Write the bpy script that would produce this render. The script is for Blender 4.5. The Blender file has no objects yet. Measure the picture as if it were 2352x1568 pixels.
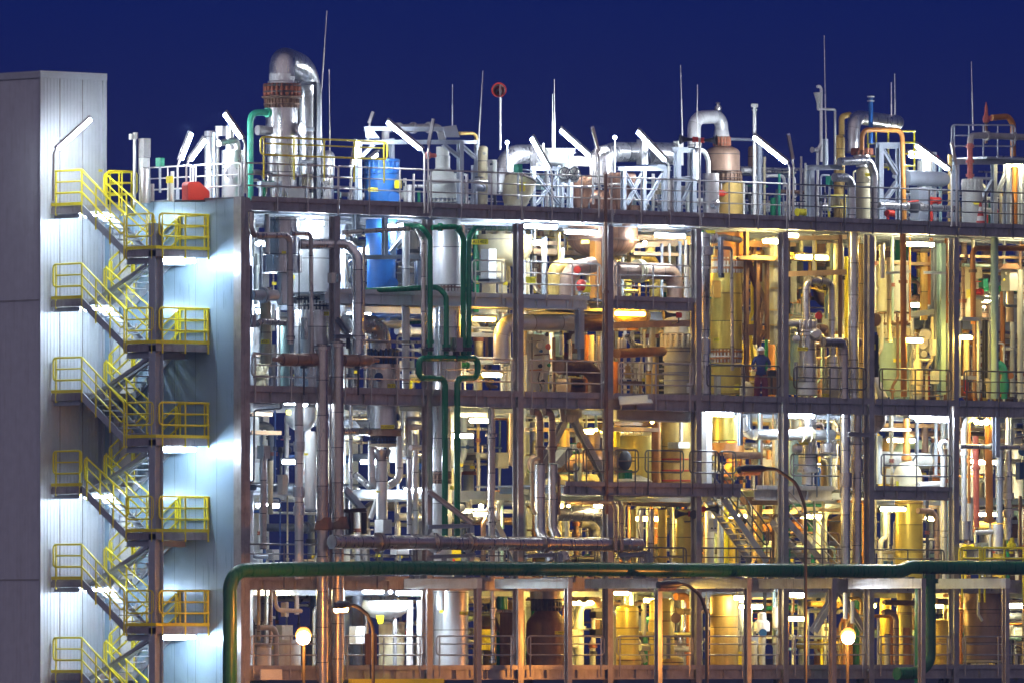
import bpy, math, random
from mathutils import Vector as V, Matrix
random.seed(7)
sc = bpy.context.scene
COL = sc.collection
# ---------------------------------------------------------------- camera frame
# the plant front runs along +X, depth into the plant is +Y, up is Z (metres)
TH = math.radians(42.0)
FPX = 25000.0            # focal length in pixels of a 2352 px wide picture
EYE = 6.0
HOR = 1490.0             # horizon row of that picture
FW = V((math.sin(TH), math.cos(TH), 0)); RT = V((math.cos(TH), -math.sin(TH), 0))
D0 = 338.0
CAM = -(FW * D0 + RT * ((553 - 1176) / FPX * D0)); CAM.z = EYE

def W(x, y, v):
    """world point on the plane Y = v that a photo measurement (2352 x 1568) refers to"""
    d = FW + RT * ((x - 1176) / FPX) + V((0, 0, (HOR - y) / FPX))
    t = (v - CAM.y) / d.y
    return CAM + d * t
def S(x, v):
    """pixels per metre at that place"""
    return FPX / (W(x, HOR, v) - CAM).dot(FW)
def VX(x, u):
    """depth v at which a line u = const crosses the picture column x"""
    p = V((u, 0, 0)) - CAM; a, b = p.dot(RT), p.dot(FW); k = x - 1176
    return (k * b - FPX * a) / (FPX * RT.y - k * FW.y)
# ---------------------------------------------------------------- materials
def nd(nt, t, **k):
    n = nt.nodes.new(t)
    for a, b in k.items():
        if a.startswith('_'): setattr(n, a[1:], b)
        else: n.inputs[a.replace('__', ' ')].default_value = b
    return n
def lk(nt, a, b): nt.links.new(a, b)
def mat(name, col, metal=0.0, rough=0.5, var=0.18, streak=0.0, scol=(.18, .07, .02), seam=0.0, bump=0.06, nscale=3.0, spec=.5, sth=.52, stave=0):
    m = bpy.data.materials.new(name); m.use_nodes = True
    nt = m.node_tree; b = nt.nodes['Principled BSDF']
    b.inputs['Metallic'].default_value = metal
    b.inputs['Specular IOR Level'].default_value = spec
    tc = nd(nt, 'ShaderNodeNewGeometry')
    no = nd(nt, 'ShaderNodeTexNoise', Scale=nscale, Detail=6.0, Roughness=.62)
    lk(nt, tc.outputs['Position'], no.inputs['Vector'])
    mp = nd(nt, 'ShaderNodeMapping'); mp.inputs['Scale'].default_value = (5, 5, .35)
    lk(nt, tc.outputs['Position'], mp.inputs['Vector'])
    ns = nd(nt, 'ShaderNodeTexNoise', Scale=1.6, Detail=5.0, Roughness=.6)
    lk(nt, mp.outputs[0], ns.inputs['Vector'])
    cr = nd(nt, 'ShaderNodeMapRange'); cr.inputs['From Min'].default_value = .3; cr.inputs['From Max'].default_value = .7
    cr.inputs['To Min'].default_value = 1 - var; cr.inputs['To Max'].default_value = 1 + var * .6
    lk(nt, no.outputs['Fac'], cr.inputs['Value'])
    c = nd(nt, 'ShaderNodeMix', _data_type='RGBA', _blend_type='MULTIPLY'); c.inputs[0].default_value = 1
    c.inputs[6].default_value = (*col, 1); lk(nt, cr.outputs[0], c.inputs[7])
    out = c.outputs[2]
    if streak:
        sr = nd(nt, 'ShaderNodeMapRange'); sr.inputs['From Min'].default_value = sth; sr.inputs['From Max'].default_value = sth + .2
        sr.inputs['To Max'].default_value = streak
        lk(nt, ns.outputs['Fac'], sr.inputs['Value'])
        c2 = nd(nt, 'ShaderNodeMix', _data_type='RGBA'); lk(nt, sr.outputs[0], c2.inputs[0])
        lk(nt, out, c2.inputs[6]); c2.inputs[7].default_value = (*scol, 1); out = c2.outputs[2]
    bp = nd(nt, 'ShaderNodeBump', Strength=bump, Distance=.02)
    lk(nt, no.outputs['Fac'], bp.inputs['Height'])
    nrm = bp.outputs[0]
    if seam:
        uv = nd(nt, 'ShaderNodeUVMap'); sx = nd(nt, 'ShaderNodeSeparateXYZ'); lk(nt, uv.outputs[0], sx.inputs[0])
        dv = nd(nt, 'ShaderNodeMath', _operation='DIVIDE'); lk(nt, sx.outputs['Y'], dv.inputs[0]); dv.inputs[1].default_value = seam
        fr = nd(nt, 'ShaderNodeMath', _operation='FRACT'); lk(nt, dv.outputs[0], fr.inputs[0])
        lt = nd(nt, 'ShaderNodeMath', _operation='LESS_THAN'); lk(nt, fr.outputs[0], lt.inputs[0]); lt.inputs[1].default_value = .03 / seam
        fl = nd(nt, 'ShaderNodeMath', _operation='FLOOR'); lk(nt, dv.outputs[0], fl.inputs[0])
        wn = nd(nt, 'ShaderNodeTexWhiteNoise', _noise_dimensions='1D'); lk(nt, fl.outputs[0], wn.inputs['W'])
        pv = nd(nt, 'ShaderNodeMapRange'); pv.inputs['To Min'].default_value = .8; pv.inputs['To Max'].default_value = 1.08
        lk(nt, wn.outputs['Value'], pv.inputs['Value'])
        c4 = nd(nt, 'ShaderNodeMix', _data_type='RGBA', _blend_type='MULTIPLY'); c4.inputs[0].default_value = 1
        lk(nt, out, c4.inputs[6]); lk(nt, pv.outputs[0], c4.inputs[7]); out = c4.outputs[2]
        c3 = nd(nt, 'ShaderNodeMix', _data_type='RGBA', _blend_type='MULTIPLY'); lk(nt, lt.outputs[0], c3.inputs[0])
        lk(nt, out, c3.inputs[6]); c3.inputs[7].default_value = (.3, .28, .27, 1); out = c3.outputs[2]
    if stave:
        uv = nd(nt, 'ShaderNodeUVMap'); sx = nd(nt, 'ShaderNodeSeparateXYZ'); lk(nt, uv.outputs[0], sx.inputs[0])
        dv = nd(nt, 'ShaderNodeMath', _operation='MULTIPLY'); lk(nt, sx.outputs['X'], dv.inputs[0]); dv.inputs[1].default_value = stave
        fr = nd(nt, 'ShaderNodeMath', _operation='FRACT'); lk(nt, dv.outputs[0], fr.inputs[0])
        fl = nd(nt, 'ShaderNodeMath', _operation='FLOOR'); lk(nt, dv.outputs[0], fl.inputs[0])
        wn = nd(nt, 'ShaderNodeTexWhiteNoise', _noise_dimensions='1D'); lk(nt, fl.outputs[0], wn.inputs['W'])
        pv = nd(nt, 'ShaderNodeMapRange'); pv.inputs['To Min'].default_value = .7; pv.inputs['To Max'].default_value = 1.15
        lk(nt, wn.outputs['Value'], pv.inputs['Value'])
        lt = nd(nt, 'ShaderNodeMath', _operation='LESS_THAN'); lk(nt, fr.outputs[0], lt.inputs[0]); lt.inputs[1].default_value = .09
        c5 = nd(nt, 'ShaderNodeMix', _data_type='RGBA', _blend_type='MULTIPLY'); c5.inputs[0].default_value = 1; lk(nt, out, c5.inputs[6]); lk(nt, pv.outputs[0], c5.inputs[7])
        c6 = nd(nt, 'ShaderNodeMix', _data_type='RGBA', _blend_type='MULTIPLY'); lk(nt, lt.outputs[0], c6.inputs[0]); lk(nt, c5.outputs[2], c6.inputs[6]); c6.inputs[7].default_value = (.4, .35, .32, 1); out = c6.outputs[2]
    lk(nt, out, b.inputs['Base Color'])
    rr = nd(nt, 'ShaderNodeMapRange'); rr.inputs['From Min'].default_value = .3; rr.inputs['From Max'].default_value = .7
    rr.inputs['To Min'].default_value = max(.05, rough - .09); rr.inputs['To Max'].default_value = min(1, rough + .12)
    lk(nt, ns.outputs['Fac'], rr.inputs['Value']); lk(nt, rr.outputs[0], b.inputs['Roughness'])
    lk(nt, nrm, b.inputs['Normal'])
    return m
def emat(name, col, st):
    m = bpy.data.materials.new(name); m.use_nodes = True
    nt = m.node_tree; b = nt.nodes['Principled BSDF']
    b.inputs['Base Color'].default_value = (.8, .8, .8, 1)
    b.inputs['Emission Color'].default_value = (*col, 1); b.inputs['Emission Strength'].default_value = st
    return m
M = {
 'alu':   mat('aluminium_cladding', (.64, .64, .66), .88, .30, .16, .3, (.36, .33, .30), seam=1.05),
 'aluw':  mat('bright_cladding', (.78, .79, .8), .55, .4, .1, .12, (.5, .48, .45), seam=1.2),
 'alub':  mat('brownish_cladding', (.56, .51, .48), .85, .30, .2, .35, (.25, .16, .1), seam=1.1),
 'steel': mat('stainless_steel', (.6, .58, .57), .85, .3, .15, .2, (.3, .24, .2)),
 'grey':  mat('grey_paint', (.36, .355, .365), .0, .5, .2, .3, (.24, .17, .13)),
 'mauve': mat('weathered_steel_paint', (.44, .42, .42), .45, .35, .28, .45, (.2, .13, .1)),
 'galv':  mat('blue_grey_steel', (.42, .47, .55), .1, .48, .15, .2, (.3, .28, .26)),
 'galvd': mat('dark_blue_grey_steel', (.17, .19, .23), .1, .5, .2, .2, (.12, .1, .09)),
 'dark':  mat('dark_steel', (.05, .047, .05), .2, .45, .3),
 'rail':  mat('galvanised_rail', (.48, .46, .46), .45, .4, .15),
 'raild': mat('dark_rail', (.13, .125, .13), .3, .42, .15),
 'yel':   mat('yellow_paint', (.90, .78, .01), .0, .35, .1, .12, (.5, .38, .01)),
 'tag':   mat('yellow_tag', (.9, .78, .01), .0, .5, .05),
 'ink':   mat('black_lettering', (.02, .02, .02), .0, .6, .05),
 'greend': mat('dull_green_paint', (.014, .11, .045), .0, .3, .35, .55, (.05, .055, .02)),
 'green': mat('green_paint', (.009, .19, .078), .0, .25, .2, .25, (.05, .07, .03)),
 'teal':  mat('turquoise_paint', (.05, .42, .27), .0, .4, .15, .1),
 'tealp': mat('pale_teal_paint', (.34, .50, .49), .0, .45, .15, .2, (.3, .3, .24)),
 'blue':  mat('blue_paint', (.018, .12, .40), .0, .38, .25, .45, (.01, .08, .3)),
 'navy':  mat('dark_blue_paint', (.015, .05, .17), .0, .35, .15),
 'cream': mat('cream_paint', (.62, .55, .36), .0, .45, .15, .35, (.4, .25, .09), seam=1.4),
 'pale':  mat('pale_grey_paint', (.60, .63, .60), .0, .45, .12, .3, (.42, .36, .26)),
 'white': mat('white_paint', (.78, .78, .77), .0, .4, .08, .2, (.55, .5, .42)),
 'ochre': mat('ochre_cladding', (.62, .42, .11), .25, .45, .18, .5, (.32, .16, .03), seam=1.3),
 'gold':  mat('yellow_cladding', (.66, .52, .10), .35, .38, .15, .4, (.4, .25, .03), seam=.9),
 'orange':mat('rust_orange_paint', (.48, .19, .025), .0, .45, .25, .4, (.2, .07, .015)),
 'brown': mat('brown_insulation', (.36, .235, .165), .25, .45, .2, .45, (.2, .10, .05), seam=.55),
 'copper': mat('copper_brown_lagging', (.30, .155, .09), .45, .38, .25, .5, (.16, .07, .03), stave=34),
 'galvl': mat('lit_pale_blue_steel', (.60, .67, .74), .1, .45, .12, .25, (.35, .33, .3)),  # paler copy of the blue grey steel, lamp light put into its colour
 'rustb': mat('rust_brown_steel', (.21, .115, .065), .15, .55, .3, .5, (.09, .045, .025)),
 'tan':   mat('tan_tray_steel', (.60, .42, .25), .15, .45, .2, .4, (.32, .17, .07)),
 'red':   mat('red_paint', (.6, .04, .012), .0, .4, .12),
 'pink':  mat('faded_red_paint', (.55, .14, .10), .0, .5, .2, .3, (.3, .12, .08)),
 'rust':  mat('rusty_bolts', (.32, .10, .045), .2, .6, .3),
 'wallw': mat('white_wall_cladding', (.52, .56, .62), .1, .42, .08, .2, (.4, .42, .46)),
 'walld': mat('grey_wall_cladding', (.58, .60, .68), .0, .45, .1, .3, (.3, .28, .3)),
 'roadm': mat('asphalt', (.05, .05, .05), .0, .85, .3, nscale=20),
 'skin':  mat('skin', (.5, .28, .2), .0, .5, .05),
 'cloth': mat('coverall_cloth', (.04, .05, .16), .0, .8, .2),
 'maroon':mat('trouser_cloth', (.16, .03, .045), .0, .8, .2),
 'glass': mat('lamp_glass', (.45, .26, .17), .1, .25, .1),
 'tubeoff':mat('lamp_diffuser', (.55, .55, .56), .0, .25, .05),
}
# the left building's side wall and the blue side wall get their sheet seams
def paneled(name, col, axis, step, ribs=0.0, rough=.42, metal=.05):
    m = mat(name, col, metal, rough, .05, .1, tuple(c * .8 for c in col))
    nt = m.node_tree; b = nt.nodes['Principled BSDF']
    src = b.inputs['Base Color'].links[0].from_socket
    g = nd(nt, 'ShaderNodeNewGeometry'); sx = nd(nt, 'ShaderNodeSeparateXYZ'); lk(nt, g.outputs['Position'], sx.inputs[0])
    dv = nd(nt, 'ShaderNodeMath', _operation='DIVIDE'); lk(nt, sx.outputs[axis], dv.inputs[0]); dv.inputs[1].default_value = step
    fr = nd(nt, 'ShaderNodeMath', _operation='FRACT'); lk(nt, dv.outputs[0], fr.inputs[0])
    lt = nd(nt, 'ShaderNodeMath', _operation='LESS_THAN'); lk(nt, fr.outputs[0], lt.inputs[0]); lt.inputs[1].default_value = .018 / step
    c3 = nd(nt, 'ShaderNodeMix', _data_type='RGBA', _blend_type='MULTIPLY'); lk(nt, lt.outputs[0], c3.inputs[0])
    lk(nt, src, c3.inputs[6]); c3.inputs[7].default_value = (.35, .36, .4, 1)
    lk(nt, c3.outputs[2], b.inputs['Base Color'])
    return m
M['bluew'] = paneled('blue_wall_cladding', (.30, .44, .58), 1, 1.02, rough=.33, metal=.15)
M['cool'] = emat('lamp_cool', (.84, .92, 1.0), 62)
M['coolb'] = emat('lamp_cool_strong', (.76, .88, 1.0), 75)
M['neut'] = emat('lamp_neutral', (1.0, .83, .42), 54)
M['warm'] = emat('lamp_warm', (1.0, .66, .12), 84)
M['amber'] = emat('lamp_amber', (1.0, .50, .04), 60)
M['stairw'] = emat('lamp_stair_strong', (.74, .87, 1.0), 72)
M['stair'] = emat('lamp_stair', (.70, .85, 1.0), 52)
M['sodium'] = emat('lamp_sodium', (1.0, .36, .05), 420)
# ---------------------------------------------------------------- mesh helpers
class MB:
    def __init__(s): s.v = []; s.f = []; s.uv = []
    def add(s, v, f, uv=None):
        o = len(s.v); s.v += [V(p) for p in v]
        for i, q in enumerate(f):
            s.f.append([o + a for a in q]); s.uv.append(uv[i] if uv else [(0, .5)] * len(q))
        return s
def fillet(P, bend):
    out = [(P[0], 1)]
    for i in range(1, len(P) - 1):
        a, b, c = P[i - 1], P[i], P[i + 1]
        d1 = (a - b); d2 = (c - b); l1, l2 = d1.length, d2.length
        if l1 < 1e-6 or l2 < 1e-6: continue
        d1 /= l1; d2 /= l2
        ang = d1.angle(d2)
        if ang > math.pi - .03: out.append((b, 1)); continue
        t = min(bend / math.tan(ang / 2), l1 * .48, l2 * .48)
        r = t * math.tan(ang / 2)
        n = max(3, int((math.pi - ang) / .22))
        c0 = b + (d1 + d2).normalized() * (r / math.sin(ang / 2))
        p1, p2 = b + d1 * t - c0, b + d2 * t - c0
        tot = math.pi - ang
        ax = p1.cross(p2)
        if ax.length < 1e-9: out.append((b, 1)); continue
        ax.normalize()
        for k in range(n + 1):
            out.append((c0 + Matrix.Rotation(tot * k / n, 3, ax) @ p1, 1 if k == 0 else 4))
    out.append((P[-1], 1))
    return out
def tube(P, r, bend=None, n=None, cap=True, mb=None, closed=False):
    """round bar or pipe swept along the points, corners rounded; uv.y runs along it in metres"""
    mb = mb or MB()
    P = [V(p) for p in P]
    if closed: P = [(P[0] + P[-1]) / 2] + P + [(P[0] + P[-1]) / 2]
    bend = r * 3 if bend is None else bend
    Q = fillet(P, bend)
    pts = [q[0] for q in Q]; wt = [q[1] for q in Q]
    keep = [0] + [i for i in range(1, len(pts)) if (pts[i] - pts[i - 1]).length > 1e-5]
    pts = [pts[i] for i in keep]; wt = [wt[i] for i in keep]
    if n is None: n = 8 if r < .05 else 12 if r < .14 else 18 if r < .3 else 28
    tg = []
    for i in range(len(pts)):
        a = pts[max(0, i - 1)]; b = pts[min(len(pts) - 1, i + 1)]
        tg.append((b - a).normalized())
    if closed: tg[0] = tg[-1] = ((pts[1] - pts[0]).normalized() + (pts[-1] - pts[-2]).normalized()).normalized()
    nr = tg[0].cross(V((0, 0, 1)))
    if nr.length < .1: nr = tg[0].cross(V((0, 1, 0)))
    nr.normalize()
    vs = []; L = 0; Ls = []
    for i, p in enumerate(pts):
        if i:
            ax = tg[i - 1].cross(tg[i])
            if ax.length > 1e-7:
                nr = Matrix.Rotation(tg[i - 1].angle(tg[i]), 3, ax.normalized()) @ nr
            L += (p - pts[i - 1]).length * wt[i]
        bi = tg[i].cross(nr); Ls.append(L)
        for k in range(n):
            a = 2 * math.pi * k / n
            vs.append(p + (nr * math.cos(a) + bi * math.sin(a)) * r)
    f = []; uv = []
    for i in range(len(pts) - 1):
        for k in range(n):
            k2 = (k + 1) % n
            f.append([i * n + k, i * n + k2, (i + 1) * n + k2, (i + 1) * n + k])
            uv.append([(k / n, Ls[i]), ((k + 1) / n, Ls[i]), ((k + 1) / n, Ls[i + 1]), (k / n, Ls[i + 1])])
    if cap and not closed:
        f.append(list(range(n))[::-1]); uv.append([(0, .5)] * n)
        f.append([(len(pts) - 1) * n + k for k in range(n)]); uv.append([(0, .5)] * n)
    return mb.add(vs, f, uv)
def rev(o, ax, prof, n=28, mb=None, caps=True):
    """surface of revolution: prof = [(distance along ax, radius)]"""
    mb = mb or MB(); o = V(o); ax = V(ax).normalized()
    e1 = ax.cross(V((0, 1, 0))); e1 = e1 if e1.length > .1 else ax.cross(V((1, 0, 0))); e1.normalize(); e2 = ax.cross(e1)
    vs = []
    for t, r in prof:
        for k in range(n):
            a = 2 * math.pi * k / n
            vs.append(o + ax * t + (e1 * math.cos(a) + e2 * math.sin(a)) * max(r, .0005))
    f = []; uv = []; L = [0]
    for i in range(1, len(prof)): L.append(L[-1] + math.hypot(prof[i][0] - prof[i - 1][0], prof[i][1] - prof[i - 1][1]))
    for i in range(len(prof) - 1):
        for k in range(n):
            k2 = (k + 1) % n
            f.append([i * n + k, i * n + k2, (i + 1) * n + k2, (i + 1) * n + k])
            uv.append([(k / n, L[i]), ((k + 1) / n, L[i]), ((k + 1) / n, L[i + 1]), (k / n, L[i + 1])])
    if caps:
        f.append(list(range(n))[::-1]); uv.append([(0, .5)] * n)
        f.append([(len(prof) - 1) * n + k for k in range(n)]); uv.append([(0, .5)] * n)
    return mb.add(vs, f, uv)
def box(a, b, mb=None, ch=0.0):
    mb = mb or MB()
    (x0, y0, z0), (x1, y1, z1) = a, b
    x0, x1 = sorted((x0, x1)); y0, y1 = sorted((y0, y1)); z0, z1 = sorted((z0, z1))
    v = [(x0, y0, z0), (x1, y0, z0), (x1, y1, z0), (x0, y1, z0), (x0, y0, z1), (x1, y0, z1), (x1, y1, z1), (x0, y1, z1)]
    return mb.add(v, [[0, 3, 2, 1], [4, 5, 6, 7], [0, 1, 5, 4], [1, 2, 6, 5], [2, 3, 7, 6], [3, 0, 4, 7]])
def prism(poly, d, mb=None):
    """flat outline (world points) pushed along the vector d"""
    mb = mb or MB(); n = len(poly); P = [V(p) for p in poly]; d = V(d)
    v = P + [p + d for p in P]
    f = [list(range(n))[::-1], [n + i for i in range(n)]] + [[i, (i + 1) % n, n + (i + 1) % n, n + i] for i in range(n)]
    return mb.add(v, f)
def bar(a, b, w, h, mb=None, up=None):
    """square bar from a to b"""
    mb = mb or MB(); a = V(a); b = V(b); t = (b - a).normalized()
    up = V(up) if up else (V((0, 0, 1)) if abs(t.z) < .9 else V((0, 1, 0)))
    s = t.cross(up).normalized(); u = s.cross(t)
    c = [s * (w / 2) * i + u * (h / 2) * j for i, j in ((-1, -1), (1, -1), (1, 1), (-1, 1))]
    return prism([a + q for q in c], b - a, mb)
def ibeam(a, b, w, h, mb=None, up=None, tf=.022, tw=.016):
    """H or I section from a to b; h is measured along up, flanges are w wide"""
    mb = mb or MB(); a = V(a); b = V(b); t = (b - a).normalized()
    up = V(up) if up else V((0, 0, 1))
    s = t.cross(up).normalized(); u = s.cross(t)
    x, y, q, p = w / 2, h / 2, tw / 2, h / 2 - tf
    pr = [(-x, -y), (x, -y), (x, -p), (q, -p), (q, p), (x, p), (x, y), (-x, y), (-x, p), (-q, p), (-q, -p), (-x, -p)]
    P = [a + s * i + u * j for i, j in pr]; d = b - a; n = 12
    v = P + [k + d for k in P]
    f = [[i, (i + 1) % n, n + (i + 1) % n, n + i] for i in range(n)]
    for o in (0, n): f += [[o + 0, o + 1, o + 2, o + 11], [o + 11, o + 2, o + 3, o + 10], [o + 10, o + 3, o + 4, o + 9], [o + 9, o + 4, o + 5, o + 8], [o + 8, o + 5, o + 6, o + 7]]
    return mb.add(v, f)
THINGS = []
class T:
    """one thing: parts are added with world coordinates and linked at the end"""
    def __init__(s, name, label, cat, grp=None, kind=None):
        s.name, s.label, s.cat, s.grp, s.kind = name, label, cat, grp, kind
        s.parts = []; THINGS.append(s)
    def add(s, name, mb, m, par=None, smooth=True, label=None):
        s.parts.append([name, mb, M[m] if isinstance(m, str) else m, par, smooth, label]); return len(s.parts) - 1
    def text(s, txt, pos, size, m='ink', par=None, name='lettering', right=None, up=None):
        s.parts.append([name, ('TXT', txt, V(pos), size, right or RT, up or V((0, 0, 1))), M[m], par, False, None])
def mkmesh(name, mb, m, base, smooth):
    me = bpy.data.meshes.new(name)
    me.from_pydata([tuple(p - base) for p in mb.v], [], mb.f)
    ul = me.uv_layers.new(name='UVMap')
    ul.data.foreach_set('uv', [c for f in mb.uv for q in f for c in q])
    me.materials.append(m)
    if smooth:
        me.shade_smooth(); me.set_sharp_from_angle(angle=math.radians(38))
    me.update()
    return bpy.data.objects.new(name, me)
def mktext(p, base):
    _, txt, pos, size, right, up = p[1]
    cu = bpy.data.curves.new(p[0], 'FONT'); cu.body = txt; cu.size = size; cu.extrude = .002
    cu.align_x = 'CENTER'; cu.align_y = 'CENTER'; cu.materials.append(p[2])
    q = bpy.data.objects.new('text_source', cu); COL.objects.link(q); bpy.context.view_layer.update()
    me = bpy.data.meshes.new_from_object(q.evaluated_get(bpy.context.evaluated_depsgraph_get())); bpy.data.objects.remove(q); me.name = p[0]
    if not me.materials: me.materials.append(p[2])
    o = bpy.data.objects.new(p[0], me)
    z = right.cross(up)
    Mx = Matrix((right, up, z)).transposed().to_4x4(); Mx.translation = pos - base
    o.matrix_local = Mx
    return o
def finish():
    for t in THINGS:
        vs = [q for p in t.parts if isinstance(p[1], MB) for q in p[1].v]
        if not vs: continue
        base = V((sum(q.x for q in vs) / len(vs), sum(q.y for q in vs) / len(vs), min(q.z for q in vs)))
        one = len(t.parts) == 1
        if one:
            p = t.parts[0]; root = mkmesh(t.name, p[1], p[2], base, p[4])
        else:
            root = bpy.data.objects.new(t.name, None); root.empty_display_size = .2
        root.location = base; COL.objects.link(root)
        if t.kind: root['kind'] = t.kind
        if t.label: root['label'] = t.label
        if t.cat: root['category'] = t.cat
        if t.grp: root['group'] = t.grp
        if one: continue
        obs = []
        for p in t.parts:
            o = mktext(p, base) if not isinstance(p[1], MB) else mkmesh(p[0], p[1], p[2], base, p[4])
            COL.objects.link(o)
            o.parent = root if p[3] is None else obs[p[3]]
            if p[5]: o['label'] = p[5]
            obs.append(o)
# ---------------------------------------------------------------- building blocks in photo measurements
def px(p, v):
    return W(p[0], p[1], p[2] if len(p) > 2 else v)
def pipe(label, pts, d, m='alu', v=1.0, name='pipe', cat='pipe', grp=None, fl=(), bend=1.6, flm=None, t=None, end=None):
    """pipe through photo points, d = diameter in pixels; fl = fractions along the run with a flange; end = domed end"""
    t = t or T(name, label, cat, grp)
    P = [px(p, v) for p in pts]; r = d / S(pts[0][0], v) / 2
    k = t.add('run' if fl or len(t.parts) else name, tube(P, r, bend * 2 * r), m)
    seg = [(P[i + 1] - P[i]).length for i in range(len(P) - 1)]; tot = sum(seg)
    for q in fl:
        s = q * tot
        for i, l in enumerate(seg):
            if s <= l + 1e-6: break
            s -= l
        ax = (P[i + 1] - P[i]).normalized(); o = P[i] + ax * s
        w = max(.05, r * .35); R = r * 1.32 + .02
        mb = rev(o - ax * w, ax, [(0, R), (w * .85, R), (w * .86, R * .93), (w * 1.14, R * .93), (w * 1.15, R), (2 * w, R)], 18)
        t.add('flange', mb, flm or m)
    return t
def lathe(t, name, x, v, prof, m, par=None, n=28, label=None):
    """upright body of revolution: prof = [(radius px, y px)] from the top down"""
    s = S(x, v); p = W(x, prof[-1][1], v); z0 = p.z
    pr = [(W(x, y, v).z - z0, r / s) for r, y in prof][::-1]
    pr = [q for i, q in enumerate(pr) if i == 0 or abs(q[0] - pr[i - 1][0]) + abs(q[1] - pr[i - 1][1]) > 1e-4]
    return t.add(name, rev(p, (0, 0, 1), pr, n), m, par, label=label)
def dome(r, y0, y1, n=6):
    return [(r * math.sin(math.pi / 2 * i / n), y0 + (y1 - y0) * (1 - math.cos(math.pi / 2 * i / n))) for i in range(n + 1)]
def bowl(r, y0, y1, n=6):
    return [(a, y0 + y1 - b) for a, b in dome(r, y0, y1, n)[::-1]]
def studs(t, x, v, r, y0, y1, n, m, mf=None, d=5, name='bolted_flange', over=.25):
    """bolted flange: two rings and a row of studs between them"""
    s = S(x, v); c = W(x, y1, v); zt = W(x, y0, v).z; h = zt - c.z; R = r / s
    mb = MB()
    rev(c + V((0, 0, h * over)), (0, 0, 1), [(0, R * 1.02), (h * .14, R * 1.02)], 28, mb)
    rev(c + V((0, 0, h * (.86 - over * .4))), (0, 0, 1), [(0, R * 1.02), (h * .14, R * 1.02)], 28, mb)
    i = t.add(name, mb, mf or m)
    rev(c + V((0, 0, .001)), (0, 0, 1), [(0, R * .88), (h - .002, R * .88)], 24, mb)
    m2 = MB(); rr = d / s / 2
    for k in range(n):
        a = 2 * math.pi * k / n
        rev(c + V((math.cos(a) * R * .93, math.sin(a) * R * .93, 0)), (0, 0, 1), [(0, rr * .7), (h * .1, rr), (h * .9, rr), (h, rr * .6)], 8, m2)
    rev(c + V((0, 0, h * .42)), (0, 0, 1), [(0, R * .93), (h * .1, R * .93)], 24, m2)
    t.add('stud_ring', m2, m, i)
def tagp(t, x, y, w, h, v, txt=None):
    """yellow tag plate on a shell, facing the road"""
    c = W(x, y, v); s = S(x, v); a = RT * (w / s / 2); b = V((0, 0, h / s / 2)); n = -FW
    mb = prism([c - a - b, c + a - b, c + a + b, c - a + b], n * .012)
    i = t.add('tag_plate', mb, 'tag', smooth=False)
    if txt: t.text(txt, c + n * .016, h / s * .92, 'ink', i)
def pbox(t, name, x0, x1, y0, y1, v, dep, m, par=None, label=None):
    """box whose front face covers x0..x1, y0..y1 on the plane v, dep metres deep"""
    s = S(x0, v)
    if dep < .05: x0 = min(x0 + getattr(t, 'side', 0), x1 - 2)
    else:      # the measured width takes in the visible left flank
        t.side = min(dep * .669 * s, .5 * (x1 - x0)); dep = max(.06, t.side / (.669 * s)); x0 += t.side
    a = W(x0, y1, v); b = W(x1, y0, v); z1 = W(x0, y0, v).z
    return t.add(name, box((a.x, v, a.z), (b.x, v + dep, z1)), m, par, False, label)
def pbar(t, name, p0, p1, w, m, v, kind='i', par=None, up=None):
    a, b = px(p0, v), px(p1, v)
    s = S(p0[0], v); w = w / s
    return t.add(name, ibeam(a, b, w, w, up=up or (V((0, 0, 1)) if abs((b - a).normalized().z) < .95 else V((0, 1, 0)))) if kind == 'i' else bar(a, b, w, w), m, par, False)
def railing(path, label, m='rail', grp=None, t=None, step=1.2, h=1.1, loop=True, name='railing', par=None, drop=.3, ends=(1, 1), r=.026, phase=0):
    """guard rail above a run of deck points: rounded loop of top and knee rail, middle rail and posts"""
    P = [V(p) for p in path]
    if t is None: t = T(name, label, 'railing', grp)
    e0 = (P[0] - P[1]).normalized() * .13 * ends[0]; e1 = (P[-1] - P[-2]).normalized() * .13 * ends[1]
    Z = V((0, 0, 1))
    ex = [P[0] + V((e0.x, e0.y, 0))] + P[1:-1] + [P[-1] + V((e1.x, e1.y, 0))]
    hi = [p + Z * h for p in ex]; lo = [p + Z * .4 for p in ex]; md = [p + Z * .75 for p in P]
    if loop:
        i = t.add('rail_loop', tube(hi + lo[::-1], r, .13, closed=True), m, par)
        t.add('middle_rail', tube(md, r * .8, .1), m, par)
    else:
        i = t.add('top_rail', tube(hi, r, .12), m, par)
        t.add('middle_rail', tube(md, r * .8, .1), m, par); t.add('knee_rail', tube(lo, r * .8, .1), m, par)
    out = []
    for a, b in zip(P, P[1:]):
        L = (b - a).length; n = max(1, round(L / step))
        out += [a + (b - a) * ((k + phase) / n) for k in range(n + (1 if not phase else 0))]
    done = []
    for q in out:
        if any((q - d).length < .2 for d in done): continue
        done.append(q)
        t.add('post', tube([q + Z * (h - .01), q - Z * drop], r * .95), m, par)
    return t
def lamp(label, x0, x1, y0, v, m='cool', y1=None, r=.062, name='fluorescent_lamp', grp='lit tube lamps', hang=.10, hm='grey'):
    """tube lamp: sheet metal housing over a lit diffuser"""
    a = W(x0, y0, v); b = W(x1, y1 if y1 is not None else y0, v)
    if y1 is None: b.z = a.z
    t = T(name, label, 'lamp', grp)
    ax = (b - a).normalized(); L = (b - a).length
    mb = rev(a, ax, [(0, r * .5), (r * .3, r), (L - r * .3, r), (L, r * .5)], 12)
    t.add('diffuser', mb, m)
    up = V((0, 0, 1)) * (r + .035)
    t.add('housing', bar(a + up - ax * .04, b + up + ax * .04, .17, .06), hm, smooth=False)
    return t
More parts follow.
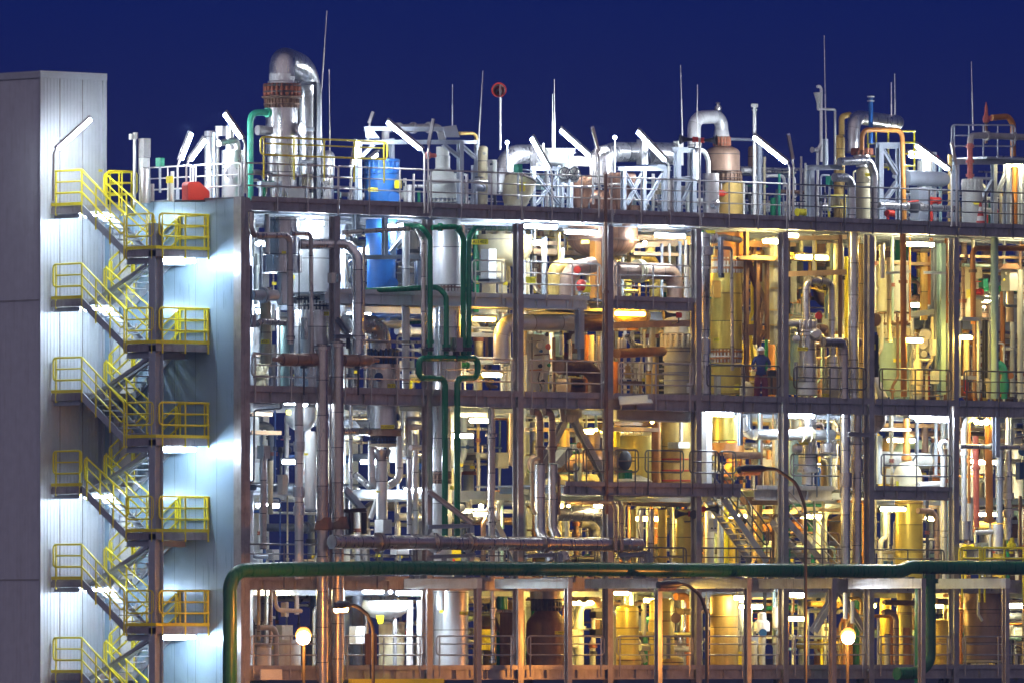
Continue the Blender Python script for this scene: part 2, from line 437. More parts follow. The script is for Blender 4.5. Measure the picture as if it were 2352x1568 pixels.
def spot(label, x, y, v, m='warm', r=.09, grp='small bulkhead lamps'):
    r *= .62
    t = T('bulkhead_lamp', label, 'lamp', grp)
    c = W(x, y, v)
    t.add('globe', rev(c - FW * r * .8, FW, [(0, .02), (r * .25, r * .7), (r * .8, r), (r * 1.3, r)], 14), m)
    t.add('back_plate', rev(c + FW * r * .55, FW, [(0, r * 1.25), (.06, r * 1.25)], 14), 'grey')
    return t
# ================================================================ SETTING
BS = 3.865                       # bay width
ORD = ['first', 'second', 'third', 'fourth', 'fifth', 'sixth', 'seventh', 'eighth', 'ninth', 'tenth', 'eleventh']
LV = dict(top=19.95, up=17.2, mid=14.05, low=11.25, pipe=8.2, base=5.4)
t = T('ground', None, None, kind='structure')
t.add('ground', MB().add([(-2500, -420, 0), (4500, -420, 0), (4500, 6500, 0), (-2500, 6500, 0)], [[0, 1, 2, 3]]), mat('yard_gravel', (.06, .058, .055), 0, .9, .35, nscale=4), smooth=False)
t = T('access_road', None, None, kind='structure')
t.add('access_road', MB().add([(-60, -14, .005), (90, -14, .005), (90, -5.5, .005), (-60, -5.5, .005)], [[0, 1, 2, 3]]), 'roadm', smooth=False)

# ---------------------------------------------------------------- main steel frame
fr = T('plant_steel_frame', 'long open grey steel frame of many bays that carries the whole process plant', 'steel frame')
for i in range(11):
    u = i * BS
    fr.add('column', ibeam((u, 0, 0), (u, 0, 19.52 if i else 19.9), .23, .27, up=(0, 1, 0)), 'mauve', smooth=False)
    for v in (4.2, 8.4, 12.4):
        fr.add('inner_column', ibeam((u, v, 0), (u, v, 19.5), .26, .26, up=(0, 1, 0)), 'galvl', smooth=False)
    mb = MB()
    box((u - .2, -.2, 14.5), (u + .2, -.155, 14.62), mb); box((u - .2, -.2, 13.0), (u + .2, -.155, 13.2), mb)
UE = BS * 10 + .2
def slab(z, u0, u1, v0, v1, m='galvd', th=.06, joist=1.975, nm='deck'):
    fr.add(nm, box((u0, v0, z - th), (u1, v1, z)), m, smooth=False)
    mb = MB(); u = u0 + joist / 2
    while u < u1:
        ibeam((u, v0 + .15, z - th - .1), (u, v1 - .1, z - th - .1), .12, .18, mb); u += joist
    v = v0 + 2
    while v < v1:
        ibeam((u0 + .1, v, z - th - .16), (u1 - .1, v, z - th - .16), .16, .22, mb); v += 2.1
    fr.add('joist_grid', mb, 'galv', smooth=False)
slab(LV['top'], .1, UE, .1, 12.6)
slab(LV['mid'], .1, UE, .1, 5.5)
slab(LV['mid'], BS * 2.3, BS * 6.5, 5.52, 10.5)
slab(LV['pipe'], .1, UE, .35, 12.0)
slab(LV['base'], .1, UE, .1, 12.6)
slab(LV['up'], BS + .2, BS * 4 - .2, .75, 3.6)
slab(LV['up'], BS * 4 + .2, BS * 5 - .15, .1, 5.0)
slab(LV['up'], BS * 6.2, BS * 10, 6.0, 10.0)
slab(LV['low'], BS * 3.45, BS * 5 + 1.75, .1, 4.0)
slab(LV['low'], BS * 7 + .2, BS * 8 - .15, .1, 5.0)
slab(LV['low'], BS * 6 + .2, BS * 7, 1.7, 5.0, 'mauve')
slab(LV['low'], BS * .1, BS * 2.2, 3.0, 8.0)
def edge(z, u0, u1, v, h=.31, m='mauve', toe=.1, nm='edge_beam'):
    mb = ibeam((u0, v, z - h / 2 - .03), (u1, v, z - h / 2 - .03), .2, h)
    box((u0, v - .112, z - .03), (u1, v - .1, z + toe), mb)
    u = u0 + 1.0
    while u < u1 - .3:
        box((u, v - .095, z - h), (u + .014, v - .012, z - .06), mb); u += 1.317
    fr.add(nm, mb, m, smooth=False)
for i in range(10):
    edge(LV['top'], i * BS + (.16 if i else .3), (i + 1) * BS - .16 if False else (i + 1) * BS + .14, -.06)
    edge(LV['mid'], i * BS + .13, (i + 1) * BS - .13, -.04, .36, toe=.15)
    edge(LV['base'], i * BS + .13, (i + 1) * BS - .13, -.02, .33)
    edge(LV['pipe'], i * BS + .13, (i + 1) * BS - .13, .3, .32)
edge(LV['up'], BS + .2, BS * 4 - .25, .7, .33, 'galvl')
edge(LV['up'], BS * 4 + .2, BS * 5 - .16, .0, .3)
edge(LV['low'], BS * 3.45, BS * 5 + 1.75, -.22, .3)
edge(LV['low'], BS * 7 + .2, BS * 8 - .16, .0, .33)
edge(LV['low'], BS * 6 + .2, BS * 7 - .16, 1.6, .36, 'mauve')
# rolled beams between inner columns, seen behind the vessels
for i in range(10):
    for v, m in ((4.2, 'galv'), (8.4, 'galv'), (12.4, 'galv')):
        for z in (17.0, 13.9, 11.1, 8.0):
            if (i * 7 + int(v) * 3 + int(z)) % 5 == 0: continue
            fr.add('inner_beam', ibeam((i * BS + .14, v, z - .15), ((i + 1) * BS - .14, v, z - .15), .16, .28), m, smooth=False)
def brace(p0, p1, v, w=11, m='galv', v2=None):
    a, b = px(p0, v), px(p1, v if v2 is None else v2)
    s = w / S(p0[0], v)
    fr.add('diagonal_brace', ibeam(a, b, s, s, up=(0, 1, 0)), m, smooth=False)
brace((1308, 945), (1392, 1105), 1.2, 15, 'mauve'); brace((1308, 945), (1225, 1105), 1.2, 14, 'mauve')
brace((1380, 1180), (1440, 1285), 1.6, 15, 'mauve'); brace((1125, 1180), (1190, 1300), 2.5, 14)
brace((1125, 1385), (1180, 1500), 3.0, 14, 'mauve'); brace((790, 1120), (838, 1175), 1.0, 13)
brace((1700, 560), (1752, 690), 2.8, 13, 'rustb'); brace((1752, 690), (1735, 790), 2.8, 10, 'rustb'); brace((1735, 560), (1700, 700), 3.0, 9, 'rustb')
brace((1925, 1350), (1868, 1450), 2.0, 15, 'mauve'); brace((1925, 1350), (1985, 1450), 2.0, 13, 'mauve')
brace((898, 560), (930, 520), 4.0, 9); brace((1430, 1385), (1480, 1520), 3.5, 11, 'mauve')
brace((1990, 640), (2050, 760), 6.0, 9, 'pale'); brace((2050, 640), (1990, 760), 6.3, 9, 'pale')
brace((1905, 655), (1945, 745), 7.0, 7, 'pale'); brace((1945, 655), (1905, 745), 7.3, 7, 'pale')

# ---------------------------------------------------------------- blue clad side wall (end wall of the plant)
bw = T('blue_clad_wall', 'tall smooth blue grey clad end wall behind the zigzag yellow railed stairs', 'wall')
mb = box((-.10, .16, 0), (.04, VX(242, -.02) + .1, 19.98))
bw.add('cladding', mb, 'bluew', smooth=False)
bw.add('edge_trim', box((-.16, -.2, 0), (-.02, .155, 20.02)), 'mauve', smooth=False)
bw.add('corner_trim', box((-.018, -.215, 0), (.2, -.155, 20.0)), 'mauve', smooth=False)
bw.add('coping', box((-.13, -.1, 19.985), (.1, 6.2, 20.03)), 'galvd', smooth=False)
for k in (2, 4, 6, 8, 10):
    z = 19.86 - 1.46 * k
    d = bw.add('door', box((-.16, 4.95, z + .02), (-.103, 5.95, z + 2.1)), 'white', smooth=False)
    bw.add('door_frame', MB().add([], []) if False else box((-.135, 4.87, z + .015), (-.102, 4.945, z + 2.18)), 'grey', smooth=False)
    bw.add('handle', tube([(-.2, 5.1, z + 1.05), (-.2, 5.25, z + 1.05), (-.155, 5.25, z + 1.05)], .015), 'dark', par=d)
# ---------------------------------------------------------------- white and grey lift tower
tw = T('lift_tower', 'tall windowless tower with white ribbed front and dark grey side, beside the stairs', 'tower')
V0 = VX(242, -.02); ZT = W(92, 163, V0).z; U0 = W(92, 500, V0).x
mb = MB(); u = U0 + .06; prof = []
pitch = .136
def ribs(mb, a, b, mk):
    n = int((b - a) / pitch); pts = []
    for k in range(n):
        s = a + k * pitch
        pts += [(s, 0), (s + .075, 0), (s + .09, -.010), (s + .12, -.010)]
    pts.append((b, 0))
    for (p, q), (p2, q2) in zip(pts, pts[1:]):
        i = len(mb.v)
        mb.add([mk(p, q, 0), mk(p2, q2, 0), mk(p2, q2, 1), mk(p, q, 1)], [[0, 1, 2, 3]])
ribs(mb, U0 + .05, -.25, lambda p, q, k: V((p, V0 - .03 + q, ZT - .22 if k else 0)))
tw.add('front_cladding', mb, 'wallw', smooth=False)
mb = MB(); ribs(mb, V0 + .02, V0 + 5.0, lambda p, q, k: V((U0 - .005 + q * .5, p, ZT - .25 if k else 0)))
tw.add('side_cladding', mb, 'walld', smooth=False)
tw.add('core', box((U0 + .02, V0, 0), (-.11, V0 + 5.0, ZT - .05)), 'walld', smooth=False)
mb = box((U0 - .05, V0 - .09, ZT - .22), (-.02, V0 + .05, ZT)); box((U0 - .05, V0 + .05, ZT - .22), (U0 + .06, V0 + 5.0, ZT), mb)
tw.add('coping', mb, 'wallw', smooth=False)
mb = box((U0 - .04, V0 - .07, 0), (U0 + .06, V0 - .0, ZT - .225)); box((-.16, V0 - .07, 0), (-.02, V0, ZT - .225), mb)
tw.add('corner_flashing', mb, 'wallw', smooth=False)
for u in (-1.92, -1.0):
    tw.add('sheet_joint', box((u, V0 - .057, 0), (u + .02, V0 - .029, ZT - .225)), 'grey', smooth=False)
for z in (16.9, 8.15):
    tw.add('joint_strip', box((U0 - .022, V0 + .0, z), (U0 - .014, V0 + 5.0, z + .05)), 'grey', smooth=False)
tw.add('sign_plate', box((-.35, V0 - .075, 21.0), (-.2, V0 - .06, 21.08)), 'tag', smooth=False)

# ---------------------------------------------------------------- zigzag stairs
st = T('stair_tower', 'zigzag steel stairs with bright yellow railings between blue wall and white tower', 'stairs')
A0, A1, B0, B1 = -2.25, -1.27, -1.1, -.14            # outer and inner flight across u
VR0, VR1, VL0 = VX(358, A0), VX(290, A0), VX(188, A0); VL1 = V0 - .06
st.add('column', ibeam((-2.1, VR0 + .17, 0), (-2.1, VR0 + .17, 19.2), .3, .34, up=(1, 0, 0)), 'galv', smooth=False)
st.add('column', ibeam((-.35, 5.7, 0), (-.35, 5.7, 19.7), .22, .22, up=(0, 1, 0)), 'galv', smooth=False)
def landing(k, z):
    left = k % 2 == 0
    v0, v1 = (VL0, VL1) if left else (VR0, VR1)
    mb = box((A0, v0, z - .05), (B1, v1, z))
    box((A0 - .02, v0 - .02, z - .24), (A0 + .06, v1 + .02, z - .052), mb)
    box((A0 - .02, v0 - .025, z - .238), (B1, v0 + .05, z - .054), mb)
    box((A0 - .0, v1 - .05, z - .236), (B1, v1 + .01, z - .056), mb)
    i = st.add('landing', mb, 'mauve', smooth=False)
    mb = box((A0 - .034, v0 - .03, z + .002), (A0 - .022, v1 + .0, z + .1))
    if not left: box((A0 - .034, v0 - .044, z + .002), (B1 + .05, v0 - .032, z + .1), mb)
    st.add('kick_plate', mb, 'yel', smooth=False)
    if not left:
        st.add('bearer', ibeam((A0 + .25, 2.5, z - .35), (B1, 2.5, z - .35), .16, .2), 'galv', smooth=False)
        st.add('bearer', ibeam((-2.1, 1.75, z - .35), (-2.1, 3.0, z - .35), .16, .2), 'galv', smooth=False)
    else:
        st.add('wall_bracket', ibeam((A0 + .1, VL1, z - .32), (A0 + .1, VL0 + .2, z - .32), .1, .14), 'galv', smooth=False)
def flight(ua, ub, va, za, vb, zb, n=8):
    mb = MB()
    for u in (ua + .03, ub - .03):
        d = V((0, vb - va, zb - za)); 
        prism([(u - .03, va, za - .25), (u - .03, vb, zb - .25), (u - .03, vb, zb + .02), (u - .03, va, za + .02)], (.05, 0, 0), mb)
    for k in range(1, n):
        f = k / n; v = va + (vb - va) * f; z = za + (zb - za) * f
        box((ua + .05, v - .13, z - .045), (ub - .05, v + .13, z - .01), mb)
    return st.add('flight', mb, 'galv', smooth=False)
for k in range(0, 14):
    z = 19.86 - 1.46 * k
    landing(k, z)
    zn = z - 1.46
    if k % 2 == 0: flight(A0, A1, VL0, z, VR1, zn)
    else: flight(B0, B1, VR1, z, VL0, zn)
    g = 'yel'
    if k % 2 == 0:
        # outer rail: along the tower landing then down the outer flight
        lab = None
        if k == 6:
            railing([(A0, VL1 - .2, z), (A0, VL0 + .1, z)], None, g, t=st, step=.9, r=.03, ends=(1, .6))
            railing([(A0, VL0 - .25, z - .17), (A0, VR1, zn)], None, g, t=st, step=.75, r=.03)
        else:
            P = [V((A0, VL1 - .2, z)), V((A0, VL0, z)), V((A0, VR1 + .1, zn))]
            railing(P, None, g, t=st, step=.95, ends=(1, 0), r=.031)
        railing([(A0, VR1 - .02, zn), (A0, VR0 + .18, zn)], None, g, t=st, step=1.0, r=.03, ends=(0, .6))
        railing([(A0 + .25, VR0 - .02, zn), (B1, VR0 - .02, zn)], None, g, t=st, step=.95, r=.03)
        railing([(A1 - .02, VL0 - .05, z - .05), (A1 - .02, VR1 + .15, zn + .1)], None, g, t=st, step=1.3, r=.03, drop=.02)
        railing([(B1 + .0, VR0 + .15, zn), (B1 + .0, VR1 - .1, zn)], None, g, t=st, step=1.0, r=.03, drop=.02)
    else:
        railing([(B0 + .02, VR1 + .1, z - .05), (B0 + .02, VL0 - .05, zn + .1)], None, g, t=st, step=1.2, r=.03, drop=.02)
        railing([(B1 - .02, VR1 + .1, z - .05), (B1 - .02, VL0 - .05, zn + .1)], None, g, t=st, step=1.2, r=.03, drop=.02)
    # zigzag bracing in the middle plane
    if k % 2 == 1 and z > 5:
        st.add('brace', ibeam((-1.19, VR1 - .4, z - .3), (-1.19, VL0 + .3, z - 1.5), .11, .12, up=(1, 0, 0)), 'galv', smooth=False)
        st.add('brace', ibeam((-2.1, VR1 - .9, z - .45), (-1.9, VL0 + .3, z - 1.75), .10, .11, up=(1, 0, 0)), 'galv', smooth=False)
        st.add('brace', ibeam((-1.19, VL0 + .3, z + 1.1), (-1.19, VR1 - .3, z - .2), .10, .11, up=(1, 0, 0)), 'galvd', smooth=False)
# guard rails at the head of the stairs
railing([(B0, VL0, 19.86), (B1, VL0, 19.86)], None, 'yel', t=st, step=.5, r=.03)
railing([(B1, VL0 + .1, 19.86), (B1, VL1 - .15, 19.86)], None, 'yel', t=st, step=.6, r=.03)
HN = ['topmost', 'second highest', 'third highest', 'fourth highest', 'fifth highest', 'sixth highest', 'lowest']
for k in (0, 2, 6, 8):
    z = 19.86 - 1.46 * k
    for q, (a, b) in enumerate(((-2.18, -1.78), (-1.62, -1.2))):
        tt = T('fluorescent_lamp', f'{"short" if q else "stubby"} lit tube under the {HN[k // 2]} stair landing on the tower side, {"stair" if q else "railing"} end', 'lamp', 'stair lamps')
        tt.add('diffuser', tube([(a, VL0 - .12, z - .34), (b, VL0 - .12, z - .34)], .06, n=12), 'stairw')
        tt.add('housing', bar((a - .05, VL0 - .1, z - .265), (b + .05, VL0 - .1, z - .265), .16, .05), 'grey', smooth=False)
for k in (1, 5, 9):
    z = 19.86 - 1.46 * k
    tt = T('fluorescent_lamp', f'long lit tube under the {HN[k // 2]} stair landing beside the blue wall', 'lamp', 'stair lamps')
    tt.add('diffuser', tube([(-1.75, VR0 + .22, z - .34), (-.5, VR0 + .22, z - .34)], .065, n=12), 'stair')
    tt.add('housing', bar((-1.8, VR0 + .22, z - .26), (-.45, VR0 + .22, z - .26), .17, .05), 'grey', smooth=False)
# railings along the roof edge over the blue wall
railing([(.12, 4.75, 19.98), (.12, 2.55, 19.98)], 'white tubular railing on the roof edge, half farther from the corner', 'white', 'roof edge railings', step=.95)
railing([(.12, 2.3, 19.98), (.12, .25, 19.98)], 'white tubular railing on the roof edge, half nearer the plant corner', 'white', 'roof edge railings', step=.95)

# ---------------------------------------------------------------- railings of the plant front
for i in range(10):
    u0, u1 = i * BS, (i + 1) * BS
    lab = f'grey guard rail panel on the top deck edge, {ORD[i]} bay from the blue wall'
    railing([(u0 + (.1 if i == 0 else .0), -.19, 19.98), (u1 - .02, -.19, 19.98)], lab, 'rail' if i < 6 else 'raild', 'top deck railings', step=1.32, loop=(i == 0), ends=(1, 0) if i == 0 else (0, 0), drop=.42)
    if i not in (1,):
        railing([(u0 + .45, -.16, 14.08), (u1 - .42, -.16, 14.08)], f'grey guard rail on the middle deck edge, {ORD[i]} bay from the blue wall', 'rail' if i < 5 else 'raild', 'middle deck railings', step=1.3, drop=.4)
    else:
        railing([(u0 + .3, -.16, 14.08), (u1 - .3, -.16, 14.08)], 'pinkish grey guard rail on the middle deck behind the capped pipe end, second bay', 'rail', 'middle deck railings', step=1.3, drop=.4)
    railing([(u0 + .4, .18, 8.22), (u1 - .4, .18, 8.22)], f'dark rail over the green header pipe, {ORD[i]} bay from the blue wall', 'raild', 'railings behind the green header pipe', step=1.4, h=1.05)
    railing([(u0 + .4, -.14, 5.42), (u1 - .42, -.14, 5.42)], f'pale guard rail at the foot of the plant, {ORD[i]} bay from the blue wall', 'rail', 'railings at the foot of the plant', step=1.35, h=1.0)
def urange(x0, x1, v): return W(x0, 0, v).x, W(x1, 0, v).x
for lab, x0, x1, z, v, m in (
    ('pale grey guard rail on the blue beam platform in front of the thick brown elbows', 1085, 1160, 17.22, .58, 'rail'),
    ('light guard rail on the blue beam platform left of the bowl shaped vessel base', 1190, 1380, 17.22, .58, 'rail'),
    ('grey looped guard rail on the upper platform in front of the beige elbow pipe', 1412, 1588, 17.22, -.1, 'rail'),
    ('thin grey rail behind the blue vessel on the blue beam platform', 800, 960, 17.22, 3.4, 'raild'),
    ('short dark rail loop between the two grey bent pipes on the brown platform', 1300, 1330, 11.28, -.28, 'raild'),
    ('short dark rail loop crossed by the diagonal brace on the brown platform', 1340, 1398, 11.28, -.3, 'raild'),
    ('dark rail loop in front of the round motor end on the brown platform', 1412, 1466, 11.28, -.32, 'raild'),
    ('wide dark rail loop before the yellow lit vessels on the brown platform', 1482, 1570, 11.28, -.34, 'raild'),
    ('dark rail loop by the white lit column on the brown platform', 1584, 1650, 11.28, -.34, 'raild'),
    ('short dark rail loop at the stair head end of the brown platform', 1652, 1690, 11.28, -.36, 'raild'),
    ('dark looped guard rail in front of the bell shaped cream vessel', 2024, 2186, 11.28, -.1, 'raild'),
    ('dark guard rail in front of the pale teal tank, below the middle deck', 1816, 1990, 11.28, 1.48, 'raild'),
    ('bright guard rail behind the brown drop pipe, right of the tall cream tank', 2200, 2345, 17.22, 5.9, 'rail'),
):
    a, b = urange(x0, x1, v)
    railing([(a + .13, v, z), (b - .13, v, z)], lab, m, 'platform railings', step=1.25)
a, b = urange(608, 884, -.3)
yr = railing([(a, -.26, 20.95), (b, -.26, 20.95)], 'yellow looped extra rail raised above the top deck guard rail', 'yel', None, step=1.3, h=.95, drop=.35, r=.03)
# ================================================================ TOP DECK
def dk(x, v, z=19.95): return HOR - (z - EYE) * S(x, v)
def rod(label, xt, yt, xb, yb, v, d=3.2):
    a, b = W(xb, yb, v), W(xt, yt, v); s = S(xb, v); r = d / s / 2
    t = T('lightning_rod', label, 'lightning rod', 'lightning rods')
    c = a + (b - a) * .55
    t.add('mast', tube([a, c], r, n=8), 'white'); t.add('tip', tube([c, b], r * .6, n=8), 'white')
for r_ in (
    ('leaning lightning rod beside the tall hooked silver column, highest of all', 738, 215, 751, 25, 2.0),
    ('upright lightning rod just right of the tall hooked silver column', 759, 470, 756, 160, 1.0),
    ('lightning rod rising from the end of the blue grey pipe gantry', 1039, 300, 1039, 195, 3.0),
    ('leaning lightning rod between the gantry and the windsock', 1098, 345, 1109, 163, 2.4),
    ('taller of the two close rods right of the windsock', 1274, 352, 1273, 183, 2.6),
    ('shorter of the two close rods right of the windsock', 1269, 352, 1269, 216, 2.9),
    ('lightning rod left of the white inverted U pipe', 1568, 325, 1563, 150, 2.6),
    ('short lightning rod in front of the white inverted U pipe', 1601, 312, 1602, 195, 1.8),
    ('tall lightning rod beside the funnel vent pipe', 1898, 380, 1893, 82, 2.4),
    ('shorter of the two rods above the yellow cage ladder', 2048, 300, 2047, 190, 3.0),
    ('taller of the two rods above the yellow cage ladder', 2056, 300, 2055, 170, 3.3),
    ('lightning rod on the railed tower left of the red relief valve', 2235, 300, 2231, 142, 2.0),
):
    lab, xb, yb, xt, yt, v = r_
    rod(lab, xt, yt, xb, yb, v)
# windsock
t = T('windsock', 'red and white windsock seen end on, on a thin white pole', 'windsock')
a = W(1149, 345, 2.6); b = W(1149, 196, 2.6)
t.add('pole', tube([a, b], .035), 'white')
c = W(1146, 207, 2.45); s = S(1146, 2.6)
d_ = (-FW + V((0, 0, -.35))).normalized()
for k, (m, r0, r1) in enumerate((('white', 17, 13), ('pink', 13, 9), ('white', 9, 5), ('red', 5, 1))):
    o = c + (FW + V((0, 0, -.07))).normalized() * (.26 * k)
    t.add('cloth_band', rev(o, (FW + V((0, 0, -.07))), [(0, r0 / s), (.26, r1 / s), (.259, r1 / s - .015), (.001, r0 / s - .015)], 24, caps=False), m)
t.add('hoop', rev(c, d_, [(-.01, 17.6 / s), (.03, 17.6 / s), (.03, 14.2 / s), (-.01, 14.2 / s), (-.01, 17.6 / s)], 24, caps=False), 'red')
# ---- roof corner over the blue wall
t = T('flood_light', 'small twin head flood light on a white pole at the roof edge', 'lamp')
t.add('pole', tube([W(309, 472, 4.6), W(309, 305, 4.6)], .05), 'white')
pbox(t, 'head', 296, 307, 308, 321, 4.55, .2, 'pale'); pbox(t, 'head', 309, 317, 305, 320, 4.5, .2, 'grey')
t = T('control_cabinet', 'grey steel cabinet on a stand at the far roof corner', 'cabinet')
pbox(t, 'body', 316, 346, 318, 362, 4.3, .3, 'grey'); pbox(t, 'plinth', 317, 344, 363, 400, 4.35, .25, 'pale')
t.add('leg', tube([W(322, 400, 4.4), W(322, dk(322, 4.4), 4.4)], .04), 'pale'); t.add('leg', tube([W(342, 400, 4.4), W(342, dk(342, 4.4), 4.4)], .04), 'pale')
def drum(label, x, v, r, y0, y1, m='alu', name='process_vessel', cat='vessel', top=.28, grp=None, cone=0, skirt=None, z=None):
    t = T(name, label, cat, grp)
    h = r * top
    prof = dome(r, y0, y0 + h) + [(r, y1 - (h if cone else 0))]
    if cone: prof += [(r * cone, y1)]
    lathe(t, 'shell', x, v, prof, m)
    return t
t = drum('short shiny tank behind the white roof railing', 333, 4.2, 13, 385, dk(333, 4.2), 'steel')
t = drum('slim shiny pipe bundle tank left of the stubby silver column', 482, 3.4, 13, 300, dk(480, 3.4), 'alu', top=.2)
t.add('side_pipe', tube([W(499, 290, 3.3), W(499, dk(499, 3.3), 3.3)], .07), 'steel'); t.add('side_pipe', tube([W(492, 305, 3.1), W(492, dk(492, 3.1), 3.1)], .05), 'galv')
t = T('process_vessel', 'stubby silver column with pipe neck behind the roof railing', 'vessel')
lathe(t, 'shell', 535, 2.4, [(14, 345), (26, 346), (26, dk(535, 2.4))], 'alu'); lathe(t, 'neck', 528, 2.4, [(10, 290), (10, 346)], 'steel')
pbox(t, 'motor_box', 495, 525, 290, 312, 2.6, .4, 'grey'); t.add('manhole', rev(W(532, 398, 2.0) , -FW, [(0, .12), (.1, .2), (.16, .2)], 16), 'alu')
t.add('side_pipe', tube([W(503, 330, 2.0), W(545, 322, 2.0), W(545, 345, 2.0)], .1), 'steel')
def txbox(label, x0, x1, y0, y1, v, m='teal'):
    t = T('transmitter_box', label, 'instrument box', 'turquoise instrument boxes')
    pbox(t, 'housing', x0, x1, y0, y1, v, .28, m)
    pbox(t, 'front_lid', x0 + 2, x1 - 2, y0 + 2, y1 - 2, v - .03, .028, m)
    t.add('stand', tube([W((x0 + x1) / 2, y1, v + .12), W((x0 + x1) / 2, y1 + 60, v + .12)], .04), 'galv')
txbox('turquoise instrument box left of the red hood', 357, 378, 363, 383, 2.9)
txbox('turquoise instrument box before the first big silver elbow', 1180, 1200, 378, 398, 1.0)
txbox('bright turquoise instrument box left of the bent silver pipe', 1897, 1913, 405, 426, .9)
t = T('yellow_actuator', 'yellow valve actuator behind the white roof railing', 'valve actuator', 'yellow actuators')
pbox(t, 'body', 381, 398, 405, 421, 2.4, .3, 'tag'); t.add('stem', tube([W(390, 421, 2.5), W(390, dk(390, 2.5), 2.5)], .06), 'pale')
t = T('equipment_hood', 'bright red equipment hood with one sloped side on the roof', 'hood')
P = [W(x, y, 1.6) for x, y in ((432, 460), (481, 460), (481, 441), (478, 437), (460, 420), (456, 418), (437, 418), (433, 421), (432, 426))]
t.add('cover', prism(P, (0, .3, 0)), 'red', smooth=False)
t.add('frame', prism([W(x, y, 1.58) for x, y in ((416, 464), (483, 464), (483, 460.5), (416, 460.5))], (0, .32, 0)), 'dark', smooth=False)
for q, (x, h) in enumerate(((350, 40), (396, 70), (408, 30), (440, 50))):
    pipe(f'{["low", "slim", "very low", "middling"][q]} stub pipe on the roof, {["by the cabinet stand", "beside the yellow actuator", "left of the red hood", "behind the red hood"][q]}', [(x, dk(x, 3) - h, 3), (x, dk(x, 3), 3)], 9, ['steel', 'pale', 'galv', 'steel'][q], 3, grp='stub pipes on the roof')
# ---- tall hooked column
t = T('process_vessel', 'tall silver column crowned by a hooked elbow pipe and rusty bolted collar', 'column')
v = 2.3
lathe(t, 'shell', 648, v, [(38, 249), (38, 360), (40, 362), (40, 405), (34, 408), (34, dk(648, v))], 'alu')
lathe(t, 'neck', 648, v, [(30, 170), (30, 186), (33, 188), (33, 197)], 'aluw')
studs(t, 648, v, 43, 193, 221, 22, 'rust', 'dark', 8); studs(t, 648, v, 42, 222, 249, 30, 'rustb', 'brown', 5)
s = S(648, v)
t.add('hooked_pipe', tube([W(648, 176, v), W(649, 137, v), W(708, 160, v + .8), W(712, 400, v + .9)], 30 / s, 1.05), 'alu')
t.add('support_ring', rev(W(648, 226, v), (0, 0, 1), [(0, 45 / s), (.04, 48 / s), (.06, 45 / s)], 30), 'brown')
t.add('manhole', rev(W(682, 298, v - .45), V((.25, -1, 0)), [(0, .16), (.12, .16), (.13, .22), (.2, .22)], 18), 'alu')
t.add('side_nozzle', rev(W(597, 300, v), V((1, 0, 0)), [(-.1, .16), (0, .16), (.6, .12)], 14), 'grey')
t = T('pipe_support_frame', 'grey blue steel post frame clamped round the down leg of the hooked pipe', 'support frame')
pbar(t, 'post', (688, 190), (688, dk(688, 1.9), 1.9), 7, 'galvd', 1.9); pbar(t, 'post', (728, 190), (728, dk(728, 1.9), 1.9), 12, 'galvd', 1.9)
for y in (192, 298, 372): pbar(t, 'cross_beam', (690, y), (724, y), 8, 'galvd', 1.9)
t = drum('slender grey silver column inside the post frame', 708, 3.9, 17, 200, dk(708, 3.9), 'alub')
t = T('process_vessel', 'small domed silver vessel at the right foot of the hooked column', 'vessel')
lathe(t, 'shell', 752, 2.6, dome(17, 346, 360) + [(17, 405)], 'alu'); studs(t, 752, 2.6, 13, 405, 426, 14, 'steel', 'steel', 5); lathe(t, 'base', 752, 2.6, [(15, 426), (15, dk(752, 2.6))], 'alu')
pipe('white pipe hugging the right side of the hooked column', [(735, 215), (735, 330), (742, 338), (742, 400)], 8, 'white', 2.2)
pipe('turquoise green pipe bending into the side of the hooked column', [(575, dk(575, 1.4)), (575, 259), (618, 259)], 15, 'teal', 1.4, fl=(.985,), bend=1.5)
t = T('equipment_skid', 'grey steel skid with white boxes at the foot of the hooked column', 'skid')
pbox(t, 'beam', 590, 640, 417, 430, 1.0, .2, 'galv'); pbox(t, 'leg', 640, 648, 417, 462, 1.0, .2, 'galv'); pbox(t, 'panel', 655, 700, 432, 466, 1.3, .1, 'grey'); pbox(t, 'leg', 596, 603, 431, 462, 1.0, .2, 'galv')
pipe('silver pipe crossing low behind the guard rail near the hooked column', [(575, 395), (606, 395), (606, 455)], 10, 'steel', 3.0)
# ---- gantry and blue vessel
t = T('process_vessel', 'bright blue vessel with crown of tall studs on the top deck', 'vessel')
v = 2.0
lathe(t, 'shell', 877, v, [(40, 402), (40, dk(877, v))], 'blue'); studs(t, 877, v, 41, 366, 404, 20, 'blue', 'blue', 6, over=.1)
lathe(t, 'head', 877, v, [(18, 372), (30, 378), (34, 390)], 'blue')
t.add('nozzle', rev(W(905, 455, v - .5), -FW, [(0, .16), (.12, .16), (.13, .19), (.2, .19)], 18), 'blue')
tagp(t, 857, 436, 22, 9, v - .58, 'H-1504')
t = T('yellow_actuator', 'yellow valve actuator right of the blue vessel', 'valve actuator', 'yellow actuators')
pbox(t, 'body', 906, 922, 415, 433, 1.1, .3, 'tag'); pbox(t, 'bracket', 922, 930, 420, 428, 1.2, .2, 'dark')
t = T('pipe_gantry', 'pale blue steel gantry carrying a grey flanged pipe above the blue vessel', 'gantry')
for x in (823, 1057): pbar(t, 'post', (x, 325), (x, dk(x, 1.4), 1.4), 12, 'galv', 1.4)
for x in (900, 1095): pbar(t, 'post', (x, 318), (x, dk(x, 4), 4), 9, 'galv', 4)
pbar(t, 'beam', (822, 327), (1064, 327), 10, 'galv', 1.4); pbar(t, 'upper_beam', (838, 296), (1042, 297), 9, 'galv', 1.2)
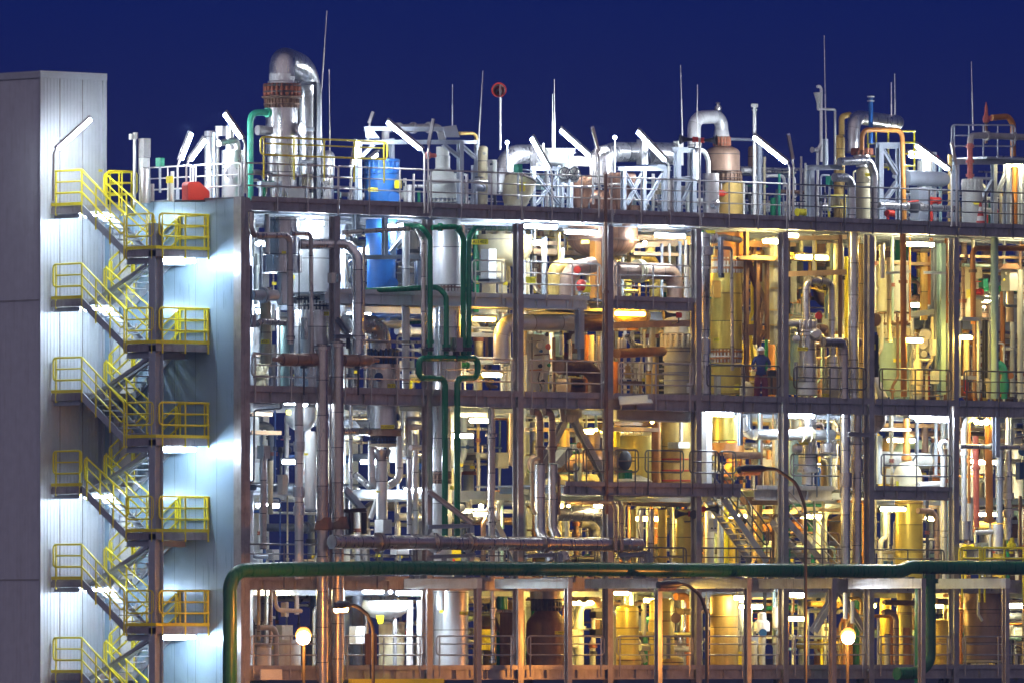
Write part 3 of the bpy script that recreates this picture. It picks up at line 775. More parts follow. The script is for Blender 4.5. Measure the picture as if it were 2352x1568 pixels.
pbar(t, 'beam', (1062, 327), (1100, 327), 8, 'galv', 3)
pbar(t, 'knee_brace', (830, 360), (858, 332), 8, 'galv', 1.4); pbar(t, 'knee_brace', (1052, 360), (1018, 332), 8, 'galv', 1.4); pbar(t, 'knee_brace', (1090, 362), (1062, 336), 8, 'galv', 2.2)
t.add('end_plate', prism([W(x, y, 1.1) for x, y in ((838, 292), (852, 292), (872, 318), (842, 318))], (0, .04, 0)), 'galv', smooth=False)
t.add('end_plate', prism([W(x, y, 1.1) for x, y in ((1018, 292), (1048, 288), (1056, 316), (1024, 316))], (0, .04, 0)), 'galv', smooth=False)
pipe('grey flanged pipe lying on the pale blue gantry', [(885, 322), (885, 296), (1010, 293), (1016, 322)], 18, 'grey', 2.1, fl=(.3, .5, .72))
t = T('process_vessel', 'squat grey vessel with stepped neck below the gantry', 'vessel')
v = 2.2
lathe(t, 'shell', 1017, v, [(15, 338), (15, 358), (17, 360), (17, 386), (30, 402), (38, 415), (38, 440), (34, 455), (30, 458)], 'pale'); studs(t, 1017, v, 37, 456, 472, 22, 'pale', 'galvd', 6)
t.add('branch_pipe', tube([W(990, 418, 1.5), W(1062, 416, 1.5)], .07), 'white')
t.add('valve_bonnet', rev(W(1000, 358, 1.6), (-1, 0, 0), [(0, .07), (.25, .07), (.26, .12), (.34, .12)], 14), 'pink')
t = drum('cream dome topped upright cylinder right of the gantry', 1109, 3.2, 11.5, 335, 472, 'cream', top=.6)
t.add('boss', rev(W(1112, 353, 2.95), -FW, [(0, .05), (.06, .05)], 12), 'grey')
pipe('yellow pipe bending down at the end of the gantry', [(1055, 307), (1092, 307), (1096, 332)], 8, 'ochre', 3.2)
for q, (x, y0, d, m) in enumerate(((930, 410, 8, 'pale'), (940, 425, 12, 'white'), (962, 438, 7, 'green'), (950, 400, 6, 'steel'), (975, 400, 6, 'galv'), (1072, 400, 8, 'steel'), (1085, 380, 7, 'galv'), (805, 420, 6, 'steel'))):
    pipe(f'{["pale", "thick white", "green", "thin steel", "blue grey", "steel", "tall blue grey", "lone steel"][q]} stub pipe standing {["right of the yellow actuator", "between blue vessel and squat vessel", "low beside the squat grey vessel", "behind the white stub", "at the left edge of the squat vessel", "right of the squat vessel", "by the cream cylinder", "left of the blue vessel"][q]}', [(x, y0), (x, dk(x, 1.8))], d, m, 1.8, grp='stub pipes on the top deck')
# ---- elbows, hoppers and cone vessels in the middle
pipe('big silver elbow pipe rising in the middle of the top deck, nearer the windsock', [(1159, 445), (1159, 356), (1232, 354)], 44, 'alu', 2.6, bend=.95)
t = T('lamp_lit_duct', 'short bright duct box joining the first big silver elbow', 'duct')
pbox(t, 'box', 1218, 1246, 334, 386, 2.0, .9, 'alu'); pbox(t, 'flange_plate', 1246, 1250, 330, 390, 1.95, 1.0, 'pale'); t.add('outlet', tube([W(1250, 360, 2.4), W(1290, 362, 2.4)], .28), 'pale')
t = T('control_cabinet', 'tall white cabinet left of the first big silver elbow', 'cabinet')
pbox(t, 'body', 1120, 1141, 367, 447, 1.6, .3, 'white'); pbox(t, 'door', 1122, 1139, 370, 444, 1.57, .028, 'pale'); t.add('gland', rev(W(1127, 378, 1.55), (0, -1, 0), [(0, .04), (.05, .04)], 10), 'dark')
t = T('hopper', 'tilted cream hopper below the first big silver elbow', 'hopper')
a, b = W(1196, 412, 1.9), W(1178, 482, 1.9)
t.add('bin', rev(a, b - a, [(0, .5), (.3, .5), (.75, .42), (.98, .3)], 26), 'cream'); t.add('lid', rev(a, a - b, [(.003, .53), (.05, .53)], 26), 'steel')
t = T('yellow_actuator', 'yellow valve actuator on the tilted cream hopper', 'valve actuator', 'yellow actuators')
pbox(t, 'body', 1190, 1206, 422, 440, 1.0, .3, 'tag'); pbox(t, 'cap', 1188, 1208, 419, 421.5, .98, .34, 'tag')
def trestle(label, xs, y0, v, w=9, br=(), beams=()):
    t = T('steel_trestle', label, 'steel trestle', 'trestles on the top deck')
    for x in xs: pbar(t, 'leg', (x, y0), (x, dk(x, v), v), w, 'galv', v)
    for (p0, p1) in br: pbar(t, 'brace', p0, p1, w * .75, 'galv', v + .02)
    for (p0, p1) in beams: pbar(t, 'beam', p0, p1, w, 'galv', v)
    return t
trestle('braced blue grey trestle right of the tilted hopper', (1224, 1290), 390, 1.8, 9, (((1228, 400), (1285, 470)), ((1285, 400), (1232, 470))), (((1220, 388), (1296, 388)),))
trestle('tall blue grey trestle with double posts right of the close rods', (1281, 1309), 352, 2.4, 11, (((1288, 400), (1305, 372)),), (((1275, 347), (1320, 347)),))
trestle('long braced trestle under the second silver duct', (1432, 1478, 1526), 392, 1.7, 10, (((1436, 400), (1474, 470)), ((1522, 400), (1482, 470)), ((1474, 400), (1440, 470))), (((1420, 388), (1540, 388)),))
trestle('braced post frame left of the white inverted U pipe', (1556, 1592), 345, 1.5, 12, (((1560, 470), (1588, 420)),), (((1545, 345), (1600, 345)), ((1548, 412), (1596, 412)),))
t = T('handwheel_valve', 'black spoked handwheel, nearer the close rods', 'valve', 'handwheels on the top deck')
for q, x in enumerate((1297, 1319)):
    if q: t = T('handwheel_valve', 'black spoked handwheel, nearer the lit slanted tube', 'valve', 'handwheels on the top deck')
    c = W(x, 400, 1.0); r = .2
    ring = [c + (RT * math.cos(a) + V((0, 0, 1)) * math.sin(a)) * r for a in [i * math.pi / 10 for i in range(20)]]
    mb = tube(ring, .018, .02, n=6, closed=True)
    for a in (0, 1.05, 2.1): 
        d = (RT * math.cos(a) + V((0, 0, 1)) * math.sin(a)) * r; tube([c - d, c + d], .012, n=6, mb=mb)
    t.add('wheel', mb, 'dark'); t.add('stem', tube([c, c + FW * .45], .03), 'steel'); t.add('body', rev(c + FW * .4 + V((0, 0, -.25)), (0, 0, 1), [(0, .1), (.1, .16), (.4, .16), (.5, .1)], 14), 'pale')
pipe('second big silver elbow pipe, right of the close rods', [(1386, 425), (1386, 350), (1462, 350)], 46, 'alu', 3.0, bend=.95)
pipe('slim silver elbow in front of the second big elbow', [(1366, 420), (1366, 350), (1392, 345)], 24, 'steel', 2.6, bend=1)
t = T('lamp_lit_duct', 'wide bright duct with box ends behind the lit slanted tube', 'duct')
pbox(t, 'box', 1462, 1488, 320, 378, 2.6, .8, 'alu'); t.add('barrel', tube([W(1488, 352, 2.9), W(1548, 354, 2.9)], .36), 'alu'); pbox(t, 'box', 1546, 1570, 324, 380, 2.6, .7, 'pale'); pbox(t, 'saddle', 1490, 1530, 378, 386, 2.7, .5, 'galv')
for lab, x, y0, y1, r0, r1, v, m in (('brown cone vessel left of the rusty vertical drain pipe', 1333, 408, 478, 30, 16, 2.6, 'brown'), ('larger brown cone vessel right of the rusty vertical drain pipe', 1428, 402, 484, 33, 20, 2.2, 'brown')):
    t = T('cone_vessel', lab, 'vessel', 'brown cone vessels')
    lathe(t, 'shell', x, v, [(r0 * .9, y0 - 4), (r0, y0), (r0, y0 + 22), (r1, y1)], 'copper'); lathe(t, 'rim', x, v, [(r0 + 1, y0 + 20), (r0 + 2, y0 + 23), (r0, y0 + 26)], 'steel')
t = T('bowl_vessel', 'big rusty brown vessel whose domed crown pierces the top deck and bowl base hangs below', 'vessel')
v = 3.2
lathe(t, 'crown', 1374, v, dome(44, 436, 468) + [(44, 480)], 'copper'); lathe(t, 'collar', 1392, v, [(84, 474), (84, dk(1392, v) + 3)], 'copper')
lathe(t, 'barrel', 1385, v, [(80, 503), (80, 551)], 'copper'); lathe(t, 'seam_ring', 1385, v, [(82, 549), (83, 552), (82, 555)], 'rustb')
lathe(t, 'bowl', 1385, v, bowl(78, 555, 594, 7), 'copper')
pbox(t, 'leg', 1355, 1381, 555, 685, 2.4, .25, 'orange'); pbox(t, 'leg', 1440, 1458, 560, 620, 3.2, .25, 'ochre')
tagp(t, 1344, 556, 18, 8, 2.15)
# right half of the top deck
pipe('white inverted U pipe with a stubby air valve on its crown', [(1594, 420), (1594, 271), (1657, 268), (1657, 318)], 31, 'aluw', 2.6, bend=.9)
t = T('air_valve', 'small round air valve standing on the white inverted U pipe', 'valve')
t.add('body', rev(W(1649, 256, 2.6), (0, 0, 1), [(0, .04), (.03, .04), (.04, .1), (.1, .12), (.17, .09), (.18, .05), (.24, .05), (.27, .09), (.3, .04)], 16), 'steel'); t.add('tie', tube([W(1655, 242, 2.6), W(1657, 262, 2.6)], .012), 'dark')
t = T('process_vessel', 'rusty brown domed vessel under the white inverted U pipe', 'vessel')
v = 2.5
lathe(t, 'cone', 1657, v, [(16, 300), (19, 316)], 'aluw'); studs(t, 1658, v, 20, 315, 336, 16, 'rust', 'rustb', 5)
lathe(t, 'crown', 1660, v, dome(40, 335, 352) + [(40, 395)], 'brown'); studs(t, 1668, v, 37, 395, 416, 22, 'rustb', 'brown', 5)
lathe(t, 'body', 1676, v, [(31, 416), (31, dk(1676, v) + 4)], 'ochre')
t = drum('polished silver drum with ball valve, under the curved white pipe', 1633, 1.4, 19, 398, dk(1633, 1.4) + 2, 'steel', top=.06)
t.add('ball_valve', rev(W(1642, 470, .85), -FW, [(0, .03), (.04, .14), (.14, .17), (.22, .12), (.26, .05)], 16), 'steel')
pipe('curved white pipe dropping onto the polished silver drum', [(1600, 346), (1618, 346), (1627, 372), (1627, 398)], 11, 'white', 1.4, bend=2)
def horn(label, x, y, v, sgn=1, m='dark'):
    t = T('horn_speaker', label, 'loudspeaker', 'black horn speakers')
    o = W(x, y, v); ax = (RT * -sgn - FW * .25).normalized()
    t.add('horn', rev(o, ax, [(0, .05), (.1, .05), (.28, .09), (.4, .17), (.41, .155), (.3, .07)], 16), 'dark')
    t.add('driver', rev(o - ax * .2, ax, [(0, .06), (.02, .09), (.18, .09), (.2, .06)], 14), 'red')
    t.add('bracket', tube([o - ax * .1, o - ax * .1 + V((0, 0, -.25)), o - ax * .1 + V((0, .3, -.25))], .02), 'dark')
horn('black horn speaker with red driver on a pole, left of the rusty domed vessel', 1590, 321, .1); horn('black horn speaker turned the other way on the same pole', 1618, 323, .15, -1)
pipe('grey pole that carries the two black horn speakers', [(1607, 498), (1607, 318)], 6, 'rail', -.2, name='speaker_pole', cat='pole')
t = T('vent_post', 'white vent post with mushroom cap behind the lit slanted tube', 'vent')
t.add('pipe', tube([W(1733, dk(1733, 2), 2), W(1733, 250, 2)], .058), 'white'); t.add('cap', rev(W(1733, 256, 2), (0, 0, 1), [(0, .06), (.05, .1), (.07, .06), (.12, .06), (.13, .12), (.24, .12)], 14), 'pale')
t = drum('brown capped drum half hidden by the vent post', 1732, 4.5, 14, 335, 400, 'brown', top=.5)
t = T('vent_funnel', 'white vent stack with hooked tip and side funnel', 'vent')
v = 2.2
t.add('stack', tube([W(1886, 372, v), W(1886, 205, v), W(1882, 198, v), W(1877, 200, v)], .05, .08), 'white')
t.add('funnel', rev(W(1879, 250, v - .05), (0, 0, 1), [(0, .045), (.14, .045), (.22, .06), (.5, .15), (.53, .15)], 16), 'pale')
t.add('link', tube([W(1879, 247, v - .05), W(1879, 252, v), W(1886, 252, v)], .045, .05), 'white')
t.add('overflow', tube([W(1886, 251, v), W(1918, 252, v), W(1918, 378, v)], .038, .06), 'pale'); t.add('lower_run', tube([W(1886, 330, v), W(1878, 345, v), W(1878, 505, v)], .05, .06), 'white')
t.add('valve', rev(W(1871, 345, v - .1), (1, 0, 0), [(-.12, .1), (0, .05), (.12, .1)], 12), 'grey')
t = T('portal_frame', 'blue grey portal frame left of the silver bent pipes', 'steel frame')
pbar(t, 'beam', (1853, 386), (1934, 385), 12, 'galv', 1.3); pbar(t, 'post', (1862, 392), (1862, dk(1862, 1.3), 1.3), 13, 'galv', 1.3); pbar(t, 'post', (1896, 320), (1896, 380), 9, 'galv', 2.0); pbar(t, 'post', (1857, 420), (1857, 505), 6, 'galv', 2.4)
t = T('process_vessel', 'ochre column with bent pipe behind the big silver arch', 'column')
lathe(t, 'shell', 1928, 4.2, dome(13, 310, 322) + [(13, dk(1928, 4.2))], 'ochre'); t.add('top_pipe', tube([W(1933, 312, 4.2), W(1933, 268, 4.2), W(1952, 264, 4.2)], .1, .15), 'ochre')
pipe('big silver arched pipe above the rusty bolted collar', [(1959, 352), (1959, 268), (2000, 274, 2.8), (2062, 282, 3.4)], 33, 'alu', 2.4, bend=1.0)
t = T('vent_post', 'blue post with flanged tip in front of the silver arch', 'vent')
t.add('pipe', tube([W(2000, 330, 1.6), W(2000, 226, 1.6)], .075), 'blue')
for y in (224, 234): t.add('flange', rev(W(2000, y, 1.6), (0, 0, 1), [(0, .12), (.04, .12)], 14), 'pale')
pipe('brown inverted U pipe with one long leg down to the deck', [(1980, 345), (1980, 299), (2072, 299), (2077, 515)], 11.5, 'orange', 1.2, bend=1.7)
t = T('process_vessel', 'beige upright vessel with rusty studs between two silver bent pipes', 'vessel')
v = 1.7
studs(t, 1980, v, 24, 341, 357, 14, 'rust', 'rustb', 7); lathe(t, 'neck', 1980, v, [(20, 357), (20, 366), (14, 375), (14, 384)], 'steel')
lathe(t, 'shell', 1984, v, dome(18, 384, 396) + [(18, dk(1984, v) + 3)], 'cream'); tagp(t, 1994, 402, 14, 8, v - .35, 'H-12'); t.add('nozzle', rev(W(1990, 415, v - .3), -FW, [(0, .06), (.08, .06), (.08, .1), (.13, .1)], 12), 'cream')
pipe('silver bent pipe crossing over the beige vessel', [(1928, 372), (1996, 368), (2008, 400), (2008, 505)], 19, 'alu', .8, bend=1.1)
pipe('silver bent pipe dropping left of the beige vessel', [(1916, 408), (1948, 409), (1956, 425), (1956, 512)], 20, 'alu', .6, bend=1.1)
t = T('cage_ladder', 'bright yellow caged ladder behind the brown inverted U pipe', 'ladder')
for x in (1994, 2012, 2040, 2072, 2100): t.add('upright', tube([W(x, 300, 3.0), W(x, 392, 3.0)], .035), 'yel')
for y in (302, 328, 354, 382): t.add('hoop', tube([W(2068, y, 2.7), W(2102, y, 2.7), W(2102, y, 3.4)], .03, .05), 'yel')
for y in (330, 360, 385): t.add('rung', tube([W(1992, y, 3.0), W(2044, y, 3.0)], .028), 'yel')
t.add('stringer', tube([W(2010, 390, 2.9), W(2015, 470, 2.9)], .035), 'yel'); t.add('stringer', tube([W(2025, 390, 2.9), W(2025, 505, 2.9)], .035), 'yel')
t = T('guard_cage', 'low yellow guard frame round a cream cylinder on the top deck', 'guard frame')
for x in (1904, 1940): t.add('upright', tube([W(x, 448, 1.2), W(x, 506, 1.2)], .04), 'yel')
for y in (450, 476, 503): t.add('bar', tube([W(1902, y, 1.2), W(1943, y, 1.2)], .035), 'yel')
t.add('cylinder', rev(W(1918, 475, 1.5), (0, 0, 1), [(0, .12), (.05, .17), (.3, .17), (.36, .1)], 14), 'cream')
trestle('dark braced frame behind the brown inverted U pipe', (2020, 2066), 332, 2.2, 14, (((2026, 345), (2060, 400)), ((2060, 420), (2026, 470))), (((2012, 335), (2072, 335)),))
pipe('dark pipe lying along the deck behind the guard rail', [(2020, 471), (2196, 480)], 13, 'steel', .7, fl=(.35, .55))
t = T('gate_valve', 'dark gate valve on the pipe lying along the deck', 'valve')
t.add('body', rev(W(2100, 490, .6), (0, 0, 1), [(0, .12), (.08, .2), (.3, .2), (.36, .1)], 14), 'dark'); t.add('hand_lever', tube([W(2085, 464, .6), W(2110, 462, .6)], .02), 'red')
pipe('leaning white pipe stub right of the dark gate valve', [(2178, 500), (2182, 488), (2192, 478)], 10, 'white', .9)
t = T('process_vessel', 'pale grey tank with crown of tall studs near the traffic cone', 'vessel')
v = 1.4
lathe(t, 'shell', 2233, v, [(23, 441), (24, 450), (24, dk(2233, v) + 3)], 'pale'); studs(t, 2233, v, 23, 412, 442, 16, 'pale', 'pale', 7); tagp(t, 2243, 468, 14, 5, v - .42)
t = T('traffic_cone', 'red and white striped traffic cone standing on the top deck', 'traffic cone')
o = W(2252, dk(2252, .25), .25); h = .78
for k in range(5): t.add('stripe', rev(o + V((0, 0, .03 + h * k / 5)), (0, 0, 1), [(0, .16 - .026 * k), (h / 5, .134 - .026 * k)], 18), 'red' if k % 2 == 0 else 'white')
t.add('foot', box(o + V((-.18, -.18, 0)), o + V((.18, .18, .03))), 'red', smooth=False)
pipe('red pipe with flanges rising to the grey elbow', [(2228, 412), (2228, 330)], 13, 'pink', 1.4, fl=(.1, .5, .92))
pipe('grey elbow pipe running off to the far end of the railed tower', [(2229, 332), (2229, 313), (2250, 312), (2420, 318)], 15, 'grey', 1.5, bend=1.5, fl=(.25, .55))
t = T('relief_valve', 'faded red relief valve atop the railed tower', 'valve')
t.add('bonnet', rev(W(2265, 282, 1.7), (0, 0, 1), [(0, .1), (.1, .12), (.2, .1), (.25, .07), (.5, .055), (.6, .03), (.68, .015)], 14), 'pink'); t.add('outlet', rev(W(2265, 272, 1.7), RT, [(0, .06), (.12, .06), (.13, .1), (.18, .1)], 12), 'pink'); t.add('inlet', tube([W(2265, 282, 1.7), W(2265, 330, 1.7)], .055), 'rustb')
pipe('orange discharge pipe bending down from the relief valve', [(2278, 271), (2315, 268), (2327, 285), (2327, 360)], 14, 'orange', 1.7, bend=1.3)
t = T('railed_tower', 'pale blue steel tower with railed head and lamp lit underside', 'steel tower')
for x in (2196, 2283, 2312, 2348): pbar(t, 'post', (x, 372), (x, dk(x, 2.2), 2.2), 11, 'galv', 2.2)
pbar(t, 'beam', (2190, 372), (2420, 372), 13, 'galv', 1.9); pbox(t, 'platform', 2192, 2420, 360, 365, 1.6, 1.6, 'galv'); pbar(t, 'brace', (2288, 450), (2310, 400), 8, 'galv', 2.2); pbar(t, 'brace', (2235, 500), (2280, 415), 8, 'galv', 2.2)
P = [W(2192, 364, 1.5), W(2325, 364, 1.5)]
railing(P, 'bluish guard rail round the head of the railed tower', 'galv', None, step=.75, drop=0)
t = drum('white upright drum under the lamp at the far end of the top deck', 2340, 3.2, 26, 380, dk(2340, 3.2), 'white', top=.3)
for q, (x, y0, y1, d, m, what) in enumerate((
    (1707, 420, 500, 9, 'white', 'white pipe right of the rusty domed vessel'), (1722, 430, 500, 6, 'dark', 'thin black pipe by the vent post'),
    (1745, 330, 500, 12, 'galv', 'blue grey post pipe right of the vent post'), (1756, 360, 500, 6, 'cream', 'thin cream pipe below the lit slanted tube'),
    (1776, 455, 505, 14, 'green', 'short green standpipe behind the guard rail'), (1790, 400, 500, 6, 'teal', 'thin turquoise pipe beside the lamp post'),
    (1840, 360, 500, 6, 'steel', 'thin steel pipe left of the portal frame'), (1850, 375, 500, 5, 'pale', 'very thin pale pipe left of the portal frame'),
    (2113, 370, 515, 13, 'pale', 'pale pipe right of the brown inverted U'), (2130, 390, 515, 9, 'white', 'white pipe below the second lit slanted tube'),
    (2146, 350, 515, 12, 'galv', 'blue grey pipe below the second lit slanted tube'), (2160, 380, 515, 8, 'tealp', 'pale teal pipe left of the red elbow'),
    (2182, 355, 515, 10, 'ochre', 'ochre pipe in front of the railed tower'), (2190, 440, 515, 9, 'pink', 'short red pipe at the foot of the railed tower'),
    (2262, 450, 515, 9, 'steel', 'steel pipe right of the traffic cone'), (2277, 465, 520, 14, 'green', 'green elbow standpipe at the foot of the railed tower'),
    (2298, 420, 520, 7, 'cream', 'cream pipe between the tower posts'), (2331, 378, 520, 13, 'orange', 'orange pipe near the far end of the top deck'),
    (1310, 395, 480, 7, 'steel', 'steel stub right of the handwheels'), (1500, 400, 485, 8, 'pale', 'pale stub inside the long braced trestle'), (1545, 410, 490, 9, 'steel', 'steel stub left of the post frame'), (1580, 405, 490, 12, 'pale', 'pale drum stub inside the post frame'),
    (1255, 420, 478, 10, 'steel', 'steel stub inside the first braced trestle'), (1270, 440, 478, 7, 'white', 'white stub inside the first braced trestle'))):
    pipe(what, [(x, y0), (x, max(y1, dk(x, 2.6)))], d, m, 2.6, grp='standpipes on the top deck')
t = T('process_vessel', 'grey horizontal tank with round white end behind the second lit slanted tube', 'vessel')
t.add('shell', rev(W(2150, 412, 2.2), V((-1, .0, 0)), [(-.5, .05), (-.45, .2), (-.3, .25), (1.4, .25)], 20), 'galv'); t.add('saddle', box(W(2110, 430, 2.0), W(2120, dk(2115, 2.4), 2.4)), 'galv', smooth=False)
t = T('process_vessel', 'tan valve skid tank left of the red elbow', 'vessel')
lathe(t, 'shell', 2128, 4.0, dome(12, 345, 356) + [(12, 470)], 'pale'); t.add('handwheel', rev(W(2150, 366, 3.0), -FW, [(0, .12), (.03, .12)], 14), 'red')
for lab, p, d, m, v in (('white pipe run behind the guard rail below the lit slanted tube', ((1760, 405), (1800, 404), (1803, 430)), 8, 'white', 3.0), ('long thin steel pipe above the deck, middle of the plant', ((1700, 385), (1870, 392)), 5, 'steel', 3.6),
    ('rust brown beam pipe behind the lamp post', ((1790, 440), (1855, 443)), 9, 'rustb', 3.4), ('steel pipe run below the gantry', ((925, 470), (1090, 474)), 6, 'steel', 1.2), ('thin pipe along the deck left of the tilted hopper', ((1060, 415), (1130, 418)), 5, 'steel', 2.0),
    ('pale pipe run behind the handwheels', ((1230, 372), (1360, 378)), 12, 'white', 3.4), ('blue grey pipe run high behind the vent post', ((1670, 320), (1740, 322)), 7, 'galv', 3.6)):
    pipe(lab, p, d, m, v)
# ---- slanted tube lamps on rail posts
def plamp(label, x, px_, y_, x1, y1, v=-.24, lit=None, base=490):
    """lamp post clamped to the guard rail: upright pole to (x, px_), lamp from there to (x1, y1)"""
    t = T('slanted_lamp_post', label, 'lamp post', 'slanted lamp posts on the guard rail')
    a = W(x, y_, v); b = W(x1, y1, v - .1); o = W(x, base, v)
    ax = (b - a).normalized(); up = V((0, 0, 1)); n = up.cross(ax).cross(ax) * -1; n = (ax.cross(RT)).cross(ax)
    side = ax.cross(FW).normalized()
    t.add('pole', tube([o, a - V((0, 0, .12)), a + ax * .25], .036, .12), 'rail')
    q = side if side.z < 0 else -side
    L = (b - a).length
    a2 = a + ax * .12
    h = t.add('housing', bar(a2 + q * -.02, b + q * -.02, .19, .09, up=q), 'tubeoff' if not lit else 'grey', smooth=False)
    if lit: t.add('diffuser', tube([a2 + q * .06 + ax * .05, b + q * .06 - ax * .05], .068, n=12), lit)
    else: t.add('diffuser', bar(a2 + q * .05 - FW * .1, b + q * .05 - FW * .1, .06, .02, up=q), 'dark', smooth=False)
for a in (
    ('lit slanted lamp post at the stair head against the white tower', 123, 0, 345, 206, 270, 4.9, 'cool', 462),
    ('lit slanted lamp post beside the turquoise green pipe', 563, 0, 322, 519, 258, -.24, 'cool', 445),
    ('lit slanted lamp post in front of the pale blue gantry', 975, 0, 345, 892, 277, -.24, 'cool', 490),
    ('lit slanted lamp post behind the black unlit one, middle of the deck', 1362, 0, 360, 1290, 296, 1.6, 'cool', 470),
    ('lit slanted lamp post by the bright duct box near the windsock', 1268, 0, 392, 1224, 314, 1.3, 'cool', 470),
    ('lit slanted lamp post by the wide bright duct', 1536, 0, 372, 1467, 299, 1.0, 'cool', 480),
    ('lit slanted lamp post in front of the white vent post', 1814, 0, 375, 1734, 311, -.24, 'cool', 505),
    ('lit slanted lamp post in front of the railed tower', 2186, 0, 390, 2106, 331, -.24, 'cool', 520),
    ('dark unlit slanted lamp at the post in front of the gantry', 983, 0, 342, 996, 274, -.26, None, 490),
    ('dark unlit slanted lamp beside the second silver elbow', 1376, 0, 358, 1360, 293, -.26, None, 500),
    ('dark unlit slanted lamp beside the portal frame', 1822, 0, 374, 1810, 309, -.26, None, 505),
    ('dark unlit slanted lamp beside the railed tower', 2197, 0, 388, 2185, 329, -.26, None, 520),
    ('small dark lamp turned away at the left end of the gantry', 845, 0, 292, 858, 258, 3.0, None, 330),
    ('lit stubby lamp leaning over the roof behind the red hood, taller one', 408, 0, 376, 436, 303, 3.0, 'coolb', 460),
    ('lit slanted lamp behind the red hood, leaning lower', 428, 0, 374, 468, 318, 2.2, 'cool', 460),
    ('lit upright lamp left of the blue vessel', 806, 0, 388, 818, 320, .6, 'coolb', 470),
): plamp(*a[:3], a[3], a[4], a[5], a[6], a[7], a[8])
lamp('lit tube between blue vessel and gantry post', 850, 866, 368, 3.2, 'cool', y1=355)
lamp('lit tube under the railed tower at the far end', 2312, 2350, 378, 2.0, 'neut'); lamp('lit tube behind the second lit slanted lamp', 2090, 2128, 356, 3.4, 'cool', r=.1)
lamp('lit tube on the back of the wide duct behind the handwheels', 1300, 1350, 367, 3.0, 'cool')
for lab, x, y in (('small round flood lamp left of the first big elbow', 1165, 328), ('small round flood lamp above the second big elbow', 1412, 316)):
    spot(lab, x, y, 2.2, 'cool', .085).add('pole', tube([W(x, y + 4, 2.25), W(x, dk(x, 2.25), 2.25)], .03), 'galv')
# ================================================================ LEFT BAYS
pipe('cream S-bent pipe coming down from the top deck to the near capped header', [(577, 486), (577, 541), (666, 541), (667, 790)], 15, 'brown' if 0 else 'alub', -.45, bend=1.2, fl=(.965,))
pipe('thin grey bent pipe feeding the near capped header', [(668, 537), (714, 537), (716, 812)], 10, 'alub', -.35, bend=1.2)
pipe('thick silver bent pipe feeding the second capped header', [(690, 561, .6), (800, 561, -.2), (822, 590, -.45), (822, 812)], 25, 'alu', -.4, bend=1.1, fl=(.9,))
pipe('slim pipe hidden behind the thick silver bent pipe', [(835, 566), (835, 792)], 8, 'alub', -.25)
pipe('hair thin rod between the two pipes above the near header', [(687, 545), (687, 812)], 3, 'dark', -.4)
def header(label, x0, x1, y, d, nose, v):
    t = T('capped_header', label, 'pipe header', 'capped headers')
    s = S(x0, v); r = d / 2 / s; a, b = W(x0, y, v), W(x1, y, v); L = (b - a).length
    t.add('barrel', rev(a, b - a, [(0, r * .75), (r * .35, r), (L - r * 1.7, r), (L - r * 1.1, r * .9), (L - r * .4, r * .5), (L, r * .05)], 24), 'brown')
    o, ax = (a, (a - b)) if nose < 0 else (b - (b - a).normalized() * r * .6, b - a)
    t.add('nose', rev(o, ax, [(-.02, r * .55), (.12, r * .5), (.13, r * .38), (.32, r * .32), (.37, r * .05)], 16), 'brown')
    t.add('hanger', tube([(a + b) / 2 + V((0, 0, -r)), (a + b) / 2 + V((0, 0, -r - .9))], .03), 'dark'); t.add('clamp', rev((a + b) / 2 + V((.0, 0, -r * 1.05)), (0, 0, -1), [(0, .12), (.07, .12)], 12), 'dark')
header('bullet shaped brown header capping two pipes, with its nose toward the blue wall', 646, 750, 825, 29, -1, -.45)
header('shorter bullet shaped brown header with nose toward the green loop', 788, 858, 827, 27, 1, -.45)
pipe('thick silver riser with tapered boot, nearer the blue wall', [(740, 790), (741, 1640)], 27, 'alub', -.6, fl=(.01,))
pipe('thick silver riser with tapered boot, second from the blue wall', [(775, 783), (776, 1240), (776, 1640)], 28, 'alub', -.5, fl=(.01,))
for x, y, l, v in ((742, 1195, 'near tapered dark boot on the first silver riser', -.6), (778, 1193, 'tapered dark boot on the second silver riser', -.5)):
    t = T('pipe_boot', l, 'pipe boot', 'tapered pipe boots'); lathe(t, 'pipe_boot', x + 2, v, [(16, y - 8), (23, y + 20), (16, y + 22)], 'rustb')
t = T('collared_pipe', 'pale silver riser with three sleeve collars beside the blue wall bay', 'pipe')
lathe(t, 'run', 687, -.2, [(10, 925), (10, 1330)], 'aluw'); 
for y0, y1 in ((1013, 1036), (1117, 1140), (1161, 1182)): lathe(t, 'collar', 687, -.2, [(10.2, y0), (13.5, y0), (13.5, y1), (10.2, y1)], 'alu')
t = T('sleeved_pipe', 'slim brownish riser beside the corner column', 'pipe'); lathe(t, 'run', 605, .5, [(7.5, 1050), (7.5, 1160), (10, 1160), (10, 1176), (7.5, 1176), (7.5, 1260)], 'alub'); pbox(t, 'junction_box', 590, 621, 1022, 1052, .4, .4, 'alub')
pipe('olive cream riser behind the slim brownish riser', [(621, 1055), (621, 1180)], 13, 'cream', 1.6)
pipe('black bent conduit beside the corner column', [(646, 925), (646, 938), (584, 941), (583, 1105), (570, 1106)], 4.5, 'dark', .1, bend=2)
t = T('process_vessel', 'silver vessel with wide collar ring in the first bay under the top deck', 'vessel')
lathe(t, 'upper_shell', 648, 1.6, [(38, 500), (38, 585)], 'alu'); lathe(t, 'collar', 649, 1.6, [(39, 585), (45, 587), (45, 626), (39, 628)], 'alu'); lathe(t, 'lower_shell', 650, 1.6, [(14, 628), (14, 698), (10, 701)], 'alu')
tagp(t, 613, 582, 9, 6, .9); tagp(t, 652, 580, 10, 6, .95)
pipe('bright upright pipe left of the collared vessel', [(614, 493), (614, 585)], 13, 'aluw', .9)
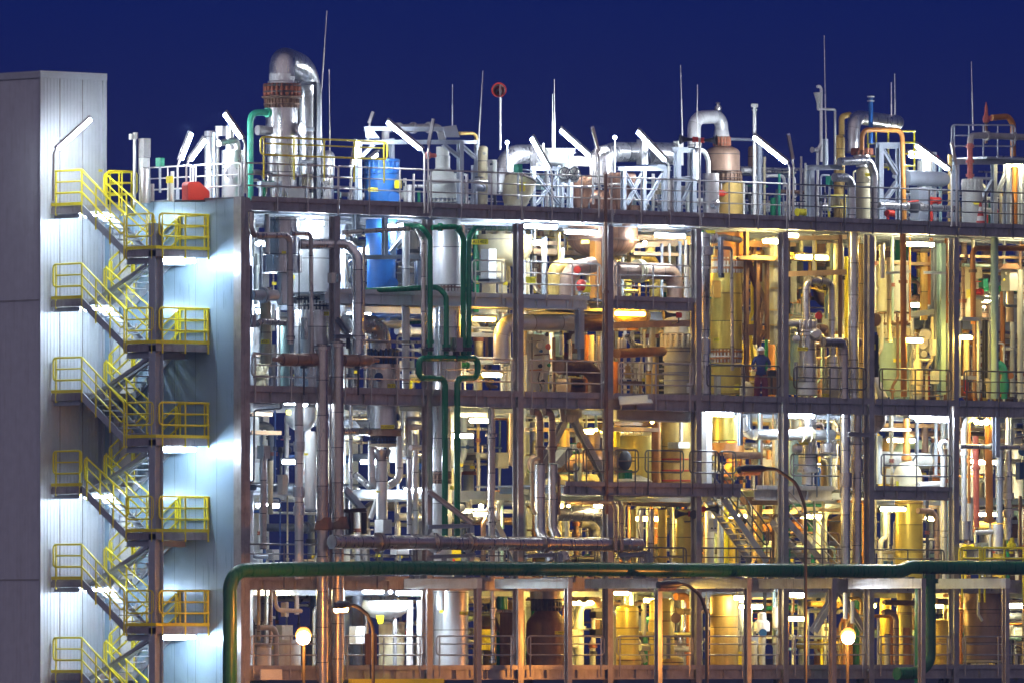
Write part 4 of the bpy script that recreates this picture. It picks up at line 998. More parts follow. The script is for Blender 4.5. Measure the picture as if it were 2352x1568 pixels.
pipe('thick horizontal silver pipe ending at the corner column', [(578, 678), (634, 679)], 26, 'aluw', 1.4, fl=(.5,))
pipe('grey steel pipe with dark elbow crossing the first bay', [(590, 745), (600, 738), (655, 742)], 15, 'alub', .8)
t = T('junction_box', 'grey box on the corner column side, first bay', 'box', 'grey boxes'); pbox(t, 'body', 567, 588, 722, 752, .3, .4, 'alub'); pbox(t, 'lid', 569, 586, 724, 750, .27, .028, 'alub')
t = T('junction_box', 'squarish grey insulated box behind the thin bent pipe', 'box', 'grey boxes'); pbox(t, 'body', 690, 708, 730, 780, .9, .5, 'alub'); pbox(t, 'lid', 691, 707, 728, 729.5, .88, .52, 'alub')
pipe('olive green cream column with yellow tag, first bay', [(611, 660), (611, 835)], 25, 'cream', 2.2); 
t = T('tag_board', 'yellow tag on the olive cream column in the first bay', 'tag', None); tagp(t, 609, 784, 20, 9, 1.75, '4531')
for q, (x, y0, y1, d, m, v, lab) in enumerate(((582, 500, 590, 8, 'pale', 3.0, 'pale pipe behind the S-bent pipe'), (588, 610, 700, 11, 'pale', 3.2, 'pale capped pipe beside the corner column'), (600, 560, 720, 7, 'galv', 2.6, 'blue grey strut pipe beside the corner column'), (628, 700, 760, 9, 'white', 2.8, 'white pipe right of the olive cream column'), (640, 640, 905, 8, 'white', 3.5, 'white pipe behind the collared vessel'), (655, 740, 905, 22, 'tealp', 3.6, 'pale teal pipe behind the first header'), (577, 610, 740, 6, 'galvd', 1.2, 'dark strut hugging the corner column'), (627, 790, 905, 14, 'grey', 2.6, 'grey pipe behind the first middle deck railing'))):
    pipe(lab, [(x, y0), (x, y1)], d, m, v)
t = T('process_vessel', 'wide silver tower with dark bolted belt behind the bent pipes', 'column')
v = 2.6
lathe(t, 'upper_shell', 718, v, [(41, 488), (41, 683)], 'aluw'); studs(t, 718, v, 41, 683, 713, 26, 'steel', 'dark', 5); lathe(t, 'lower_shell', 718, v, [(42, 713), (42, 905)], 'alu'); tagp(t, 750, 721, 16, 9, v - .62, 'C-15')
t = T('pipe_bracket', 'blue grey bracket with slanted arm on the second column', 'bracket')
pbar(t, 'arm', (774, 732), (800, 768), 9, 'galvd', -.2); pbar(t, 'shelf', (768, 773), (808, 772), 9, 'galvd', -.2); pbar(t, 'hanger', (800, 776), (800, 800), 7, 'dark', -.2)
t = T('junction_box', 'small pale box strapped to the second column', 'box', 'grey boxes'); pbox(t, 'body', 752, 771, 627, 650, -.4, .2, 'pale'); pbox(t, 'clip', 772, 784, 629, 648, -.3, .12, 'alub')
# blue vessel below deck
t = T('process_vessel', 'dark blue vessel with round nozzle hanging below the top deck', 'vessel')
v = 2.6
lathe(t, 'upper_shell', 876, v, [(36, 505), (36, 590)], 'blue'); lathe(t, 'lower_shell', 876, v, [(33, 590), (33, 697)], 'blue')
t.add('nozzle', rev(W(903, 652, v - .5), -FW, [(0, .12), (.15, .12), (.16, .17), (.28, .17)], 18), 'blue'); tagp(t, 857, 690, 23, 9, v - .55, 'H-1504')
t = T('pipe_support_frame', 'pale blue beams boxing in the dark blue vessel', 'support frame')
pbar(t, 'ring_beam', (800, 592), (962, 590), 10, 'galv', 1.9); pbar(t, 'post', (818, 490), (818, 545), 14, 'galv', 1.6); pbar(t, 'post', (884, 500), (884, 586), 11, 'galv', 1.8); pbar(t, 'post', (903, 530), (903, 588), 10, 'galv', 1.9); pbar(t, 'brace', (896, 580), (925, 545), 8, 'galv', 1.8); pbar(t, 'post', (960, 600), (960, 700), 12, 'galv', 2.0)
pipe('thick white riser with faint seams right of the dark blue vessel', [(932, 530), (932, 905)], 18, 'aluw', 1.6)
pipe('brown silver pipe run that meets the green bends under the top deck', [(785, 535, 1.2), (958, 524, .2), (972, 556, -.3), (973, 800, -.3)], 11, 'alub', 1.0, bend=1.2)
pipe('green pipe run turning down into the green loop, first of four', [(930, 518, .6), (968, 520, -.3), (988, 548, -.4), (988, 822)], 12.5, 'green', -.45, bend=1.4, fl=(.9,))
pipe('green pipe crossing the blue vessel and dropping into the green loop', [(838, 668, .8), (1006, 660, -.1), (1025, 680, -.4), (1025, 822)], 12.5, 'green', -.45, bend=1.4, fl=(.92,))
pipe('green pipe with short high arm dropping into the green loop, third of four', [(992, 523, -.3), (1050, 521), (1064, 546), (1064, 822)], 12.5, 'green', -.45, bend=1.4, fl=(.06, .2))
pipe('green pipe with long high arm dropping into the green loop, fourth of four', [(1180, 526, .6), (1092, 524, -.3), (1077, 546), (1077, 822)], 12.5, 'green', -.5, bend=1.4, fl=(.93,))
t = T('green_pipe_loop', 'dark green closed pipe loop with two legs running down, in front of the middle deck', 'pipe')
v = -.55; s = S(1028, v); r = 7.3 / s
t.add('loop', tube([W(x, y, v) for x, y in ((1022, 1240), (1022, 868), (962, 867), (962, 822), (1097, 822), (1097, 866), (1050, 868), (1050, 1240))], r, 15.5 / s), 'green')
for x in (988, 1025, 1064, 1077): t.add('stub_flange', rev(W(x, 806, v), (0, 0, 1), [(0, .13), (.05, .13), (.051, .1), (.07, .1), (.071, .13), (.12, .13)], 16), 'dark')
t.add('strap', rev(W(1047, 822, v), RT, [(-.05, r * 1.15), (.05, r * 1.15)], 16), 'dark'); t.add('strap', rev(W(1028, 822, v), RT, [(-.05, r * 1.1), (.02, r * 1.1)], 16), 'dark')
t = T('junction_box', 'brownish grey box mounted above the green pipe loop', 'box', 'grey boxes'); pbox(t, 'body', 1034, 1063, 775, 806, -.75, .3, 'alub'); pbox(t, 'bracket', 1040, 1056, 806.5, 815, -.7, .2, 'dark')
t = T('process_vessel', 'tall silver column with bolted belt behind the green pipes', 'column')
v = 1.9
lathe(t, 'upper_shell', 1027, v, [(30, 505), (33, 522), (33, 656)], 'aluw'); studs(t, 1027, v, 33, 656, 684, 24, 'steel', 'rustb', 5); lathe(t, 'middle_shell', 1027, v, [(33, 684), (33, 905)], 'alu'); lathe(t, 'lower_shell', 1010, v, [(27, 930), (27, 1083)], 'alu'); studs(t, 1010, v, 27, 1083, 1110, 18, 'rustb', 'brown', 5); lathe(t, 'foot', 1010, v, [(28, 1110), (28, 1330)], 'aluw')
tagp(t, 1040, 1119, 12, 8, v - .5)
pipe('big shiny quarter turn elbow over the dark blue studs', [(794, 745, 1.4), (856, 745, 1.4), (876, 775, 1.4), (876, 806, 1.4)], 46, 'steel', 1.4, bend=.9)
t = T('process_vessel', 'pale vessel with dark blue studs below the shiny elbow', 'vessel')
v = 1.5
studs(t, 880, v, 36, 800, 836, 18, 'navy', 'dark', 8); lathe(t, 'shell', 880, v, [(37, 836), (39, 850), (39, 905)], 'alub'); tagp(t, 899, 885, 18, 9, v - .58, 'H-15')
t.add('small_nozzle', rev(W(870, 865, v - .5), -FW, [(0, .1), (.1, .1), (.1, .14), (.15, .14)], 14), 'navy')
pipe('thin steel pipe running level above the studs, second bay', [(806, 782), (985, 786)], 6, 'steel', .6)
# first and second bay below the middle deck
t = T('process_vessel', 'polished round bottomed vessel under the middle deck, first bay', 'vessel'); lathe(t, 'shell', 692, 2.0, [(36, 935), (36, 958)] + bowl(36, 958, 990)[1:], 'aluw'); tagp(t, 663, 946, 10, 9, 1.3)
t = T('process_vessel', 'white upright drum below the round bottomed vessel', 'column'); lathe(t, 'shell', 713, 1.2, [(11, 990), (14, 998), (14, 1168), (9, 1172)], 'white'); tagp(t, 703, 1042, 9, 5, .85)
t = T('control_cabinet', 'cream grey cabinet left of the white upright drum', 'cabinet'); pbox(t, 'body', 637, 661, 1091, 1134, 1.0, .55, 'pale'); pbox(t, 'roof', 635, 663, 1089, 1090.5, .96, .62, 'pale')
t = T('process_vessel', 'silver vessel tapering into a cone and pipe, below the middle deck in the second bay', 'vessel')
v = 1.0
lathe(t, 'shell', 880, v, [(37, 925), (37, 985)], 'alu'); lathe(t, 'flange', 880, v, [(38, 985), (42, 987), (42, 1000), (33, 1001)], 'brown'); studs(t, 880, v, 31, 1001, 1018, 24, 'navy', 'dark', 4); lathe(t, 'ochre_ring', 879, v, [(32, 1018), (32, 1025), (22, 1026)], 'cream')
lathe(t, 'cone', 877, v, [(21, 1031), (21, 1036), (13, 1058)], 'alu'); lathe(t, 'stem_pipe', 877, v, [(13, 1058), (13, 1193)], 'aluw'); tagp(t, 890, 979, 31, 9, v - .6, 'H-1502A'); tagp(t, 868, 1128, 9, 4, v - .2); lathe(t, 'manhole', 910, v - .4, [(2, 948), (8, 950), (8, 964), (2, 966)], 'navy')
pbox(t, 'foot_box', 860, 900, 1192, 1224, v - .3, .6, 'aluw'); t.add('side_nozzle', tube([W(785, 990, v), W(846, 990, v)], .11), 'alub')
pipe('white bent pipe joining the cone stem from the left side', [(853, 1010), (853, 1104), (866, 1112)], 16, 'aluw', 1.2, bend=1); pipe('white bent pipe joining the cone stem from the right side', [(917, 985), (917, 1100), (890, 1116)], 18, 'aluw', 1.1, bend=1)
pipe('sloping pipe reaching the cone stem from behind', [(815, 1088, 1.8), (850, 1118, 1.3)], 16, 'alu', 1.3); pipe('slanted white strut pipe at the foot of the cone stem', [(867, 1145), (851, 1190)], 12, 'white', 1.3)
t = T('support_frame', 'white steel frame holding two stub pipes, second bay', 'support frame'); pbar(t, 'post', (938, 965), (938, 1053), 11, 'pale', .8); pbar(t, 'top_beam', (935, 960), (985, 962), 10, 'galv', .8); pbox(t, 'foot_plate', 924, 944, 1047, 1053, .7, .3, 'galv')
for q, y in enumerate((980, 1027)): pipe(f'white stub pipe, {["upper", "lower"][q]} of the pair against the third column', [(943, y), (974, y)], 13, 'white', .6, grp='white stub pipes')
pipe('silver riser left of the third column, farther from it', [(940, 1050), (940, 1225)], 12, 'alu', .7); pipe('silver riser left of the third column, nearer to it', [(955, 995), (955, 1225)], 12, 'aluw', .6)
t = T('pipe_bracket', 'blue grey triangular bracket with hanging post before the green legs', 'bracket')
pbar(t, 'diagonal', (986, 1128), (1083, 1200), 10, 'galv', -.8); pbar(t, 'shelf', (984, 1209), (1086, 1206), 10, 'galv', -.8); pbar(t, 'post', (1081, 1206), (1081, 1290), 12, 'galv', -.8); pbox(t, 'wall_plate', 975, 990, 1118, 1226, -.6, .35, 'mauve')
pipe('brownish riser with reducer in the third bay', [(1129, 925), (1129, 1140), (1129, 1330)], 17, 'alub', .3, fl=(.18, .6, .68)); 
pipe('silver drain riser left of the cone stem', [(806, 930), (806, 1170)], 9, 'alu', 1.6)
pipe('long silver header along the front, resting on brackets', [(762, 1243), (1470, 1250)], 33, 'alub', -1.5, fl=(.15, .33, .44, .68), flm='alub')
t = T('pipe_bracket', 'dark double hanger bracket above the long silver header', 'bracket'); pbar(t, 'shelf', (790, 1172), (840, 1170), 9, 'dark', -.4); pbar(t, 'hanger', (806, 1176), (806, 1225), 9, 'dark', -.6); pbar(t, 'hanger', (836, 1176), (836, 1225), 9, 'dark', -.6)
t = T('pipe_bracket', 'grey post bracket between header and green pipe near the fifth column', 'bracket'); pbar(t, 'post', (1489, 1270), (1489, 1322), 14, 'mauve', -2.0); pbar(t, 'arm', (1420, 1274), (1494, 1270), 9, 'mauve', -1.8)
t = T('pipe_bracket', 'grey post bracket between header and green pipe near the fourth column', 'bracket'); pbar(t, 'post', (1283, 1270), (1283, 1322), 14, 'mauve', -2.0); pbar(t, 'arm', (1210, 1276), (1288, 1272), 9, 'mauve', -1.8)
t = T('pipe_bracket', 'grey post bracket under the triangular bracket end', 'bracket'); pbar(t, 'arm', (985, 1278), (1090, 1274), 9, 'mauve', -1.8); pbar(t, 'stub', (1020, 1280), (1020, 1294), 9, 'mauve', -2.0)
# ================================================================ green header pipe on its rack
t = T('green_header_pipe', 'thick dark green header pipe running the whole length of the plant front', 'pipe')
v = -2.8; s = S(1200, v); r = 16.5 / s
t.add('run', tube([W(528, 1700, v), W(528, 1309, v), W(905, 1303, v), W(2068, 1311, v), W(2090, 1301, v), W(2480, 1305, v)], r, 46 / s), 'greend')
for x in (905, 1475, 1690, 1905, 2120, 2310): 
    for dx in (0, 7): t.add('clamp', rev(W(x + dx, 1307.5 if 2068 > x > 905 else 1303, v), RT, [(0, r * 1.09), (.03, r * 1.09)], 24), 'dark')
pipe('green drop pipe on the left flank of the green down leg', [(2109, 1345), (2109, 1480), (2109, 1585)], 16, 'green', -2.3)
pipe('thick green down leg branching off the header and curving back at its foot', [(2135, 1318), (2135, 1520), (2105, 1545), (2060, 1546)], 29, 'greend', -2.7, bend=1.2, fl=(.05,))
for q, (x0, x1, xp) in enumerate(((1000, 1100, 1097), (1208, 1310, 1305), (1412, 1512, 1512), (1640, 1718, 1717), (1800, 1915, 1912), (2028, 2119, 2117), (2208, 2313, 2310))):
    t = T('pipe_rack', f'{["white lit", "pale blue lit", "brownish", "flat grey", "streaky grey", "pinkish streaked", "cream white"][q]} cross arm and post carrying the green header, {ORD[q]} from the blue wall', 'pipe rack', 'pipe rack arms')
    vo = -3.55
    p = W(xp, 1345, vo); zt = W(xp, 1327, vo).z; zb = W(xp, 1350, vo).z
    t.add('arm', box((p.x - .1, vo - .1, zb), (p.x + .1, -.2, zt)), 'pale' if q in (0, 1, 6) else 'mauve', smooth=False)
    t.add('post', ibeam((p.x, vo, 0), (p.x, vo, zb - .005), .18, .18, up=(0, 1, 0)), 'mauve', smooth=False)
    t.add('saddle', box((p.x - .12, v - .3, zt + .002), (p.x + .12, v + .3, zt + .05)), 'galvd', smooth=False)
# ================================================================ MIDDLE BAYS, third to fifth, under the top deck
pipe('rusty brown drain pipe running down the whole height of the fourth column', [(1389, 398), (1391, 400), (1393, 1180)], 9, 'rustb', -.32, fl=(.35,)) 
t = T('control_cabinet', 'big white cabinet on a dark table behind the rail, third bay', 'cabinet')
pbox(t, 'body', 1104, 1140, 572, 640, 2.2, .5, 'white'); pbox(t, 'table', 1098, 1150, 641, 648, 2.1, .7, 'dark')
for x in (1104, 1142): t.add('leg', tube([W(x, 648, 2.3), W(x, 690, 2.3)], .04), 'dark')
t = T('process_vessel', 'cream round bellied vessel hanging behind the fourth column', 'vessel')
lathe(t, 'shell', 1160, 4.2, [(64, 540), (64, 565)] + bowl(64, 565, 612)[1:], 'cream'); t.add('leg', tube([W(1210, 590, 4.2), W(1210, 690, 4.2)], .1), 'cream')
t = T('tag_board', 'yellow tag board hanging left of the cream round bellied vessel', 'tag'); tagp(t, 1102, 556, 38, 12, 1.0, 'R-1402')
t = T('yellow_actuator', 'yellow tub shaped actuator behind the rail left of the brown elbows', 'valve actuator', 'yellow actuators'); pbox(t, 'body', 1209, 1230, 640, 654, 1.3, .35, 'tag'); pbox(t, 'rim', 1207, 1232, 636, 639.5, 1.28, .4, 'tag'); t.add('stem', tube([W(1220, 655, 1.5), W(1220, 690, 1.5)], .05), 'dark')
pipe('ochre elbow pipe standing on the blue beam platform', [(1271, 690), (1271, 612), (1310, 608)], 30, 'ochre', 2.2, bend=1.15)
pipe('larger brown elbow pipe beside the ochre one, red valve at its mouth', [(1303, 690), (1303, 622), (1362, 608)], 37, 'brown', 1.5, bend=1.1)
t = T('gate_valve', 'red and yellow valve cluster at the foot of the brown elbow', 'valve'); t.add('body', rev(W(1335, 668, 1.0), (0, 0, 1), [(0, .1), (.1, .16), (.25, .16), (.35, .08)], 14), 'red'); t.add('actuator', rev(W(1347, 672, .95), (0, 0, 1), [(0, .12), (.2, .16), (.3, .1)], 14), 'tag'); t.add('gauge', rev(W(1326, 620, 1.0), -FW, [(0, .1), (.05, .12)], 14), 'red')
pipe('fat beige elbow pipe running level then down, behind the upper platform rail', [(1400, 622, 2.0), (1540, 624), (1550, 650), (1550, 690)], 39, 'brown', 2.0, bend=.95, fl=(.35,), flm='cream')
t = T('pipe_stand', 'brown post stand under the bowl shaped vessel', 'support'); pbox(t, 'post', 1408, 1426, 600, 690, 1.6, .3, 'brown'); pbox(t, 'base_plate', 1404, 1430, 688, 693, 1.5, .5, 'rustb')
pipe('wide bright silver pipe with elbow at its end, below the blue beam platform', [(1152, 835), (1152, 741), (1330, 741)], 38, 'aluw', 1.3, bend=1.0)
pipe('dark brown continuation of the wide bright silver pipe', [(1331, 742), (1385, 742)], 38, 'rustb', 1.3)
t = T('steel_post', 'blue post hanging in front of the wide silver pipe', 'post'); pbar(t, 'post', (1331, 708), (1331, 800), 16, 'galv', .6); pbox(t, 'dark_sleeve', 1326, 1342, 796, 825, .5, .25, 'galvd')
t = T('instrument_panel', 'pale board crowded with dials, tubes and small valves in the fourth bay', 'instrument panel')
pbox(t, 'board', 1206, 1262, 768, 905, 2.4, .1, 'pale')
for x, y, r, m in ((1236, 792, .11, 'white'), (1240, 806, .05, 'blue'), (1256, 796, .1, 'pink'), (1253, 768, .07, 'dark'), (1238, 840, .07, 'dark'), (1258, 838, .06, 'green'), (1243, 876, .08, 'dark'), (1225, 900, .06, 'tag')):
    t.add('dial', rev(W(x, y, 2.35), (0, -1, 0), [(0, r * .7), (.05, r), (.09, r)], 14), m)
for k, (p, m) in enumerate(((((1222, 775), (1222, 905)), 'dark'), (((1208, 785), (1250, 782)), 'steel'), (((1228, 815), (1262, 812), (1262, 850)), 'rustb'), (((1215, 850), (1245, 848)), 'orange'), (((1248, 810), (1248, 905)), 'steel'), (((1260, 860), (1260, 900)), 'tag'), (((1240, 850), (1236, 870), (1244, 890), (1240, 905)), 'dark'))):
    t.add('tubing', tube([W(x, y, 2.3) for x, y in p], .022, .05), m)
pipe('cream standpipe at the left edge of the crowded instrument board', [(1206, 760), (1206, 815)], 9, 'cream', 1.6)
pipe('dark brown elbow pipe behind the fourth bay railing', [(1285, 842, 1.4), (1345, 842, 1.4), (1368, 862, 1.4), (1368, 910, 1.4)], 36, 'rustb', 1.4, bend=1.0)
t = T('dark_cabinet', 'dark boxy machine under the brown elbow, fourth bay', 'machine'); pbox(t, 'body', 1278, 1345, 868, 905, 2.2, .8, 'rustb'); pbox(t, 'front_panel', 1282, 1340, 872, 888, 2.17, .028, 'dark')
for q, (x, w_, y0, y1, m, lab) in enumerate(((1250, 13, 545, 685, 'galv', 'blue post pipe left of the bowl vessel'), (1284, 7, 535, 625, 'ochre', 'thin ochre pipe left of the bowl vessel'), (1292, 9, 570, 640, 'pale', 'pale pipe beside the thin ochre one'), (1272, 8, 775, 905, 'rustb', 'dark brown post pipe right of the instrument board'), (1290, 11, 770, 815, 'galv', 'blue hanging pipe below the silver duct'), (1310, 8, 780, 830, 'steel', 'steel pipe in the frame below the silver duct'), (1346, 11, 770, 905, 'orange', 'orange lit post pipe by the fourth column'), (1357, 16, 770, 830, 'white', 'white drum pipe by the fourth column'), (1374, 9, 770, 905, 'alub', 'brown silver pipe hugging the fourth column'), (1228, 9, 895, 910, 'grey', 'grey stub on the middle deck, fourth bay'))):
    pipe(lab, [(x, y0), (x, y1)], w_, m, 2.6)
def tray(label, x0, x1, y0, v, h=9, y1=None, m='tan', v2=None):
    t = T('cable_tray', label, 'cable tray', 'cable trays')
    a, b = W(x0, y0, v), W(x1, y0 if y1 is None else y1, v if v2 is None else v2)
    if y1 is None: b.z = a.z
    s = S(x0, v); hh = h / s; d = (b - a); ax = d.normalized(); side = ax.cross(V((0, 0, 1)))
    t.add('side_rail', bar(a, b, .03, hh), m, smooth=False); t.add('side_rail', bar(a - side * .4, b - side * .4, .03, hh), m, smooth=False)
    t.add('tray_bed', bar(a - side * .2 - V((0, 0, hh * .4)), b - side * .2 - V((0, 0, hh * .4)), .37, .015), m, smooth=False)
    t.add('cables', tube([a - side * .15 - V((0, 0, hh * .2)), b - side * .15 - V((0, 0, hh * .2))], .05), 'dark')
for a in (('lit tan cable tray left of the bowl vessel, upper one', 1232, 1295, 558, 4.0, 9), ('lit tan cable tray left of the bowl vessel, lower one', 1225, 1282, 577, 4.0, 12), ('bright tan cable tray right of the bowl vessel, upper one', 1462, 1586, 545, 3.4, 11), ('bright tan cable tray right of the bowl vessel, middle one', 1455, 1586, 565, 3.2, 12, 557),
    ('shadowed cable tray right of the bowl vessel, lowest one', 1455, 1565, 582, 3.0, 8), ('amber lit cable tray below the amber tube lamp', 1408, 1592, 747, .8, 15, 742), ('long tan cable tray crossing the seventh bay high up', 1725, 1802, 590, 2.0, 8, 594), ('tan cable tray under the top deck, eighth bay', 1808, 1944, 548, 2.2, 10, 545), ('tan cable tray in the middle of the eighth bay', 1806, 1944, 630, 1.6, 12, 625),
    ('tan cable tray in the sixth bay beside the yellow tank', 1700, 1780, 592, 1.8, 8), ('yellow lit cable tray under the brown platform', 1450, 1590, 1156, 1.4, 9), ('orange lit cable tray above the yellow lit vessel', 1408, 1512, 984, 1.2, 9), ('golden cable tray right above the orange lit one', 1412, 1510, 972, 2.0, 8),
    ('dark cable tray with teeth left of the bell vessel neck', 2010, 2092, 985, 1.8, 6), ('tan cable tray in the first bay below the middle deck', 580, 625, 950, 1.6, 8), ('second tan cable tray in the first bay below the middle deck', 578, 646, 992, 1.6, 9), ('pale cable tray running far right under the top deck', 2205, 2420, 588, 3.2, 6), ('greenish cable tray in the ninth bay under the top deck', 2010, 2175, 603, 3.0, 7), ('pale cable tray low in the fourth bay', 1225, 1330, 985, 3.5, 9), ('tan cable tray under the lower deck, sixth bay', 1600, 1710, 1040, 3.0, 8), ('tan tray beside the amber spots', 2205, 2300, 985, 3.2, 7)): tray(*a)
# amber corner, fifth bay
t = T('process_vessel', 'amber lit horizontal drum behind the amber tube lamp', 'vessel'); a, b = W(1412, 726, 2.2), W(1490, 726, 2.2); L = (b - a).length; t.add('shell', rev(a, b - a, [(0, .05), (.05, .16), (.18, .26), (L - .18, .26), (L - .05, .16), (L, .05)], 22), 'ochre'); t.add('saddle', box(W(1440, 742, 2.1), W(1446, 760, 2.5)), 'rustb', smooth=False)
pipe('orange pipe with round cut end lying level in the fifth bay', [(1416, 811, .3), (1522, 806, 1.4)], 22, 'orange', .6); pipe('amber post pipe under the orange level pipe', [(1506, 815), (1506, 910)], 15, 'ochre', 1.4)
t = T('process_vessel', 'white column with a row of cream spring cans in the fifth bay', 'column')
v = 2.2
lathe(t, 'shell', 1553, v, [(29, 705), (29, 765)], 'pale'); studs(t, 1556, v, 38, 766, 800, 16, 'cream', 'cream', 10, over=0); lathe(t, 'lower_shell', 1556, v, [(34, 800), (34, 828), (31, 829), (31, 905)], 'cream')
for k in range(3): lathe(t, 'band', 1556, v, [(34.6, 836 + 18 * k), (34.6, 839 + 18 * k)], 'grey')
t.add('nozzle', rev(W(1580, 890, v - .35), -FW, [(0, .12), (.1, .12), (.1, .17), (.16, .17)], 14), 'pale')
horn('black horn speaker with red driver hung below the upper platform', 1552, 724, .3)
t = T('spring_hanger', 'pair of white bottle shaped spring hangers in the fifth bay', 'spring hanger')
for x in (1422, 1430): lathe(t, 'bottle', x, 1.6, [(1.5, 776), (3.6, 782), (3.6, 798)], 'white')
pbox(t, 'shelf', 1416, 1436, 798, 802, 1.5, .25, 'grey')
t = T('workbench', 'small table with yellow valve head behind the fifth bay rail', 'valve stand')
pbox(t, 'top', 1420, 1475, 874, 880, .9, .6, 'rustb'); t.add('valve_head', rev(W(1442, 868, 1.1), (0, 0, 1), [(0, .1), (.1, .1), (.11, .14), (.2, .14), (.21, .09), (.4, .09), (.41, .04), (.5, .04)], 14), 'ochre')
for x in (1424, 1450, 1471): t.add('leg', tube([W(x, 880, 1.1), W(x, 912, 1.1)], .05), 'ochre')
for q, (x, w_, y0, y1, m, lab) in enumerate(((1412, 16, 830, 905, 'orange', 'orange post pipe at the left end of the fifth bay'), (1430, 8, 590, 690, 'pale', 'pale post behind the beige elbow'), (1520, 7, 560, 690, 'galv', 'blue strut pipe right of the bowl vessel'), (1538, 6, 560, 620, 'pale', 'thin pale pipe right of the bowl vessel'), (1562, 10, 555, 690, 'galv', 'blue pipe by the fifth column'), (1575, 8, 550, 690, 'white', 'white pipe by the fifth column'), (1480, 6, 760, 810, 'pale', 'thin pale pipe over the dark gap, fifth bay'), (1498, 15, 735, 800, 'grey', 'grey pump neck pipe, fifth bay'), (1470, 9, 830, 905, 'steel', 'steel pipe behind the valve stand'), (1490, 12, 850, 905, 'ochre', 'amber drum pipe right of the valve stand'))):
    pipe(lab, [(x, y0), (x, y1)], w_, m, 3.0)
pipe('bent elbow pump pipe beside the dark gap of sky', [(1440, 770), (1452, 790), (1490, 798)], 12, 'alub', 3.4)
t = T('access_hatch', 'pale hinged ramp plate in front of the fifth bay middle deck', 'ramp'); t.add('ramp_plate', prism([W(1420, 912, -.2), W(1490, 908, -.2), W(1500, 926, -.9), W(1424, 930, -.9)], (0, 0, .04)), 'pale', smooth=False); t.add('side_plate', box(W(1490, 905, -.6), W(1498, 928, -.55)), 'grey', smooth=False)
# ---- sixth bay
t = T('process_vessel', 'big yellow lagged tank with orange bolted flanges, sixth bay', 'vessel')
v = 3.0
lathe(t, 'upper_ring', 1671, v, [(36, 535), (36, 592)], 'orange'); studs(t, 1671, v, 38, 592, 628, 30, 'white', 'orange', 5); lathe(t, 'shell', 1668, v, [(37, 628), (37, 802)], 'gold'); studs(t, 1668, v, 38, 802, 832, 26, 'white', 'orange', 4); lathe(t, 'skirt', 1668, v, [(35, 832), (35, 905)], 'gold')
lathe(t, 'lower_shell', 1670, v, [(34, 955), (34, 1012)], 'gold'); lathe(t, 'lower_flange', 1672, v, [(36, 1016), (38, 1020), (38, 1042)], 'orange')
pbox(t, 'inspection_door', 1634, 1656, 645, 684, v - .72, .1, 'ochre'); tagp(t, 1645, 780, 13, 9, v - .72, '503')
t = T('stepped_pipe', 'tall silver pipe of stepped diameters beside the fifth column', 'pipe')
lathe(t, 'run', 1619, .7, [(14, 535), (14, 566), (22, 568), (22, 586), (15, 588), (15, 618), (12.5, 620), (12.5, 652), (11, 654), (11, 776), (13.5, 778), (13.5, 812), (11, 813), (11, 905)], 'alu'); t.add('end_disc', rev(W(1640, 548, .5), -FW, [(0, .16), (.1, .18), (.14, .1)], 16), 'alub'); t.add('side_arm', tube([W(1620, 548, .7), W(1665, 546, .7), W(1700, 552, .9)], .1, .1), 'aluw'); tagp(t, 1632, 533, 22, 7, .45)
pipe('thin bent pipe in front of the yellow lagged tank', [(1640, 569), (1680, 571), (1682, 850)], 8, 'alub', .4, bend=1); pipe('short hook pipe branching off before the yellow tank foot', [(1685, 838), (1706, 838), (1708, 905)], 9, 'alub', .5, bend=.8)
t = T('steel_post', 'pale blue hanging post left of the thin bent pipe', 'post'); pbar(t, 'post', (1655, 545), (1655, 632), 9, 'galv', .2); pbox(t, 'foot', 1650, 1664, 628, 638, .1, .2, 'dark')
t = T('white_column', 'bright white lit square column in the sixth bay below the middle deck', 'post'); pbox(t, 'post', 1612, 1635, 935, 1150, 1.0, .25, 'white'); pbox(t, 'head_plate', 1606, 1640, 930, 936, .95, .4, 'pale')
t = T('brown_frame', 'dark rusty brown frame of posts and beams in the sixth bay', 'steel frame'); pbar(t, 'post', (1714, 530), (1714, 905), 9, 'rustb', 2.2); pbar(t, 'post', (1738, 600), (1738, 790), 10, 'rustb', 2.0); pbox(t, 'beam', 1704, 1752, 745, 770, 2.1, .3, 'rustb'); pbar(t, 'beam', (1704, 560), (1770, 562), 14, 'rustb', 2.6); pbar(t, 'slope', (1740, 790), (1756, 760), 8, 'rustb', 2.0); pbox(t, 'post', 1756, 1767, 590, 780, 2.2, .25, 'rustb')
t = T('pale_duct', 'pale ribbed duct column left of the seventh column', 'duct'); pbox(t, 'shaft', 1768, 1786, 560, 790, 2.4, .4, 'pale')
for y in (610, 660, 710, 745): pbox(t, 'collar', 1766, 1788, y, y + 4, 2.36, .48, 'cream')
pipe('bright yellow pipe with elbows behind the brown frame', [(1728, 560), (1728, 720), (1720, 735), (1730, 830)], 8, 'tag', 3.2); pipe('second yellow pipe crossing low behind the brown frame', [(1712, 742), (1748, 740)], 8, 'tag', 3.4)
t = T('process_vessel', 'small cream bulb vessel low behind the sixth bay rail', 'vessel'); lathe(t, 'shell', 1715, 1.2, dome(16, 875, 893) + [(16, 915)], 'cream'); t.add('valve', rev(W(1692, 888, .9), -FW, [(0, .08), (.08, .1)], 12), 'tag')
t = T('grey_box', 'grey cabinet low behind the sixth bay rail', 'cabinet', None); pbox(t, 'body', 1640, 1656, 860, 908, 1.6, .5, 'grey'); pbox(t, 'door', 1641, 1655, 863, 904, 1.57, .028, 'pale')
